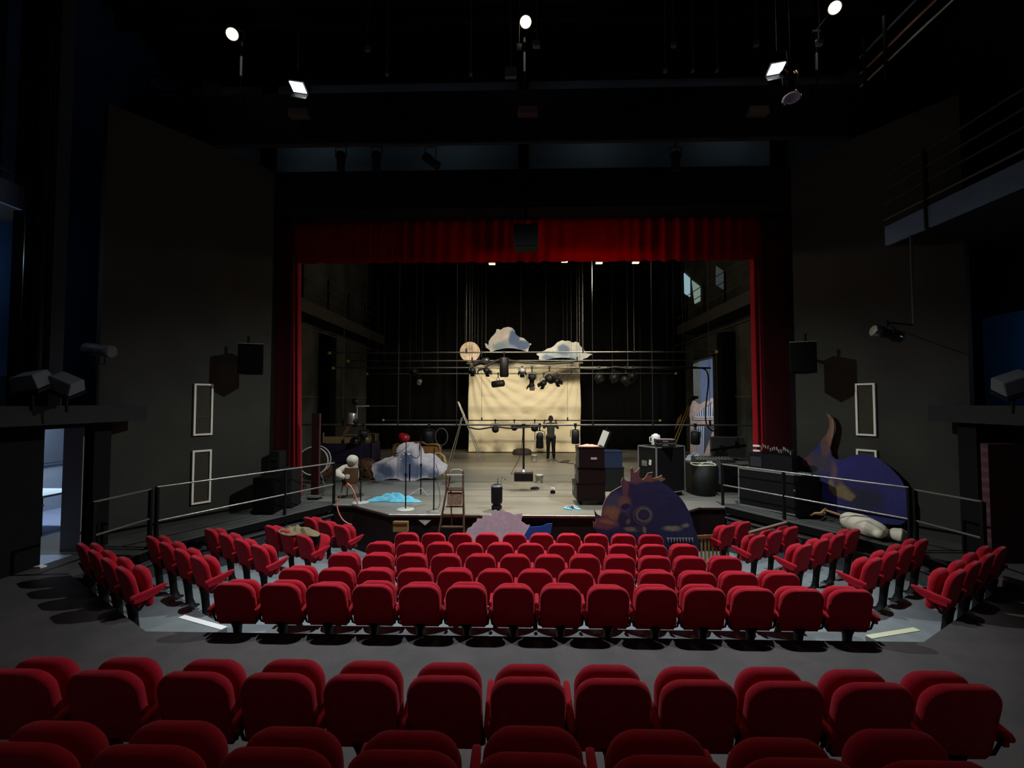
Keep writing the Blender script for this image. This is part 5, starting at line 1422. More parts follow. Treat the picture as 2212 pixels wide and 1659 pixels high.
# stacked dark crates on a dolly
CR = mat('dark_red_crate', (.010, .0028, .0030), .5, noise=.3); CG = mat('grey_green_crate_end', (.085, .085, .062), .6, noise=.35)
def crate(px, lab, loc, w, d, h, rz=0, endm=CG, bodym=CR, group='crates stacked on the dolly'):
    t = thing('crate', lab, 'crate', loc, rz, group)
    m_ = MB(); m_.bb(.02, w, 0, d, 0, h); m_.build('crate_body', bodym, parent=t)
    m_ = MB(); m_.bb(0, .02, .0, d, 0, h); m_.bb(-.012, 0, .02, d - .02, h - .05, h - .01); m_.build('end_panel', endm, parent=t)
    m_ = MB(); m_.bb(-.01, w + .01, -.01, d + .01, h, h + .02); m_.build('lid', bodym, parent=t)
    m_ = MB(); m_.bb(-.016, -.002, d * .38, d * .62, h * .45, h * .75); m_.build('handle', ALU, parent=t)
    return t
a = at0(1250, 1092)
w = .64
t = thing('dolly', 'low black dolly under the dark red crates', 'dolly', (a.x, a.y, 0))
m_ = MB(); m_.bb(0, w, 0, .62, .09, .13); m_.build('deck', BLACKM, parent=t)
for x in (.06, w - .06):
    for y_ in (.06, .56):
        m_ = MB(); m_.lathe([(.02, -.015), (.042, -.013), (.042, .013), (.02, .015)], 10, M=Mx((x, y_, .043), rx=PI / 2)); m_.box((x, y_, .085), (.05, .05, .04)); m_.build('castor', BLACKM, parent=t)
hs = [W(1275, y_, a.y).z for y_ in (1043, 1010, 966)]
crate(0, 'dark red crate with grey end, bottom of the stack at stage right', (a.x - .06, a.y, .135), w + .03, .60, hs[0] - .16, R(2))
crate(0, 'dark red crate with grey end, middle of the stack at stage right', (a.x - .02, a.y + .01, hs[0]), w, .60, hs[1] - hs[0] - .022)
top = crate(0, 'dark red crate with grey end, top of the stack at stage right', (a.x - .01, a.y - .01, hs[1]), w - .04, .60, hs[2] - hs[1] - .022, R(-1))
m_ = MB(); m_.box((.36, -.004, (hs[2] - hs[1]) * .45), (.14, .006, .05)); m_.build('paper_label', mat('pink_label', (.42, .25, .27), .8), parent=top)
def cloth_pile(name, lab, cat, loc, w, d, h, mt, seed, parts=26, rz=0, ragged=.12, thick=.006, fq=1.0):
    rnd = random.Random(seed); ph = [rnd.uniform(0, 6.28) for _ in range(8)]
    n1, n2 = parts * 2, 26
    vs = []; fs = []
    for i in range(n2 + 1):
        rr_ = i / n2
        for k in range(n1 * 2):
            a_ = PI * k / n1
            R_ = 1 + ragged * math.sin(2 * a_ + ph[0]) + ragged * .8 * math.sin(3 * a_ + ph[1]) + ragged * .5 * math.sin(5 * a_ + ph[2])
            x = rr_ * R_ * w / 2 * math.cos(a_); y_ = rr_ * R_ * d / 2 * math.sin(a_)
            f_ = abs(math.sin(fq * x * 9 / max(w, .3) + ph[3] + 1.5 * math.sin(y_ * 8 / max(d, .3) + ph[4]))) * .6 + abs(math.sin(fq * y_ * 11 / max(d, .3) + x * 5 / max(w, .3) + ph[5])) * .4
            z = h * (1 - rr_ ** 1.8) * (.35 + .65 * f_) + .006
            vs.append((x, y_, max(.004, z)))
    m = n1 * 2
    for i in range(n2):
        for k in range(m):
            fs.append((i * m + k, (i + 1) * m + k, (i + 1) * m + (k + 1) % m, i * m + (k + 1) % m))
    m_ = MB(); m_.add(vs, fs, smooth=True)
    o = m_.build(name, mt); o.location = loc; o.rotation_euler = (0, 0, rz)
    sd = o.modifiers.new('s', 'SOLIDIFY'); sd.thickness = thick
    return tag(o, lab, cat)
cloth_pile('pink_cloth', 'crumpled salmon pink cloth on top of the dark red crates', 'cloth', (a.x + .26, a.y + .2, hs[2] + .003), .42, .34, .05, mat('salmon_cloth', (.75, .25, .20), .9), 3)
# blue crate on dark boxes
b0 = at0(1302, 1062)
zb = [W(1325, y_, b0.y).z for y_ in (1010, 975)]
BX = mat('dark_green_box', (.008, .009, .008), .6, noise=.3)
crate(0, 'dark green box under the blue crate', (b0.x, b0.y, 0), .56, .55, zb[0] - .022, 0, BX, BX, 'boxes beside the crate stack')
crate(0, 'dull blue crate resting on the dark green box', (b0.x + .02, b0.y, zb[0]), .50, .52, zb[1] - zb[0] - .022, 0, mat('blue_crate', (.014, .022, .05), .5), mat('blue_crate', (.014, .022, .05), .5), 'boxes beside the crate stack')

# aluminium A ladder at the back of the stage
p = at0(1010, 997)
t = thing('aluminium_ladder', 'tall aluminium A-frame ladder left of the cloth screen', 'ladder', (p.x, 18.3, 0))
top = W(990, 868, 18.3); apex = W(998, 900, 18.3); fr_ = W(1042, 999, 18.3); bk = W(978, 992, 19.0)
X = lambda v: v.x - p.x
def rail_(x0, z0, y0, x1, z1, y1, name, n_):
    m_ = MB(); m_.tube([(x0, y0, z0), (x1, y1, z1)], .022, 6); m_.build(name, ALU, parent=t)
hw = .19
for s in (-1, 1):
    rail_(X(fr_) + .02 * s, .01, hw * s, X(top) , top.z, hw * .75 * s, 'rail', 0)
for s in (-1, 1):
    rail_(X(bk) + .02 * s, .01, .55 * s * .45 + .1, X(apex), apex.z - .03, hw * .7 * s, 'rear_rail', 0)
for k in range(1, 9):
    u = k / 9.2
    x = X(fr_) + (X(top) - X(fr_)) * u; z = top.z * u
    m_ = MB(); m_.box((x, 0, z), (.07, hw * 2 * (1 - .2 * u), .03)); m_.build('rung', ALU, parent=t)

# low dark bag and buckets on the floor
p = at0(1128, 981)
m_ = MB(); m_.lathe([(.42, 0), (.45, .06), (.40, .2), (.26, .26), (0, .27)], 20, M=Matrix.Scale(.8, 4, (0, 1, 0)))
o = put(m_.build('dark_bag', mat('brown_black_bag', (.035, .025, .022), .6)), (p.x, 20.9, 0)); tag(o, 'low round dark bag lying at the foot of the screen', 'bag')
def bucket(px, py, y0, r, h, lab):
    p = at0(px, py)
    t = thing('bucket', lab, 'bucket', (p.x, p.y, 0), 0, 'white buckets on the stage floor')
    m_ = MB(); m_.lathe([(r * .85, 0), (r * .88, .01), (r, h), (r * 1.06, h), (r * 1.06, h - .03), (r * .98, h - .035)], 24); m_.build('body', mat('scuffed_white_plastic', (.42, .41, .36), .45, noise=.5, nscale=14), parent=t)
    m_ = MB(); m_.tube([(r * math.cos(k), -.02 - .5 * r * abs(math.sin(k)), h * .9 - r * .8 * abs(math.sin(k))) for k in [PI * i / 14 for i in range(15)]], .004, 5); m_.build('handle', WIRE, parent=t)
bucket(1165, 1043, 0, .115, .24, 'white paint bucket just right of the projector')
bucket(1154, 995, 0, .12, .23, 'white bucket further back near the standing person')
p = at0(1194, 1066)
t = thing('work_torch', 'small black cube lamp with pale handle on the stage floor', 'work lamp', (p.x, p.y, 0))
m_ = MB(); m_.bb(-.06, .06, -.04, .04, 0, .08); m_.build('body', BLACK, parent=t, bevel=.008)
m_ = MB(); m_.tube([(-.045, 0, .08), (-.04, 0, .14), (.04, 0, .14), (.045, 0, .08)], .010, 6); m_.build('handle', PLASTW, parent=t)
def coil(px, py, r, th, lab, mt, tail=None, n=4):
    p = at0(px, py); rnd = random.Random(px); P = []
    for k in range(n * 16):
        a_ = 2 * PI * k / 16; rr_ = r * (1 + .10 * math.sin(a_ * .7 + 1) + .05 * math.sin(k))
        P.append((rr_ * math.cos(a_), rr_ * .8 * math.sin(a_), th + .002 + .008 * (k // 16) + .004 * math.sin(k)))
    if tail: P += [(x - p.x, y - p.y, z) for x, y, z in tail]
    m_ = MB(); m_.tube(P, th, 6); o = put(m_.build('cable_coil', mt), (p.x, p.y, 0)); tag(o, lab, 'cable'); return o
q1 = WZ(1143, 1045, .01); q2 = W(1142, 1037, 12.4)
coil(1155, 1056, .11, .007, 'small cable coil lying below the projector', RUB)
m_ = MB()
P = [at0(1182, 997), at0(1190, 994), at0(1202, 995), at0(1208, 999), at0(1220, 996), at0(1230, 996), at0(1222, 999), at0(1210, 999), at0(1240, 1002)]
cable('floor_cable', [(q.x, q.y, .012) for q in P], .012, RUB, 'thin black cable lying on the floor right of the person\'s feet')

# projector hanging from the low near bar
pz = W(1133, 1038, 12.4).z
pt = W(1133, 1020, 12.4).z
xc = W(1131, 918, 12.4).x
t = thing('projector', 'dark projector hanging on a long black pole from the low bar', 'projector', (xc, 12.4, z6))
m_ = MB(); m_.tube([(0, 0, -.02), (0, 0, pt + .07 - z6)], .028, 8); m_.build('pole', BLACKM, parent=t)
m_ = MB(); m_.box((0, 0, -.05), (.34, .06, .05)); m_.box((0, 0, -.01), (.1, .1, .08)); m_.build('bar_bracket', BLACKM, parent=t)
m_ = MB(); m_.bb(-.25, .25, -.17, .17, pz - z6, pt - .005 - z6); m_.build('projector_body', mat('plum_black_casing', (.006, .003, .0045), .4), parent=t, bevel=.015)
m_ = MB(); m_.lathe([(.07, -.01), (.07, .035), (.03, .06), (.03, .09)], 14, M=Mx((0, 0, pt - z6))); m_.bb(-.2, .2, -.05, .05, pt - z6 - .01, pt - z6 + .015); m_.build('mount_plate', ALU, parent=t)
cable('power_cable', [(xc - .02, 12.45, 1.5), (xc - .1, 12.5, .9), (xc - .3, 12.5, .5), (xc - .33, 12.5, .42), (xc - .2, 12.5, .46)], .007, RUB, 'thin cable curving down beside the projector pole')

# black lantern standing at the stage edge
p = at0(1073, 1101)
t = thing('standing_lantern', 'black lantern standing upright on the stage edge with its hook up', 'stage light', (p.x, p.y, 0))
m_ = MB(); m_.lathe([(.10, .0), (.115, .02), (.115, .08), (.08, .12), (.118, .15), (.125, .2), (.125, .5), (.105, .54), (.05, .56)], 20); m_.build('barrel', BLACKM, parent=t)
m_ = MB(); m_.lathe([(.128, .5), (.128, .52), (.09, .548), (.088, .53)], 20); m_.build('rim', GREYM, parent=t)
m_ = MB(); m_.tube([(.02, 0, .55), (.02, 0, .68), (.10, 0, .68), (.10, 0, .52), (.13, 0, .45)], .010, 6); m_.tube([(.10, 0, .68), (.12, 0, .71), (.17, 0, .71), (.185, 0, .67), (.16, 0, .64)], .010, 6); m_.build('hook_yoke', GREYM, parent=t)

# blue and white things on the floor at right
p = at0(1232, 1100)
SL_ = []
for k, (dx, dy, rz_, cm, lb) in enumerate(((-.06, -.02, .9, (.12, .45, .62), 'pale blue sandal lying by the dolly, left one'), (.14, .0, .4, (.16, .5, .68), 'pale blue sandal lying by the dolly, right one'), (.05, .10, -.7, (.02, .04, .07), 'dark blue shoe lying between the pale blue sandals'))):
    t = thing('sandal', lb, 'shoe', (p.x + dx, p.y + dy, 0), rz_, 'shoes on the stage floor')
    m_ = MB(); m_.slab([(.045 * math.cos(a_) , .12 * math.sin(a_)) for a_ in [2 * PI * i / 18 for i in range(18)]], 0.0, .025); m_.build('sole', mat('sole_%d' % k, cm, .7), parent=t)
    m_ = MB(); m_.tube([(-.045, .02, .02), (-.03, .03, .06), (.03, .03, .06), (.045, .02, .02)], .014, 6, sq=.5); m_.build('strap', mat('white_strap', (.6, .65, .68), .7), parent=t)

# light blue cloth on the floor
p0 = at0(850, 1084)
cloth_pile('light_blue_cloth', 'bright light blue cloth dropped on the stage floor at left', 'cloth', (p0.x, p0.y + .1, 0), .98, .42, .20, mat('light_blue_cloth', (.12, .42, .54), .9), 12, ragged=.3, rz=.1, fq=1.5)

# mic stands
def mic_stand(px, pyb, pyt, lab, base, boom=None, r=.015):
    p = at0(px, pyb)
    h = W(px, pyt, p.y).z
    t = thing('microphone_stand', lab, 'microphone stand', (p.x, p.y, 0), 0, 'microphone stands at the left of the stage')
    m_ = MB(); m_.tube([(0, 0, .01), (0, 0, h * .52)], r, 8); m_.tube([(0, 0, h * .5), (0, 0, h)], r * .7, 8); m_.build('pole', BLACKM, parent=t)
    m_ = MB(); m_.lathe([(r * 1.2, h * .49), (r * 1.9, h * .5), (r * 1.9, h * .535), (r * 1.2, h * .545)], 10); m_.build('collar', BLACKM, parent=t)
    if base == 'disc':
        m_ = MB(); m_.lathe([(.19, 0), (.195, .008), (.19, .018), (.03, .026), (.0, .026)], 28); m_.build('base_disc', mat('pale_base', (.42, .42, .38), .5), parent=t)
    elif base == 'dark':
        m_ = MB(); m_.lathe([(.15, 0), (.15, .012), (.03, .03), (0, .03)], 24); m_.build('base_disc', mat('grey_base', (.16, .16, .145), .5), parent=t)
    else:
        for k in range(3):
            a_ = R(200 + 120 * k)
            m_ = MB(); m_.tube([(0, 0, .18), (.28 * math.cos(a_), .28 * math.sin(a_), .012)], .010, 6); m_.build('leg', ALU, parent=t)
    if boom:
        m_ = MB(); m_.tube([(q[0], 0, h * q[1]) for q in boom], r * .6, 6); m_.build('boom', BLACKM, parent=t)
        m_ = MB(); b_ = boom[-1]; m_.tube([(b_[0], 0, h * b_[1] - .03), (b_[0], 0, h * b_[1] + .10)], .016, 8); m_.build('microphone', BLACKM, parent=t)
    return t
ms = mic_stand(876, 1101, 955, 'microphone stand with pale round base in front of the stage cloud', 'disc', [(0, .80), (.08, .83), (.14, .78), (.24, .76), (.30, .80), (.30, .90)])
m_ = MB(); h_ = W(876, 955, at0(876, 1101).y).z
m_.tube([(-.07, 0, h_ * .82), (.09, 0, h_ * .82)], .012, 6); m_.box((0, 0, h_ * .82), (.05, .04, .05)); m_.build('cross_clamp', CHROME, parent=ms)
m_ = MB(); m_.lathe([(.0, -.03), (.05, -.01), (.055, .03), (.0, .04)], 14, M=Mx((-.22, 0, h_ * .80), rx=R(60))); m_.tube([(-.22, 0, h_ * .80), (-.12, 0, h_ * .74), (0, 0, h_ * .8)], .006, 6); m_.build('clip_lamp', CHROME, parent=ms)
mic_stand(909, 1069, 945, 'black tripod microphone stand, middle one of the three', 'tripod')
mic_stand(937, 1105, 968, 'dark microphone stand with cable, nearest the wooden ladder', 'dark')
mic_stand(779, 1086, 950, 'dark microphone stand with pale base beside the wheel', 'disc')
pa = at0(937, 1100); h_ = W(937, 968, pa.y).z
cable('microphone_cable', [(pa.x + .03, pa.y, h_ * .75), (pa.x + .09, pa.y, h_ * .6), (pa.x + .04, pa.y, h_ * .5), (pa.x + .10, pa.y, h_ * .38), (pa.x + .14, pa.y, .2), (pa.x + .10, pa.y, .03), (pa.x - .02, pa.y - .04, .02)], .006, RUB, 'thin black cable hanging from the microphone stand by the wooden ladder')

# wooden step ladder from the pit
yl = 9.55
A_ = lambda px, py: W(px, py, yl)
o0 = Vector((A_(978, 1100).x, yl, ZF[0]))
t = thing('wooden_stepladder', 'brown wooden step ladder with a seat board standing in the pit', 'step ladder', o0)
LW = mat('worn_ladder_wood', (.17, .115, .07), .55, noise=.45, nscale=7)
def P_(px, py, dy=0): 
    v = A_(px, py) - o0; return Vector((v.x, dy, v.z))
zb_ = 0
for (xt, yt_, xb) in ((966, 1050, 948), (1000, 1017, 1002)):
    a_ = P_(xt, yt_); b_ = P_(xb, 1150); d = (b_ - a_); b_ = a_ + d * ((a_.z - .0) / (a_.z - b_.z))
    m_ = MB(); m_.tube([a_, b_], .022, 6); m_.build('rail', LW, parent=t)
for (xt, yt_, xb) in ((964, 1020, 962), (972, 1025, 966)):
    a_ = P_(xt, yt_, .05); b_ = P_(xb, 1062, .05)
    m_ = MB(); m_.tube([a_, b_], .016, 6); m_.build('upright', LW, parent=t)
for k, (xa, xb, py) in enumerate(((965, 1000, 1026), (967, 1000, 1054), (966, 1000, 1059), (963, 1001, 1094), (957, 1001, 1112), (954, 1002, 1138))):
    m_ = MB(); a_ = P_(xa, py); b_ = P_(xb, py); m_.box((a_ + b_) / 2, ((b_ - a_).length, .05, .028)); m_.build('rung', LW if k else mat('pale_tube', (.45, .42, .33), .4), parent=t)
m_ = MB(); a_ = P_(967, 1063); b_ = P_(998, 1063); c_ = P_(966, 1090); m_.box(((a_.x + b_.x) / 2, -.03, (a_.z + c_.z) / 2), (b_.x - a_.x, .02, a_.z - c_.z), rot=Matrix.Rotation(R(-18), 3, 'X')); m_.build('seat_board', mat('scuffed_board', (.20, .12, .075), .7, noise=.6, nscale=25), parent=t)
m_ = MB(); m_.tube([P_(974, 1021), P_(974, 1016), P_(980, 1014), P_(994, 1014), P_(999, 1018)], .010, 6); m_.build('hand_loop', mat('pale_tube', (.45, .42, .33), .4), parent=t)
for (xt, yt_, xb) in ((972, 1030, 1003), (1000, 1030, 1003)):
    a_ = P_(xt, 1060, .1); b_ = P_(xt, 1060, .42); b_.z = 0.0
    m_ = MB(); m_.tube([a_, b_], .018, 6); m_.build('rear_leg', LW, parent=t)

# bits on the pit's front wall
q = W(866, 1136, 10.0)
p = W(866, 1137, 9.55)
m_ = MB(); m_.box((0, 0, 0), (.30, .10, .20)); m_.box((0, -.055, .09), (.30, .02, .04)); m_.tube([(0, .02, -.1), (0, .02, ZF[0] - p.z)], .012, 6)
o = m_.build('cardboard_box', mat('cardboard', (.24, .14, .05), .8)); o.location = p; tag(o, 'small brown cardboard box on a post before the stage front', 'box')
p = W(918, 1123, 9.77)
m_ = MB(); a = [W(903, 1123, 9.77) - p, W(932, 1123, 9.77) - p, W(918, 1135, 9.77) - p]
m_.add(a + [v + Vector((0, .02, 0)) for v in a], [(0, 2, 1), (3, 4, 5), (0, 1, 4, 3), (1, 2, 5, 4), (2, 0, 3, 5)])
o = m_.build('triangular_sign', mat('pale_card', (.5, .53, .48), .8)); o.location = p; tag(o, 'pale downward triangle card on the stage front', 'sign')
m_ = MB()
a_ = W(740, 1056, 10.4); 
cable('pink_hose', [W(x, y, 10.45) for x, y in ((750, 1044), (757, 1050), (764, 1062), (769, 1075), (773, 1090))] , .018, mat('pink_hose', (.55, .20, .16), .5), 'pink hose arching over the stage edge at left, upper part', 'hose')
cable('pink_hose', [W(x, y, 10.25) for x, y in ((729, 1078), (728, 1092), (732, 1108), (740, 1122), (752, 1131), (760, 1133))] , .016, mat('pink_hose', (.55, .20, .16), .5), 'pink hose dropping into the pit at left, lower part', 'hose')
# golden frame and plank at the right bank
q0 = WZ(1535, 1185, ZF[0])
t = thing('gilded_bench', 'gilded slatted wooden bench under the right bank front seats', 'bench', (3.45, 9.52, ZF[0]), R(12))
for k in range(9):
    m_ = MB(); m_.bb(.02 + k * .085, .05 + k * .085, 0, .03, .02, .62); m_.build('slat', WOODG, parent=t)
m_ = MB(); m_.bb(0, .78, -.02, .05, .60, .66); m_.build('top_rail', WOOD, parent=t)
m_ = MB(); m_.bb(0, .78, -.02, .05, .08, .13); m_.build('lower_rail', WOODG, parent=t)
a_ = WZ(1619, 1153, .0); b_ = WZ(1698, 1131, .0)
m_ = MB(); m_.tube([(0, 0, 0), tuple(b_ - a_)], .03, 4)
o = m_.build('wooden_plank', mat('dull_plank', (.22, .18, .11), .7)); o.location = a_ + Vector((0, 0, .02)); tag(o, 'narrow wooden plank laid behind the seats of the right bank', 'plank')

# a coat and bag on the left bank
cp = Vector(SL[1]) + DL * .55
s_top = ROWS[1][1]
cc = Vector((cp.x + .25, cp.y + .10, s_top + .0))
cloth_pile('khaki_coat', 'khaki coat thrown over the seats of the left bank', 'coat', (cc.x - .04, cc.y + .02, cc.z - .07), .90, .42, .13, mat('khaki_cloth', (.20, .155, .085), .9, noise=.2), 31, ragged=.2, rz=R(-30), thick=.01, fq=1.3)
t = thing('handbag', 'small black bag with a pale ring on the half open seat at left', 'bag', (SL[1][0] + .10, SL[1][1] + .36, s_top - .30), R(-33))
m_ = MB(); m_.lathe([(.09, 0), (.12, .04), (.12, .16), (.07, .24), (.02, .25)], 16); m_.build('body', BLACK, parent=t)
m_ = MB(); m_.tube([(.10 * math.cos(a_), -.11, .12 + .07 * math.sin(a_)) for a_ in [2 * PI * i / 16 for i in range(16)]], .008, 6, closed=True); m_.build('ring_handle', ALU, parent=t)

# ================================================================ clutter at stage left
# dark red upright board on a wheeled foot
p = at0(681, 1078)
zt_ = W(684, 893, p.y).z
t = thing('upright_board', 'tall narrow dark red board standing on a wheeled foot by the left curtain', 'board', (p.x, p.y, 0))
m_ = MB(); m_.bb(-.10, .09, -.03, .03, .10, zt_); m_.build('board', mat('maroon_board', (.016, .0015, .0025), .6), parent=t)
m_ = MB(); m_.bb(.085, .095, -.034, .034, .10, zt_); m_.build('lighter_edge', mat('lighter_maroon_edge', (.10, .03, .03), .6), parent=t)  # right edge strip in a lighter maroon
m_ = MB(); m_.bb(-.16, .14, -.16, .16, .06, .10); m_.build('foot', mat('grey_foot', (.12, .12, .10), .6), parent=t)
for x in (-.12, .10):
    m_ = MB(); m_.lathe([(.01, -.012), (.03, -.01), (.03, .01), (.01, .012)], 10, M=Mx((x, -.1, .031), rx=PI / 2)); m_.box((x, -.1, .06), (.03, .03, .03)); m_.build('castor', BLACKM, parent=t)
# bass drum
yd = 12.35
p = W(680, 994, yd)
t = thing('bass_drum', 'big round drum with white hoop behind the maroon board', 'drum', (p.x, yd, 0))
rD = .37
M_ = Matrix.Translation((0, 0, p.z)) @ Matrix.Rotation(R(12), 4, 'Z') @ Matrix.Rotation(PI / 2, 4, 'X')
m_ = MB(); m_.lathe([(rD - .03, -.19), (rD - .02, -.19), (rD - .02, .19), (rD - .03, .19)], 36, M=M_); m_.build('shell', mat('dark_drum_shell', (.03, .022, .018), .4), parent=t)
m_ = MB(); m_.lathe([(0, .17), (rD - .03, .175), (rD - .03, .165), (0, .16)], 36, M=M_); m_.build('drum_head', mat('brown_drum_head', (.045, .03, .022), .6, noise=.5, nscale=6), parent=t)
for zz in (.19, -.19):
    m_ = MB()
    m_.tube([M_ @ Vector((rD * math.cos(a_), rD * math.sin(a_), zz)) for a_ in [2 * PI * k / 40 for k in range(40)]], .016, 8, closed=True); m_.build('hoop', mat('white_hoop', (.62, .60, .52), .4), parent=t)
zb_ = p.z - rD
m_ = MB(); m_.tube([(-.25, -.1, zb_ + .1), (-.35, -.25, .01)], .012, 6); m_.build('leg', CHROME, parent=t)
m_ = MB(); m_.tube([(.25, -.1, zb_ + .1), (.35, -.25, .01)], .012, 6); m_.build('leg', CHROME, parent=t)
m_ = MB(); m_.tube([(-.1, .1, zb_ + .05), (-.2, .25, .01), ], .012, 6); m_.tube([(.1, .1, zb_ + .05), (.2, .25, .01)], .012, 6); m_.build('rear_legs', CHROME, parent=t)
# cymbal stand pieces
q = at0(705, 1047)
t = thing('folded_stand', 'folded chrome stand lying in a heap beside the drum', 'stand', (q.x, q.y + .3, 0))
rnd = random.Random(4)
for k in range(7):
    a_ = rnd.uniform(-.4, .4); x = rnd.uniform(-.05, .05)
    m_ = MB(); m_.tube([(x - .18 * math.cos(a_), -.18 * math.sin(a_), .03 + .03 * k), (x + .18 * math.cos(a_), .18 * math.sin(a_), .05 + .03 * k)], .009, 6); m_.build('tube', CHROME, parent=t)

# handcart
yc = 14.0
p = at0(745, 1036)
x0 = W(690, 958, yc).x; x1 = W(802, 958, yc).x
t = thing('handcart', 'dark purple wooden handcart with two brown spoked wheels', 'cart', (x0, yc, 0))
zt_, zb_ = W(745, 958, yc).z, W(745, 1001, yc).z
m_ = MB(); Lc = x1 - x0
for b_ in ((0, Lc, 0, .03), (0, Lc, .87, .9), (0, .03, 0, .9), (Lc - .03, Lc, 0, .9)):
    m_.bb(*b_, zb_, zt_)
m_.bb(0, Lc, 0, .9, zb_, zb_ + .03)
m_.build('cart_body', mat('purple_black_paint', (.020, .014, .030), .6, noise=.3), parent=t)
def wheel(name, cx, cy, r, par, mt, rz=0, n=12):
    M_ = Matrix.Translation((cx, cy, r)) @ Matrix.Rotation(rz, 4, 'Z') @ Matrix.Rotation(PI / 2, 4, 'X')
    m_ = MB(); m_.tube([M_ @ Vector((r * .93 * math.cos(a_), r * .93 * math.sin(a_), 0)) for a_ in [2 * PI * k / 36 for k in range(36)]], r * .07, 8, closed=True)
    for k in range(n):
        a_ = 2 * PI * k / n
        m_.tube([M_ @ Vector((r * .1 * math.cos(a_), r * .1 * math.sin(a_), 0)), M_ @ Vector((r * .92 * math.cos(a_), r * .92 * math.sin(a_), 0))], r * .04, 5)
    m_.lathe([(.0, -.05), (r * .15, -.04), (r * .15, .04), (0, .05)], 12, M=M_)
    m_.lathe([(.0, .008), (r * .9, .008), (r * .9, -.008), (0, -.008)], 24, M=M_)
    return m_.build(name, mt, parent=par)
WH = mat('brown_wheel', (.12, .058, .026), .6, noise=.5, nscale=9)
wheel('wheel', W(793, 1010, yc).x - x0, -.08, .335, t, WH, R(8))
wheel('wheel', W(709, 1010, yc).x - x0, -.08, .30, t, WH, R(55))
m_ = MB(); m_.bb(Lc * .4, Lc * .5, .3, .4, 0, zb_); m_.build('rest_post', WOOD, parent=t)
# planks in the cart
def lean_board(lab, name, xa, ya, xb, yb, w, mt, dy=.4, th=.03):
    a_ = W(xa, ya, yc + dy); b_ = W(xb, yb, yc + dy)
    d = b_ - a_; ang = math.atan2(d.z, d.x)
    m_ = MB(); m_.box((0, 0, 0), (d.length, th, w), rot=Matrix.Rotation(-ang, 3, 'Y'))
    o = m_.build(name, mt); o.location = (a_ + b_) / 2; tag(o, lab, 'board'); return o
TAN = mat('tan_board', (.30, .185, .075), .6, noise=.25, nscale=4)
a_ = W(720, 950, yc + .35)
m_ = MB(); m_.box((0, 0, -.2), (.60, .03, .60)); m_.box((-.31, -.01, -.14), (.03, .04, .72))
o = m_.build('tan_board', TAN); o.location = a_; tag(o, 'light brown board standing in the cart at left', 'board')
m_ = MB(); m_.slab([(.0, 0), (.30, .0), (.26, .05), (.04, .05)], -.5, .10)
o = m_.build('tan_box', TAN); o.location = W(744, 952, yc + .25); tag(o, 'light brown wooden box end in the cart, right of the board', 'box')
lean_board('brown plank leaning diagonally in the cart', 'plank', 730, 965, 753, 922, .10, WOOD, .5)
m_ = MB()
a_ = W(744, 938, yc + .6); b_ = W(777, 960, yc + .6); w_ = b_.x - a_.x; h_ = a_.z - b_.z
m_.bb(0, w_, 0, .03, -.03, 0); m_.bb(0, .03, 0, .03, -h_ - .2, 0); m_.bb(w_ - .03, w_, 0, .03, -h_ - .2, 0)
o = m_.build('picture_surround', mat('pale_frame', (.20, .15, .09), .6)); o.location = a_; tag(o, 'thin pale wooden frame sticking up from the cart', 'frame')
t = thing('black_helmet', 'shiny black helmet resting on the cart edge', 'helmet', W(765, 952, yc - .05) + Vector((0, 0.06, -.02)))
m_ = MB(); m_.ball((0, 0, 0), .15, 18, sc=(1, 1, .85)); m_.build('shell', mat('gloss_black', (.006, .006, .006), .1, spec=.8), parent=t)
m_ = MB(); m_.lathe([(.15, -.06), (.17, -.07), (.17, -.085), (.14, -.085)], 20); m_.build('brim', BLACKM, parent=t)
t = thing('brass_cymbal', 'dull gold round cymbal standing in the cart at right', 'cymbal', W(787, 948, yc + .3))
M_ = Matrix.Rotation(R(70), 4, 'X') @ Matrix.Rotation(R(15), 4, 'Y')
m_ = MB(); m_.lathe([(0, .04), (.05, .035), (.07, .01), (.22, -.005), (.22, -.012), (.07, .0), (0, .025)], 28, M=M_); m_.build('disc', mat('dull_brass', (.25, .18, .07), .3, metal=.7), parent=t)
m_ = MB(); m_.tube([(0, 0, 0), (0, 0, -.55)], .012, 6); m_.build('rod', BLACKM, parent=t)
# dark ornate wooden cabinet right of the cart
p = at0(812, 1013)
t = thing('prop_cabinet', 'narrow dark prop cabinet with a pale edge behind the stage cloud', 'cabinet', (p.x, 15.6, 0))
hC = W(812, 937, 15.6).z
m_ = MB(); m_.bb(-.17, .17, 0, .4, 0, hC); m_.build('body', mat('mottled_dark_wood', (.05, .028, .018), .5, noise=.7, nscale=9), parent=t)
m_ = MB(); m_.bb(.17, .19, -.01, .02, 0, hC + .01); m_.bb(-.17, .19, -.01, .02, hC, hC + .02); m_.build('pale_edge', mat('pale_frame', (.20, .15, .09), .6), parent=t)
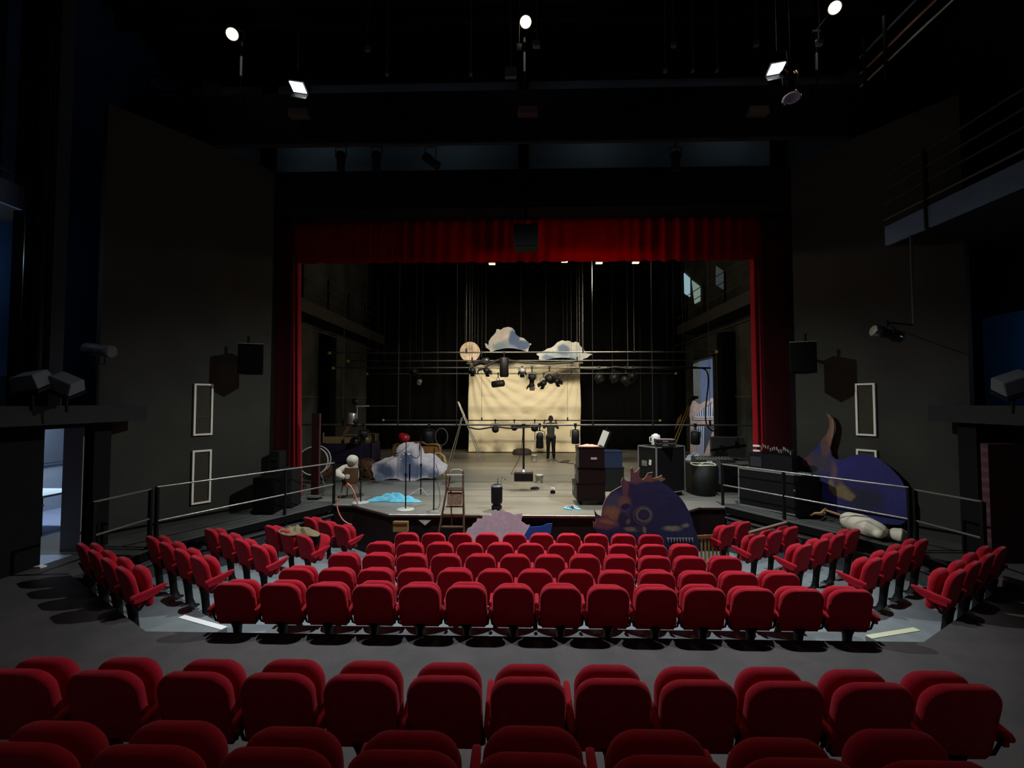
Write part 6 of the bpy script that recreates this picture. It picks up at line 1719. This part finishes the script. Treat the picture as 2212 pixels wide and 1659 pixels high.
# chrome can and pale bracket over the low near bar
p = W(759, 905, 12.4)
t = thing('chrome_can', 'short bright metal can clamped above the low near bar at left', 'can', (p.x, 12.4, z6 + .02))
m_ = MB(); m_.lathe([(.12, 0), (.125, .01), (.125, .29), (.115, .30), (.11, .02)], 22, M=Matrix.Rotation(R(4), 4, 'Y')); m_.build('body', mat('dull_tin', (.30, .29, .24), .35, metal=.7, noise=.4, nscale=10), parent=t)
p = W(771, 915, 12.4)
t = thing('boom_arm', 'pale metal boom arm standing on the low near bar at left', 'bracket', (p.x, 12.4, z6))
h_ = W(771, 878, 12.4).z - z6
m_ = MB(); m_.tube([(0, 0, 0), (0, 0, h_)], .016, 6); m_.build('upright', ALU, parent=t)
m_ = MB(); m_.tube([(-.03, 0, h_), (.33, 0, h_ + .01)], .022, 6); m_.build('arm', ALU, parent=t)
m_ = MB(); m_.tube([(.33, 0, h_ + .01), (.95, .4, h_ + .01)], .014, 6); m_.build('extension', BLACKM, parent=t)
t = thing('fan_head', 'small dark round fan perched on the boom arm', 'fan', W(768, 867, 12.4) + Vector((0, 0, 0)))
m_ = MB(); m_.lathe([(0, -.05), (.08, -.05), (.10, 0), (.08, .05), (0, .06)], 16, M=Matrix.Rotation(R(70), 4, 'X')); m_.tube([(0, 0, -.05), (0.02, 0, h_ + z6 - W(768, 867, 12.4).z)], .015, 6); m_.build('housing', BLACKM, parent=t)
# chair with a stuffed white puppet
p = at0(757, 1076)
t = thing('wooden_chair', 'small brown wooden chair seen from behind, holding a white puppet', 'chair', (p.x, p.y, 0), R(-6))
hb, ht = W(757, 1044, p.y).z, W(757, 1009, p.y).z
m_ = MB(); rr = []
for z, w_ in ((hb - .02, .155), (hb + .05, .20), (ht - .06, .225), (ht, .225)):
    rr.append([Vector((w_ * math.sin(q_2), -.16 + .10 * (1 - math.cos(q_2)) + dy, z)) for q_2, dy in [(R(a2), 0) for a2 in range(-90, 91, 15)] + [(R(a2), .02) for a2 in range(90, -91, -15)]])
m_.rings(rr); m_.build('backrest', mat('brown_chair_wood', (.085, .04, .018), .55, noise=.3), parent=t)
m_ = MB(); m_.lathe([(.19, 0), (.20, .015), (.19, .03), (0, .03)], 20, M=Mx((0, 0, hb - .04))); m_.build('seat', WOOD, parent=t)
for x in (-1, 1):
    for y_ in (-1, 1):
        m_ = MB(); m_.tube([(.14 * x, .13 * y_, hb - .03), (.18 * x, .17 * y_, 0)], .014, 6); m_.build('leg', WOOD, parent=t)
t = thing('white_puppet', 'white stuffed puppet slumped over the chair with one arm bent', 'puppet', (p.x - .02, p.y + .02, hb))
hz2 = W(757, 978, p.y).z - hb
CRW = mat('white_puppet_cloth', (.50, .46, .36), .9, noise=.15, bump=.3, bscale=30)
body_mesh('body', [[(0, .0, .02, .17), (.02, 0, .20, .19), (.04, 0, .34, .17)], [(.04, 0, .36, .13), (.08, -.02, hz2 - .20, .12)],
    [(-.02, -.04, .40, .085), (-.13, -.10, .38, .08), (-.24, -.14, .30, .075)], [(-.24, -.14, .30, .085), (-.18, -.24, .22, .08), (-.08, -.28, .20, .07)]], CRW, parent=t, voxel=.014, smooth=3)
body_mesh('head', [[(.06, -.08, hz2 - .17, .13), (.13, -.12, hz2 - .16, .12)]], CRW, parent=t, voxel=.014, smooth=2)
# wooden bed
yb = 15.6
L_ = W(849, 960, yb).x; R_ = W(950, 960, yb).x; zt_ = W(900, 960, yb).z
t = thing('wooden_bed', 'old bed with curved golden brown end boards behind the stage cloud', 'bed', (L_, yb, 0))
wB = R_ - L_
GW = mat('gilded_brown_wood', (.24, .125, .045), .35, noise=.4, nscale=6)
for nm_, y_, sc in (('headboard', .0, 1.0), ('footboard', -.9, .62)):
    m_ = MB(); h_ = zt_ * sc; ol = []
    m_.tube([(0, y_, 0), (0, y_, h_ - .12), (.04, y_, h_ - .03), (.14, y_, h_), (wB * .3, y_, h_)], .045, 8)
    m_.tube([(wB, y_, 0), (wB, y_, h_ - .12), (wB - .04, y_, h_ - .03), (wB - .14, y_, h_), (wB * .72, y_, h_)], .045, 8)
    m_.tube([(wB * .3, y_, h_), (wB * .38, y_, h_ + .06), (wB * .64, y_, h_ + .06), (wB * .72, y_, h_)], .04, 8)
    m_.bb(.03, wB - .03, y_ - .015, y_ + .015, .25, h_ - .06)
    m_.build(nm_, GW, parent=t)
m_ = MB(); m_.bb(.03, wB - .03, -.88, -.02, .30, .48); m_.build('mattress', mat('dull_mattress', (.10, .08, .06), .9), parent=t, bevel=.04)
for x in (0.0, wB - .05):
    m_ = MB(); m_.bb(x, x + .05, -.88, -.02, .22, .42); m_.build('side_rail', GW, parent=t)
# gilded curved arms beside the bed
m_ = MB(); 
p = W(957, 985, 14.6); o = None
pts = [W(x, y, 14.6) - Vector((p.x, 14.6, 0)) for x, y in ((938, 980), (950, 979), (958, 986), (962, 998), (960, 1012), (958, 1026))]
m_.tube([Vector((v.x, 0, v.z)) for v in pts], [.03, .04, .05, .055, .05, .05], 8)
m_.bb(pts[-1].x - .04, pts[-1].x + .04, -.03, .03, 0, pts[-1].z)
o = m_.build('gilded_chair_arm', mat('old_gold', (.42, .28, .10), .4, noise=.4)); o.location = (p.x, 14.6, 0); tag(o, 'curved old gold furniture arm right of the stage cloud', 'furniture')
t = thing('red_cap', 'glossy red balloon-like cap on top of the bed\'s left post', 'cap', W(873, 946, yb))
m_ = MB(); m_.ball((0, 0, 0), .19, 20, sc=(1.0, .9, .8)); m_.ball((-.07, 0, .06), .13, 16, sc=(1, .9, .9))
m_.build('dome', mat('glossy_red', (.50, .018, .020), .3, spec=.6), parent=t)
t = thing('dark_stove', 'black spindly stove-like prop behind the bed at right', 'prop', (W(925, 950, 16.3).x, 16.3, 0))
m_ = MB(); m_.lathe([(.2, 0), (.22, .05), (.14, .3), (.16, .8), (.2, 1.1), (.08, 1.2), (.06, 1.45), (.0, 1.46)], 16); m_.build('body', DEEP, parent=t)
m_ = MB(); m_.tube([(.45 + .22 * math.cos(a_), .1, 1.12 + .3 * math.sin(a_)) for a_ in [2 * PI * k / 24 for k in range(24)]], .02, 6, closed=True); m_.tube([(.45, .1, 0), (.45, .1, .83)], .02, 6); m_.build('ring', mat('dim_grey_ring', (.05, .055, .06), .4), parent=t)

# loudspeaker stacks at both proscenium sides
def stack(px0, px1, pyt, pyb, y, lab, h=None, rz=0, mt=DEEP, group='floor loudspeakers', badge=False, z0=0.0, dp=.42):
    a_ = W(px0, pyt, y); b_ = W(px1, pyt, y); zt_ = a_.z
    w_ = b_.x - a_.x
    t = thing('floor_loudspeaker', lab, 'loudspeaker', ((a_.x + b_.x) / 2, y, z0), rz, group)
    m_ = MB(); m_.bb(-w_ / 2, w_ / 2, 0, dp, 0, zt_ - z0); m_.build('cabinet', mt, parent=t, bevel=.01)
    m_ = MB(); m_.bb(-w_ / 2 + .02, w_ / 2 - .02, -.012, 0, .03, zt_ - z0 - .03); m_.build('front_grille', SPK if mt is DEEP else mt, parent=t)
    if badge:
        m_ = MB(); m_.box((0, -.018, (zt_ - z0) * .5), (.13, .012, .025)); m_.build('handle', CHROME, parent=t)
    return zt_
GSP = mat('dim_grey_cabinet', (.010, .010, .009), .7, spec=.2)
z1_ = stack(592, 632, 1014, 1100, 10.25, 'big dark cabinet on the floor beside the left curtain', mt=GSP)
stack(584, 604, 975, 1013, 10.35, 'small black loudspeaker with pale handle on the left cabinet', z0=z1_, badge=True, dp=.3, mt=mat('black_amp', (.01, .01, .01), .5))
stack(546, 590, 1032, 1108, 9.75, 'black bass loudspeaker on the floor below the left wall speaker')
z1_ = stack(1694, 1722, 1020, 1110, 10.2, 'dim grey cabinet on the floor beside the right proscenium side', mt=mat('green_grey_cabinet', (.016, .020, .013), .7, spec=.2))
stack(1695, 1718, 973, 1019, 10.25, 'small grey loudspeaker with handle on the right cabinet', z0=z1_, badge=True, dp=.3, mt=mat('green_grey_cabinet', (.016, .020, .013), .7, spec=.2))
stack(1724, 1772, 1028, 1108, 9.7, 'black bass loudspeaker behind the monster tail\'s horn')

# ================================================================ stage right
# mixing position: cases, desk, monitor, cables
t = thing('road_case', 'long black road case standing along the right walkway rail', 'flight case', (4.92, 10.86, 0), R(-56), 'black cases at the right stage edge')
Lr = 1.35; hr = .84
m_ = MB(); m_.bb(0, Lr, 0, .5, .0, hr); m_.build('case_body', CB, parent=t)
m_ = MB(); m_.bb(-.01, Lr + .01, -.012, .51, hr - .015, hr + .012); m_.bb(-.01, Lr + .01, -.012, .51, 0, .03); m_.bb(-.01, .02, -.012, .51, 0, hr); m_.bb(Lr - .02, Lr + .01, -.012, .51, 0, hr); m_.build('metal_edging', EDGE, parent=t)
m_ = MB(); m_.bb(Lr - .14, Lr - .02, -.02, -.012, .50, .54); m_.build('latch', CHROME, parent=t)
def on_rc(u, v, z):
    q = Matrix.Rotation(R(-56), 3, 'Z') @ Vector((u, v, 0)); return Vector((4.92 + q.x, 10.86 + q.y, z))
t = thing('patch_rack', 'rack bristling with silver plugs and black cables on the long road case', 'patch rack', on_rc(.16, .10, hr + .014), R(-56))
m_ = MB(); m_.bb(0, .95, .05, .4, 0, .34); m_.build('rack_body', mat('dark_rack', (.004, .0035, .005), .5, spec=.2), parent=t)
m_ = MB(); m_.bb(.04, .30, .035, .05, .05, .27); m_.build('display_panel', mat('dim_display', (.03, .03, .032), .3), parent=t)
rnd = random.Random(14)
for k in range(14):
    x = .28 + .048 * k; zz = .34 + rnd.uniform(.08, .16) - .004 * k
    m_ = MB(); m_.tube([(x, .16, .33), (x + rnd.uniform(-.01, .01), .10, zz)], .009, 6); m_.build('cable', RUB, parent=t)
    m_ = MB(); m_.tube([(x, .10, zz), (x + rnd.uniform(-.02, .02), .08, zz + .07)], .014, 6); m_.build('plug', mat('nickel', (.7, .68, .62), .25, metal=.8), parent=t)
for k in range(2):
    m_ = MB(); m_.box((.12, .18, .50 - .11 * k), (.15, .06, .04)); m_.build('pale_block', PLASTW, parent=t)
m_ = MB(); m_.box((.12, .22, .40), (.03, .03, .2)); m_.build('block_post', DEEP, parent=t)
# desk with case and monitor
dk = Vector((4.95, 12.3, 0))
t = thing('case_table', 'low dark case used as a table at stage right', 'table', dk)
m_ = MB(); m_.bb(-.55, 1.1, 0, .75, 0, .72); m_.build('case_body', CB, parent=t)
m_ = MB(); m_.bb(-.57, 1.12, -.02, .77, .72, .75); m_.build('tabletop', mat('dusty_board', (.16, .15, .12), .6), parent=t)
mx0 = W(1536, 990, 12.55)
t = thing('mixing_desk', 'mixing desk with white sticker and small controls below the monitor', 'mixing desk', (dk.x - .45, 12.32, .752))
m_ = MB(); m_.add([(0, 0, 0), (1.0, 0, 0), (1.0, .4, 0), (0, .4, 0), (0, 0, .08), (1.0, 0, .08), (1.0, .4, .14), (0, .4, .14)], [(0, 3, 2, 1), (4, 5, 6, 7), (0, 1, 5, 4), (1, 2, 6, 5), (2, 3, 7, 6), (3, 0, 4, 7)]); m_.build('body', mat('dark_desk_metal', (.03, .03, .028), .4), parent=t)
rnd = random.Random(2)
m_ = MB()
for i in range(12):
    for j in range(3):
        m_.box((.06 + i * .08, .08 + j * .1, .098 + j * .015), (.03, .012, .02))
m_.build('fader_knobs', mat('pale_knob', (.5, .48, .4), .4), parent=t); 
m_ = MB(); m_.box((.34, -.006, .045), (.14, .012, .05)); st = m_.build('sticker', mat('white_sticker', (.6, .6, .55), .6), parent=t)
try:
    cu = bpy.data.curves.new('lettering', 'FONT'); cu.body = 'STE'; cu.size = .055; cu.extrude = .001
    tmp = bpy.data.objects.new('tmp', cu); COL.objects.link(tmp)
    bpy.context.view_layer.update()
    me = bpy.data.meshes.new_from_object(tmp.evaluated_get(bpy.context.evaluated_depsgraph_get()))
    bpy.data.objects.remove(tmp)
    me.materials.clear(); me.materials.append(DEEP)
    lt = bpy.data.objects.new('lettering', me); COL.objects.link(lt); lt.parent = st; lt.location = (.28, -.014, .026); lt.rotation_euler = (PI / 2, 0, 0)
except Exception as e:
    print('text', e)
m_ = MB(); m_.box((.30, -.006, -.02 + .02), (.17, .012, .03)); m_.build('label_strip', PLASTW, parent=t)
a_ = W(1537, 943, 12.85); b_ = W(1611, 950, 12.85)
t = thing('monitor', 'dark flat screen monitor tilted beside the mixing desk', 'monitor', ((a_.x + b_.x) / 2, 12.85, .752))
wM = .93; hM = a_.z - .752
Mt = Matrix.Rotation(R(-8), 4, 'Z') @ Matrix.Rotation(R(-8), 4, 'X')
m_ = MB(); m_.bb(-wM / 2, wM / 2, 0, .05, .06, hM, M=Mt); m_.build('casing', mat('grey_black_casing', (.07, .07, .065), .4), parent=t)
m_ = MB(); m_.bb(-wM / 2 + .03, wM / 2 - .03, -.004, .0, .10, hM - .03, M=Mt); m_.build('screen', mat('dead_screen', (.028, .030, .026), .25), parent=t)
m_ = MB(); m_.bb(-.05, .05, .04, .08, 0, .2); m_.bb(-.16, .16, -.06, .18, 0, .02); m_.build('stand', DEEP, parent=t)
# round cable trunk with light hose coil
p = at0(1518, 1050)
t = thing('cable_tub', 'round dark tub holding a pale coiled hose beside the flight case', 'tub', (W(1519, 1000, 12.0).x, 12.0, 0))
zT = W(1519, 1008, 11.7).z
m_ = MB(); m_.lathe([(.27, 0), (.29, .02), (.31, zT), (.29, zT), (.27, .05)], 24); m_.build('body', mat('dark_green_tub', (.006, .007, .005), .6, spec=.2), parent=t)
m_ = MB(); m_.tube([(.295 * math.cos(a_), .295 * math.sin(a_), zT + .02 + .01 * math.sin(3 * a_)) for a_ in [2 * PI * k / 30 for k in range(30)]], .02, 8, closed=True); m_.build('pale_hose', mat('pale_hose', (.62, .62, .42), .4), parent=t)
m_ = MB(); m_.tube([(-.2, -.15, zT), (0, -.05, zT + .06), (.1, .2, zT)], .014, 6); m_.build('loose_hose', mat('pale_hose', (.62, .62, .42), .4), parent=t)
m_ = MB(); m_.bb(.31, .36, -.2, .2, .3, zT + .12); m_.build('side_board', mat('grey_fascia', (.06, .06, .065), .8), parent=t)
# white cloth and yellow ladder
cloth_pile('white_cloth', 'white crumpled cloth on the dark table left of the monitor', 'cloth', (dk.x - .30, 12.9, .755), .45, .3, .22, mat('white_cloth', (.50, .52, .58), .9), 41)
p = at0(1458, 985)
t = thing('yellow_ladder', 'narrow yellow ladder leaning by the dock door with a green cap on top', 'ladder', (W(1455, 955, 19.5).x, 19.5, 0))
o0 = W(1455, 955, 19.5)
def yl_(px, py, dx=0): 
    v = W(px, py, 19.5); return Vector((v.x - o0.x + dx, 0, v.z))
bt = yl_(1455, 955); tp_ = yl_(1490, 868); d = tp_ - bt; b0_ = bt - d * (bt.z / d.z)
YL = mat('yellow_lacquer', (.40, .28, .06), .4)
for dx in (0, .13):
    m_ = MB(); m_.tube([b0_ + Vector((dx, 0, .0)), tp_ + Vector((dx * .6, 0, 0))], .022, 6); m_.build('rail', YL, parent=t)
for k in range(1, 9):
    q = b0_.lerp(tp_, k / 9); m_ = MB(); m_.tube([q, q + Vector((.11, 0, 0))], .012, 5); m_.build('rung', YL, parent=t)
m_ = MB(); m_.tube([tp_ - d * .1, tp_ + d * .04, tp_ + d * .10 + Vector((.1, 0, 0)), tp_ + d * .10 + Vector((.28, 0, .02))], [.06, .08, .09, .05], 10); m_.build('green_cover', mat('green_cover', (.03, .04, .02), .4), parent=t)
m_ = MB(); m_.add([(bt.x + .05, -.03, bt.z + .5), (bt.x + .30, -.03, bt.z + .9), (bt.x + .36, -.03, bt.z + 1.2), (bt.x + .16, -.03, bt.z + .95)], [(0, 1, 2, 3)]); oo = m_.build('wooden_plate', mat('tan_board', (.3, .185, .075), .6), parent=t); sd = oo.modifiers.new('s', 'SOLIDIFY'); sd.thickness = .02
# painted house front in the dock door
yh = 20.7
PK = mat('pinkish_brown_paint', (.55, .38, .30), .8, noise=.35, nscale=5)
HP2 = [(1491, 986), (1491, 905), (1489, 898), (1492, 870), (1497, 866), (1502, 866), (1507, 871), (1513, 873), (1522, 867), (1530, 866), (1536, 859), (1543, 861), (1546, 986)]
o0 = W(1518, 986, yh)
t = thing('house_cutout', 'painted house front with striped roof in the dock doorway', 'scenery cut-out', (o0.x, yh, 0))
base = [(W(x, y, yh).x - o0.x, W(x, y, yh).z) for x, y in HP2]
base[0] = (base[0][0], .0); base[-1] = (base[-1][0], .0)
m_ = MB(); m_.prism(base, .03); m_.build('painted_board', PK, parent=t)
ST1 = mat('pale_stripe', (.52, .54, .58), .8)
def strip(pxs, pys, mt, name, n_=7):
    m_ = MB()
    for k in range(n_):
        u0 = (k + .18) / n_; u1 = (k + .72) / n_
        q = []
        for u in (u0, u1):
            xt = pxs[0] + (pxs[1] - pxs[0]) * u; yt_ = pys[0] + (pys[1] - pys[0]) * u
            xb_ = pxs[3] + (pxs[2] - pxs[3]) * u; yb_ = pys[3] + (pys[2] - pys[3]) * u
            a2, b2 = W(xt, yt_, yh), W(xb_, yb_, yh)
            q.append((Vector((a2.x - o0.x, -.012, a2.z)), Vector((b2.x - o0.x, -.012, b2.z))))
        v = [q[0][0], q[1][0], q[1][1], q[0][1]]; v += [p_ + Vector((0, .012, 0)) for p_ in v]
        m_.add(v, [(0, 1, 2, 3), (7, 6, 5, 4), (0, 4, 5, 1), (1, 5, 6, 2), (2, 6, 7, 3), (3, 7, 4, 0)])
    return m_.build(name, mt, parent=t)
m_ = MB()
for poly in ([(1500, 899), (1538, 868), (1541, 899)], [(1500, 921), (1543, 921), (1520, 984), (1507, 984)]):
    m_.prism([(W(x, y, yh).x - o0.x, W(x, y, yh).z) for x, y in poly], .008, 0, Matrix.Translation((0, -.009, 0)))
m_.build('dark_ground', mat('slate_paint', (.06, .065, .08), .8), parent=t)
strip((1501, 1540, 1540, 1501), (897, 869, 899, 899), ST1, 'roof_stripes', 8)
strip((1500, 1522, 1520, 1507), (921, 921, 984, 984), ST1, 'wall_stripes', 5)
m_ = MB()
for (x, y, x2, y2) in ((1497, 899, 1544, 903), (1496, 904, 1543, 907)):
    a2, b2 = W(x, y, yh), W(x2, y2, yh); m_.bb(a2.x - o0.x, b2.x - o0.x, -.03, 0, b2.z, a2.z)
m_.build('eaves_board', mat('pale_pink_paint', (.5, .42, .38), .8), parent=t)
# room behind the dock door
m_ = MB(); m_.bb(8.2, 13.0, 23.4, 23.6, -.06, 5.2); m_.bb(12.8, 13.0, 14.0, 23.6, -.06, 5.2); m_.bb(8.2, 13.0, 13.8, 14.0, -.06, 5.2)
struct(m_, 'wall_dock_room', mat('blue_grey_dock_wall', (.20, .24, .34), .9, noise=.1))
m_ = MB(); m_.bb(7.95, 13.0, 13.8, 23.6, 5.2, 5.4); struct(m_, 'ceiling_dock_room', PLASTW)
m_ = MB(); m_.bb(7.99, 13.0, 13.8, 23.6, -.2, -.01); struct(m_, 'floor_dock_room', mat('dock_floor', (.2, .2, .2), .6))
lamp('dock_light', 'AREA', (9.9, 17.9, 5.0), 300, (.76, .85, 1.0), (9.5, 19.4, 0), 1.5, .4)
tt = thing('fluorescent_fitting', 'lit ceiling strip in the dock room at stage right', 'ceiling light', (9.9, 17.9, 5.03))
m_ = MB(); m_.bb(-.7, .7, -.12, .12, 0, .17); m_.build('tube_tray', PLASTW, parent=tt)
# bent dark pipe in the screen and small bright lamp on the right curtain side
p = W(1630, 869, 11.9)
t = thing('small_lamp', 'small bright lamp on a pipe by the right stage curtain', 'lamp', p)
m_ = MB(); m_.ball((0, 0, 0), .035, 12); m_.build('bulb', mat('small_bulb', (1, 1, 1), .5, emit=(1, .85, .6), estr=6), parent=t)
m_ = MB(); m_.tube([(0, 0, -.03), (0, 0, -p.z + .0)], .014, 6); m_.tube([(0, 0, -.10), (-.05, .0, -.16)], .02, 6); m_.build('stem', BLACKM, parent=t)


q = WZ(86, 1226, AISLE)
m_ = MB(); m_.slab([(-.07, -.04), (.06, -.05), (.08, .03), (-.04, .05)], 0, .025)
o = m_.build('door_wedge', PLASTW); o.location = (q.x, q.y, AISLE + .001); tag(o, 'small white wedge on the floor by the left doorway', 'wedge')
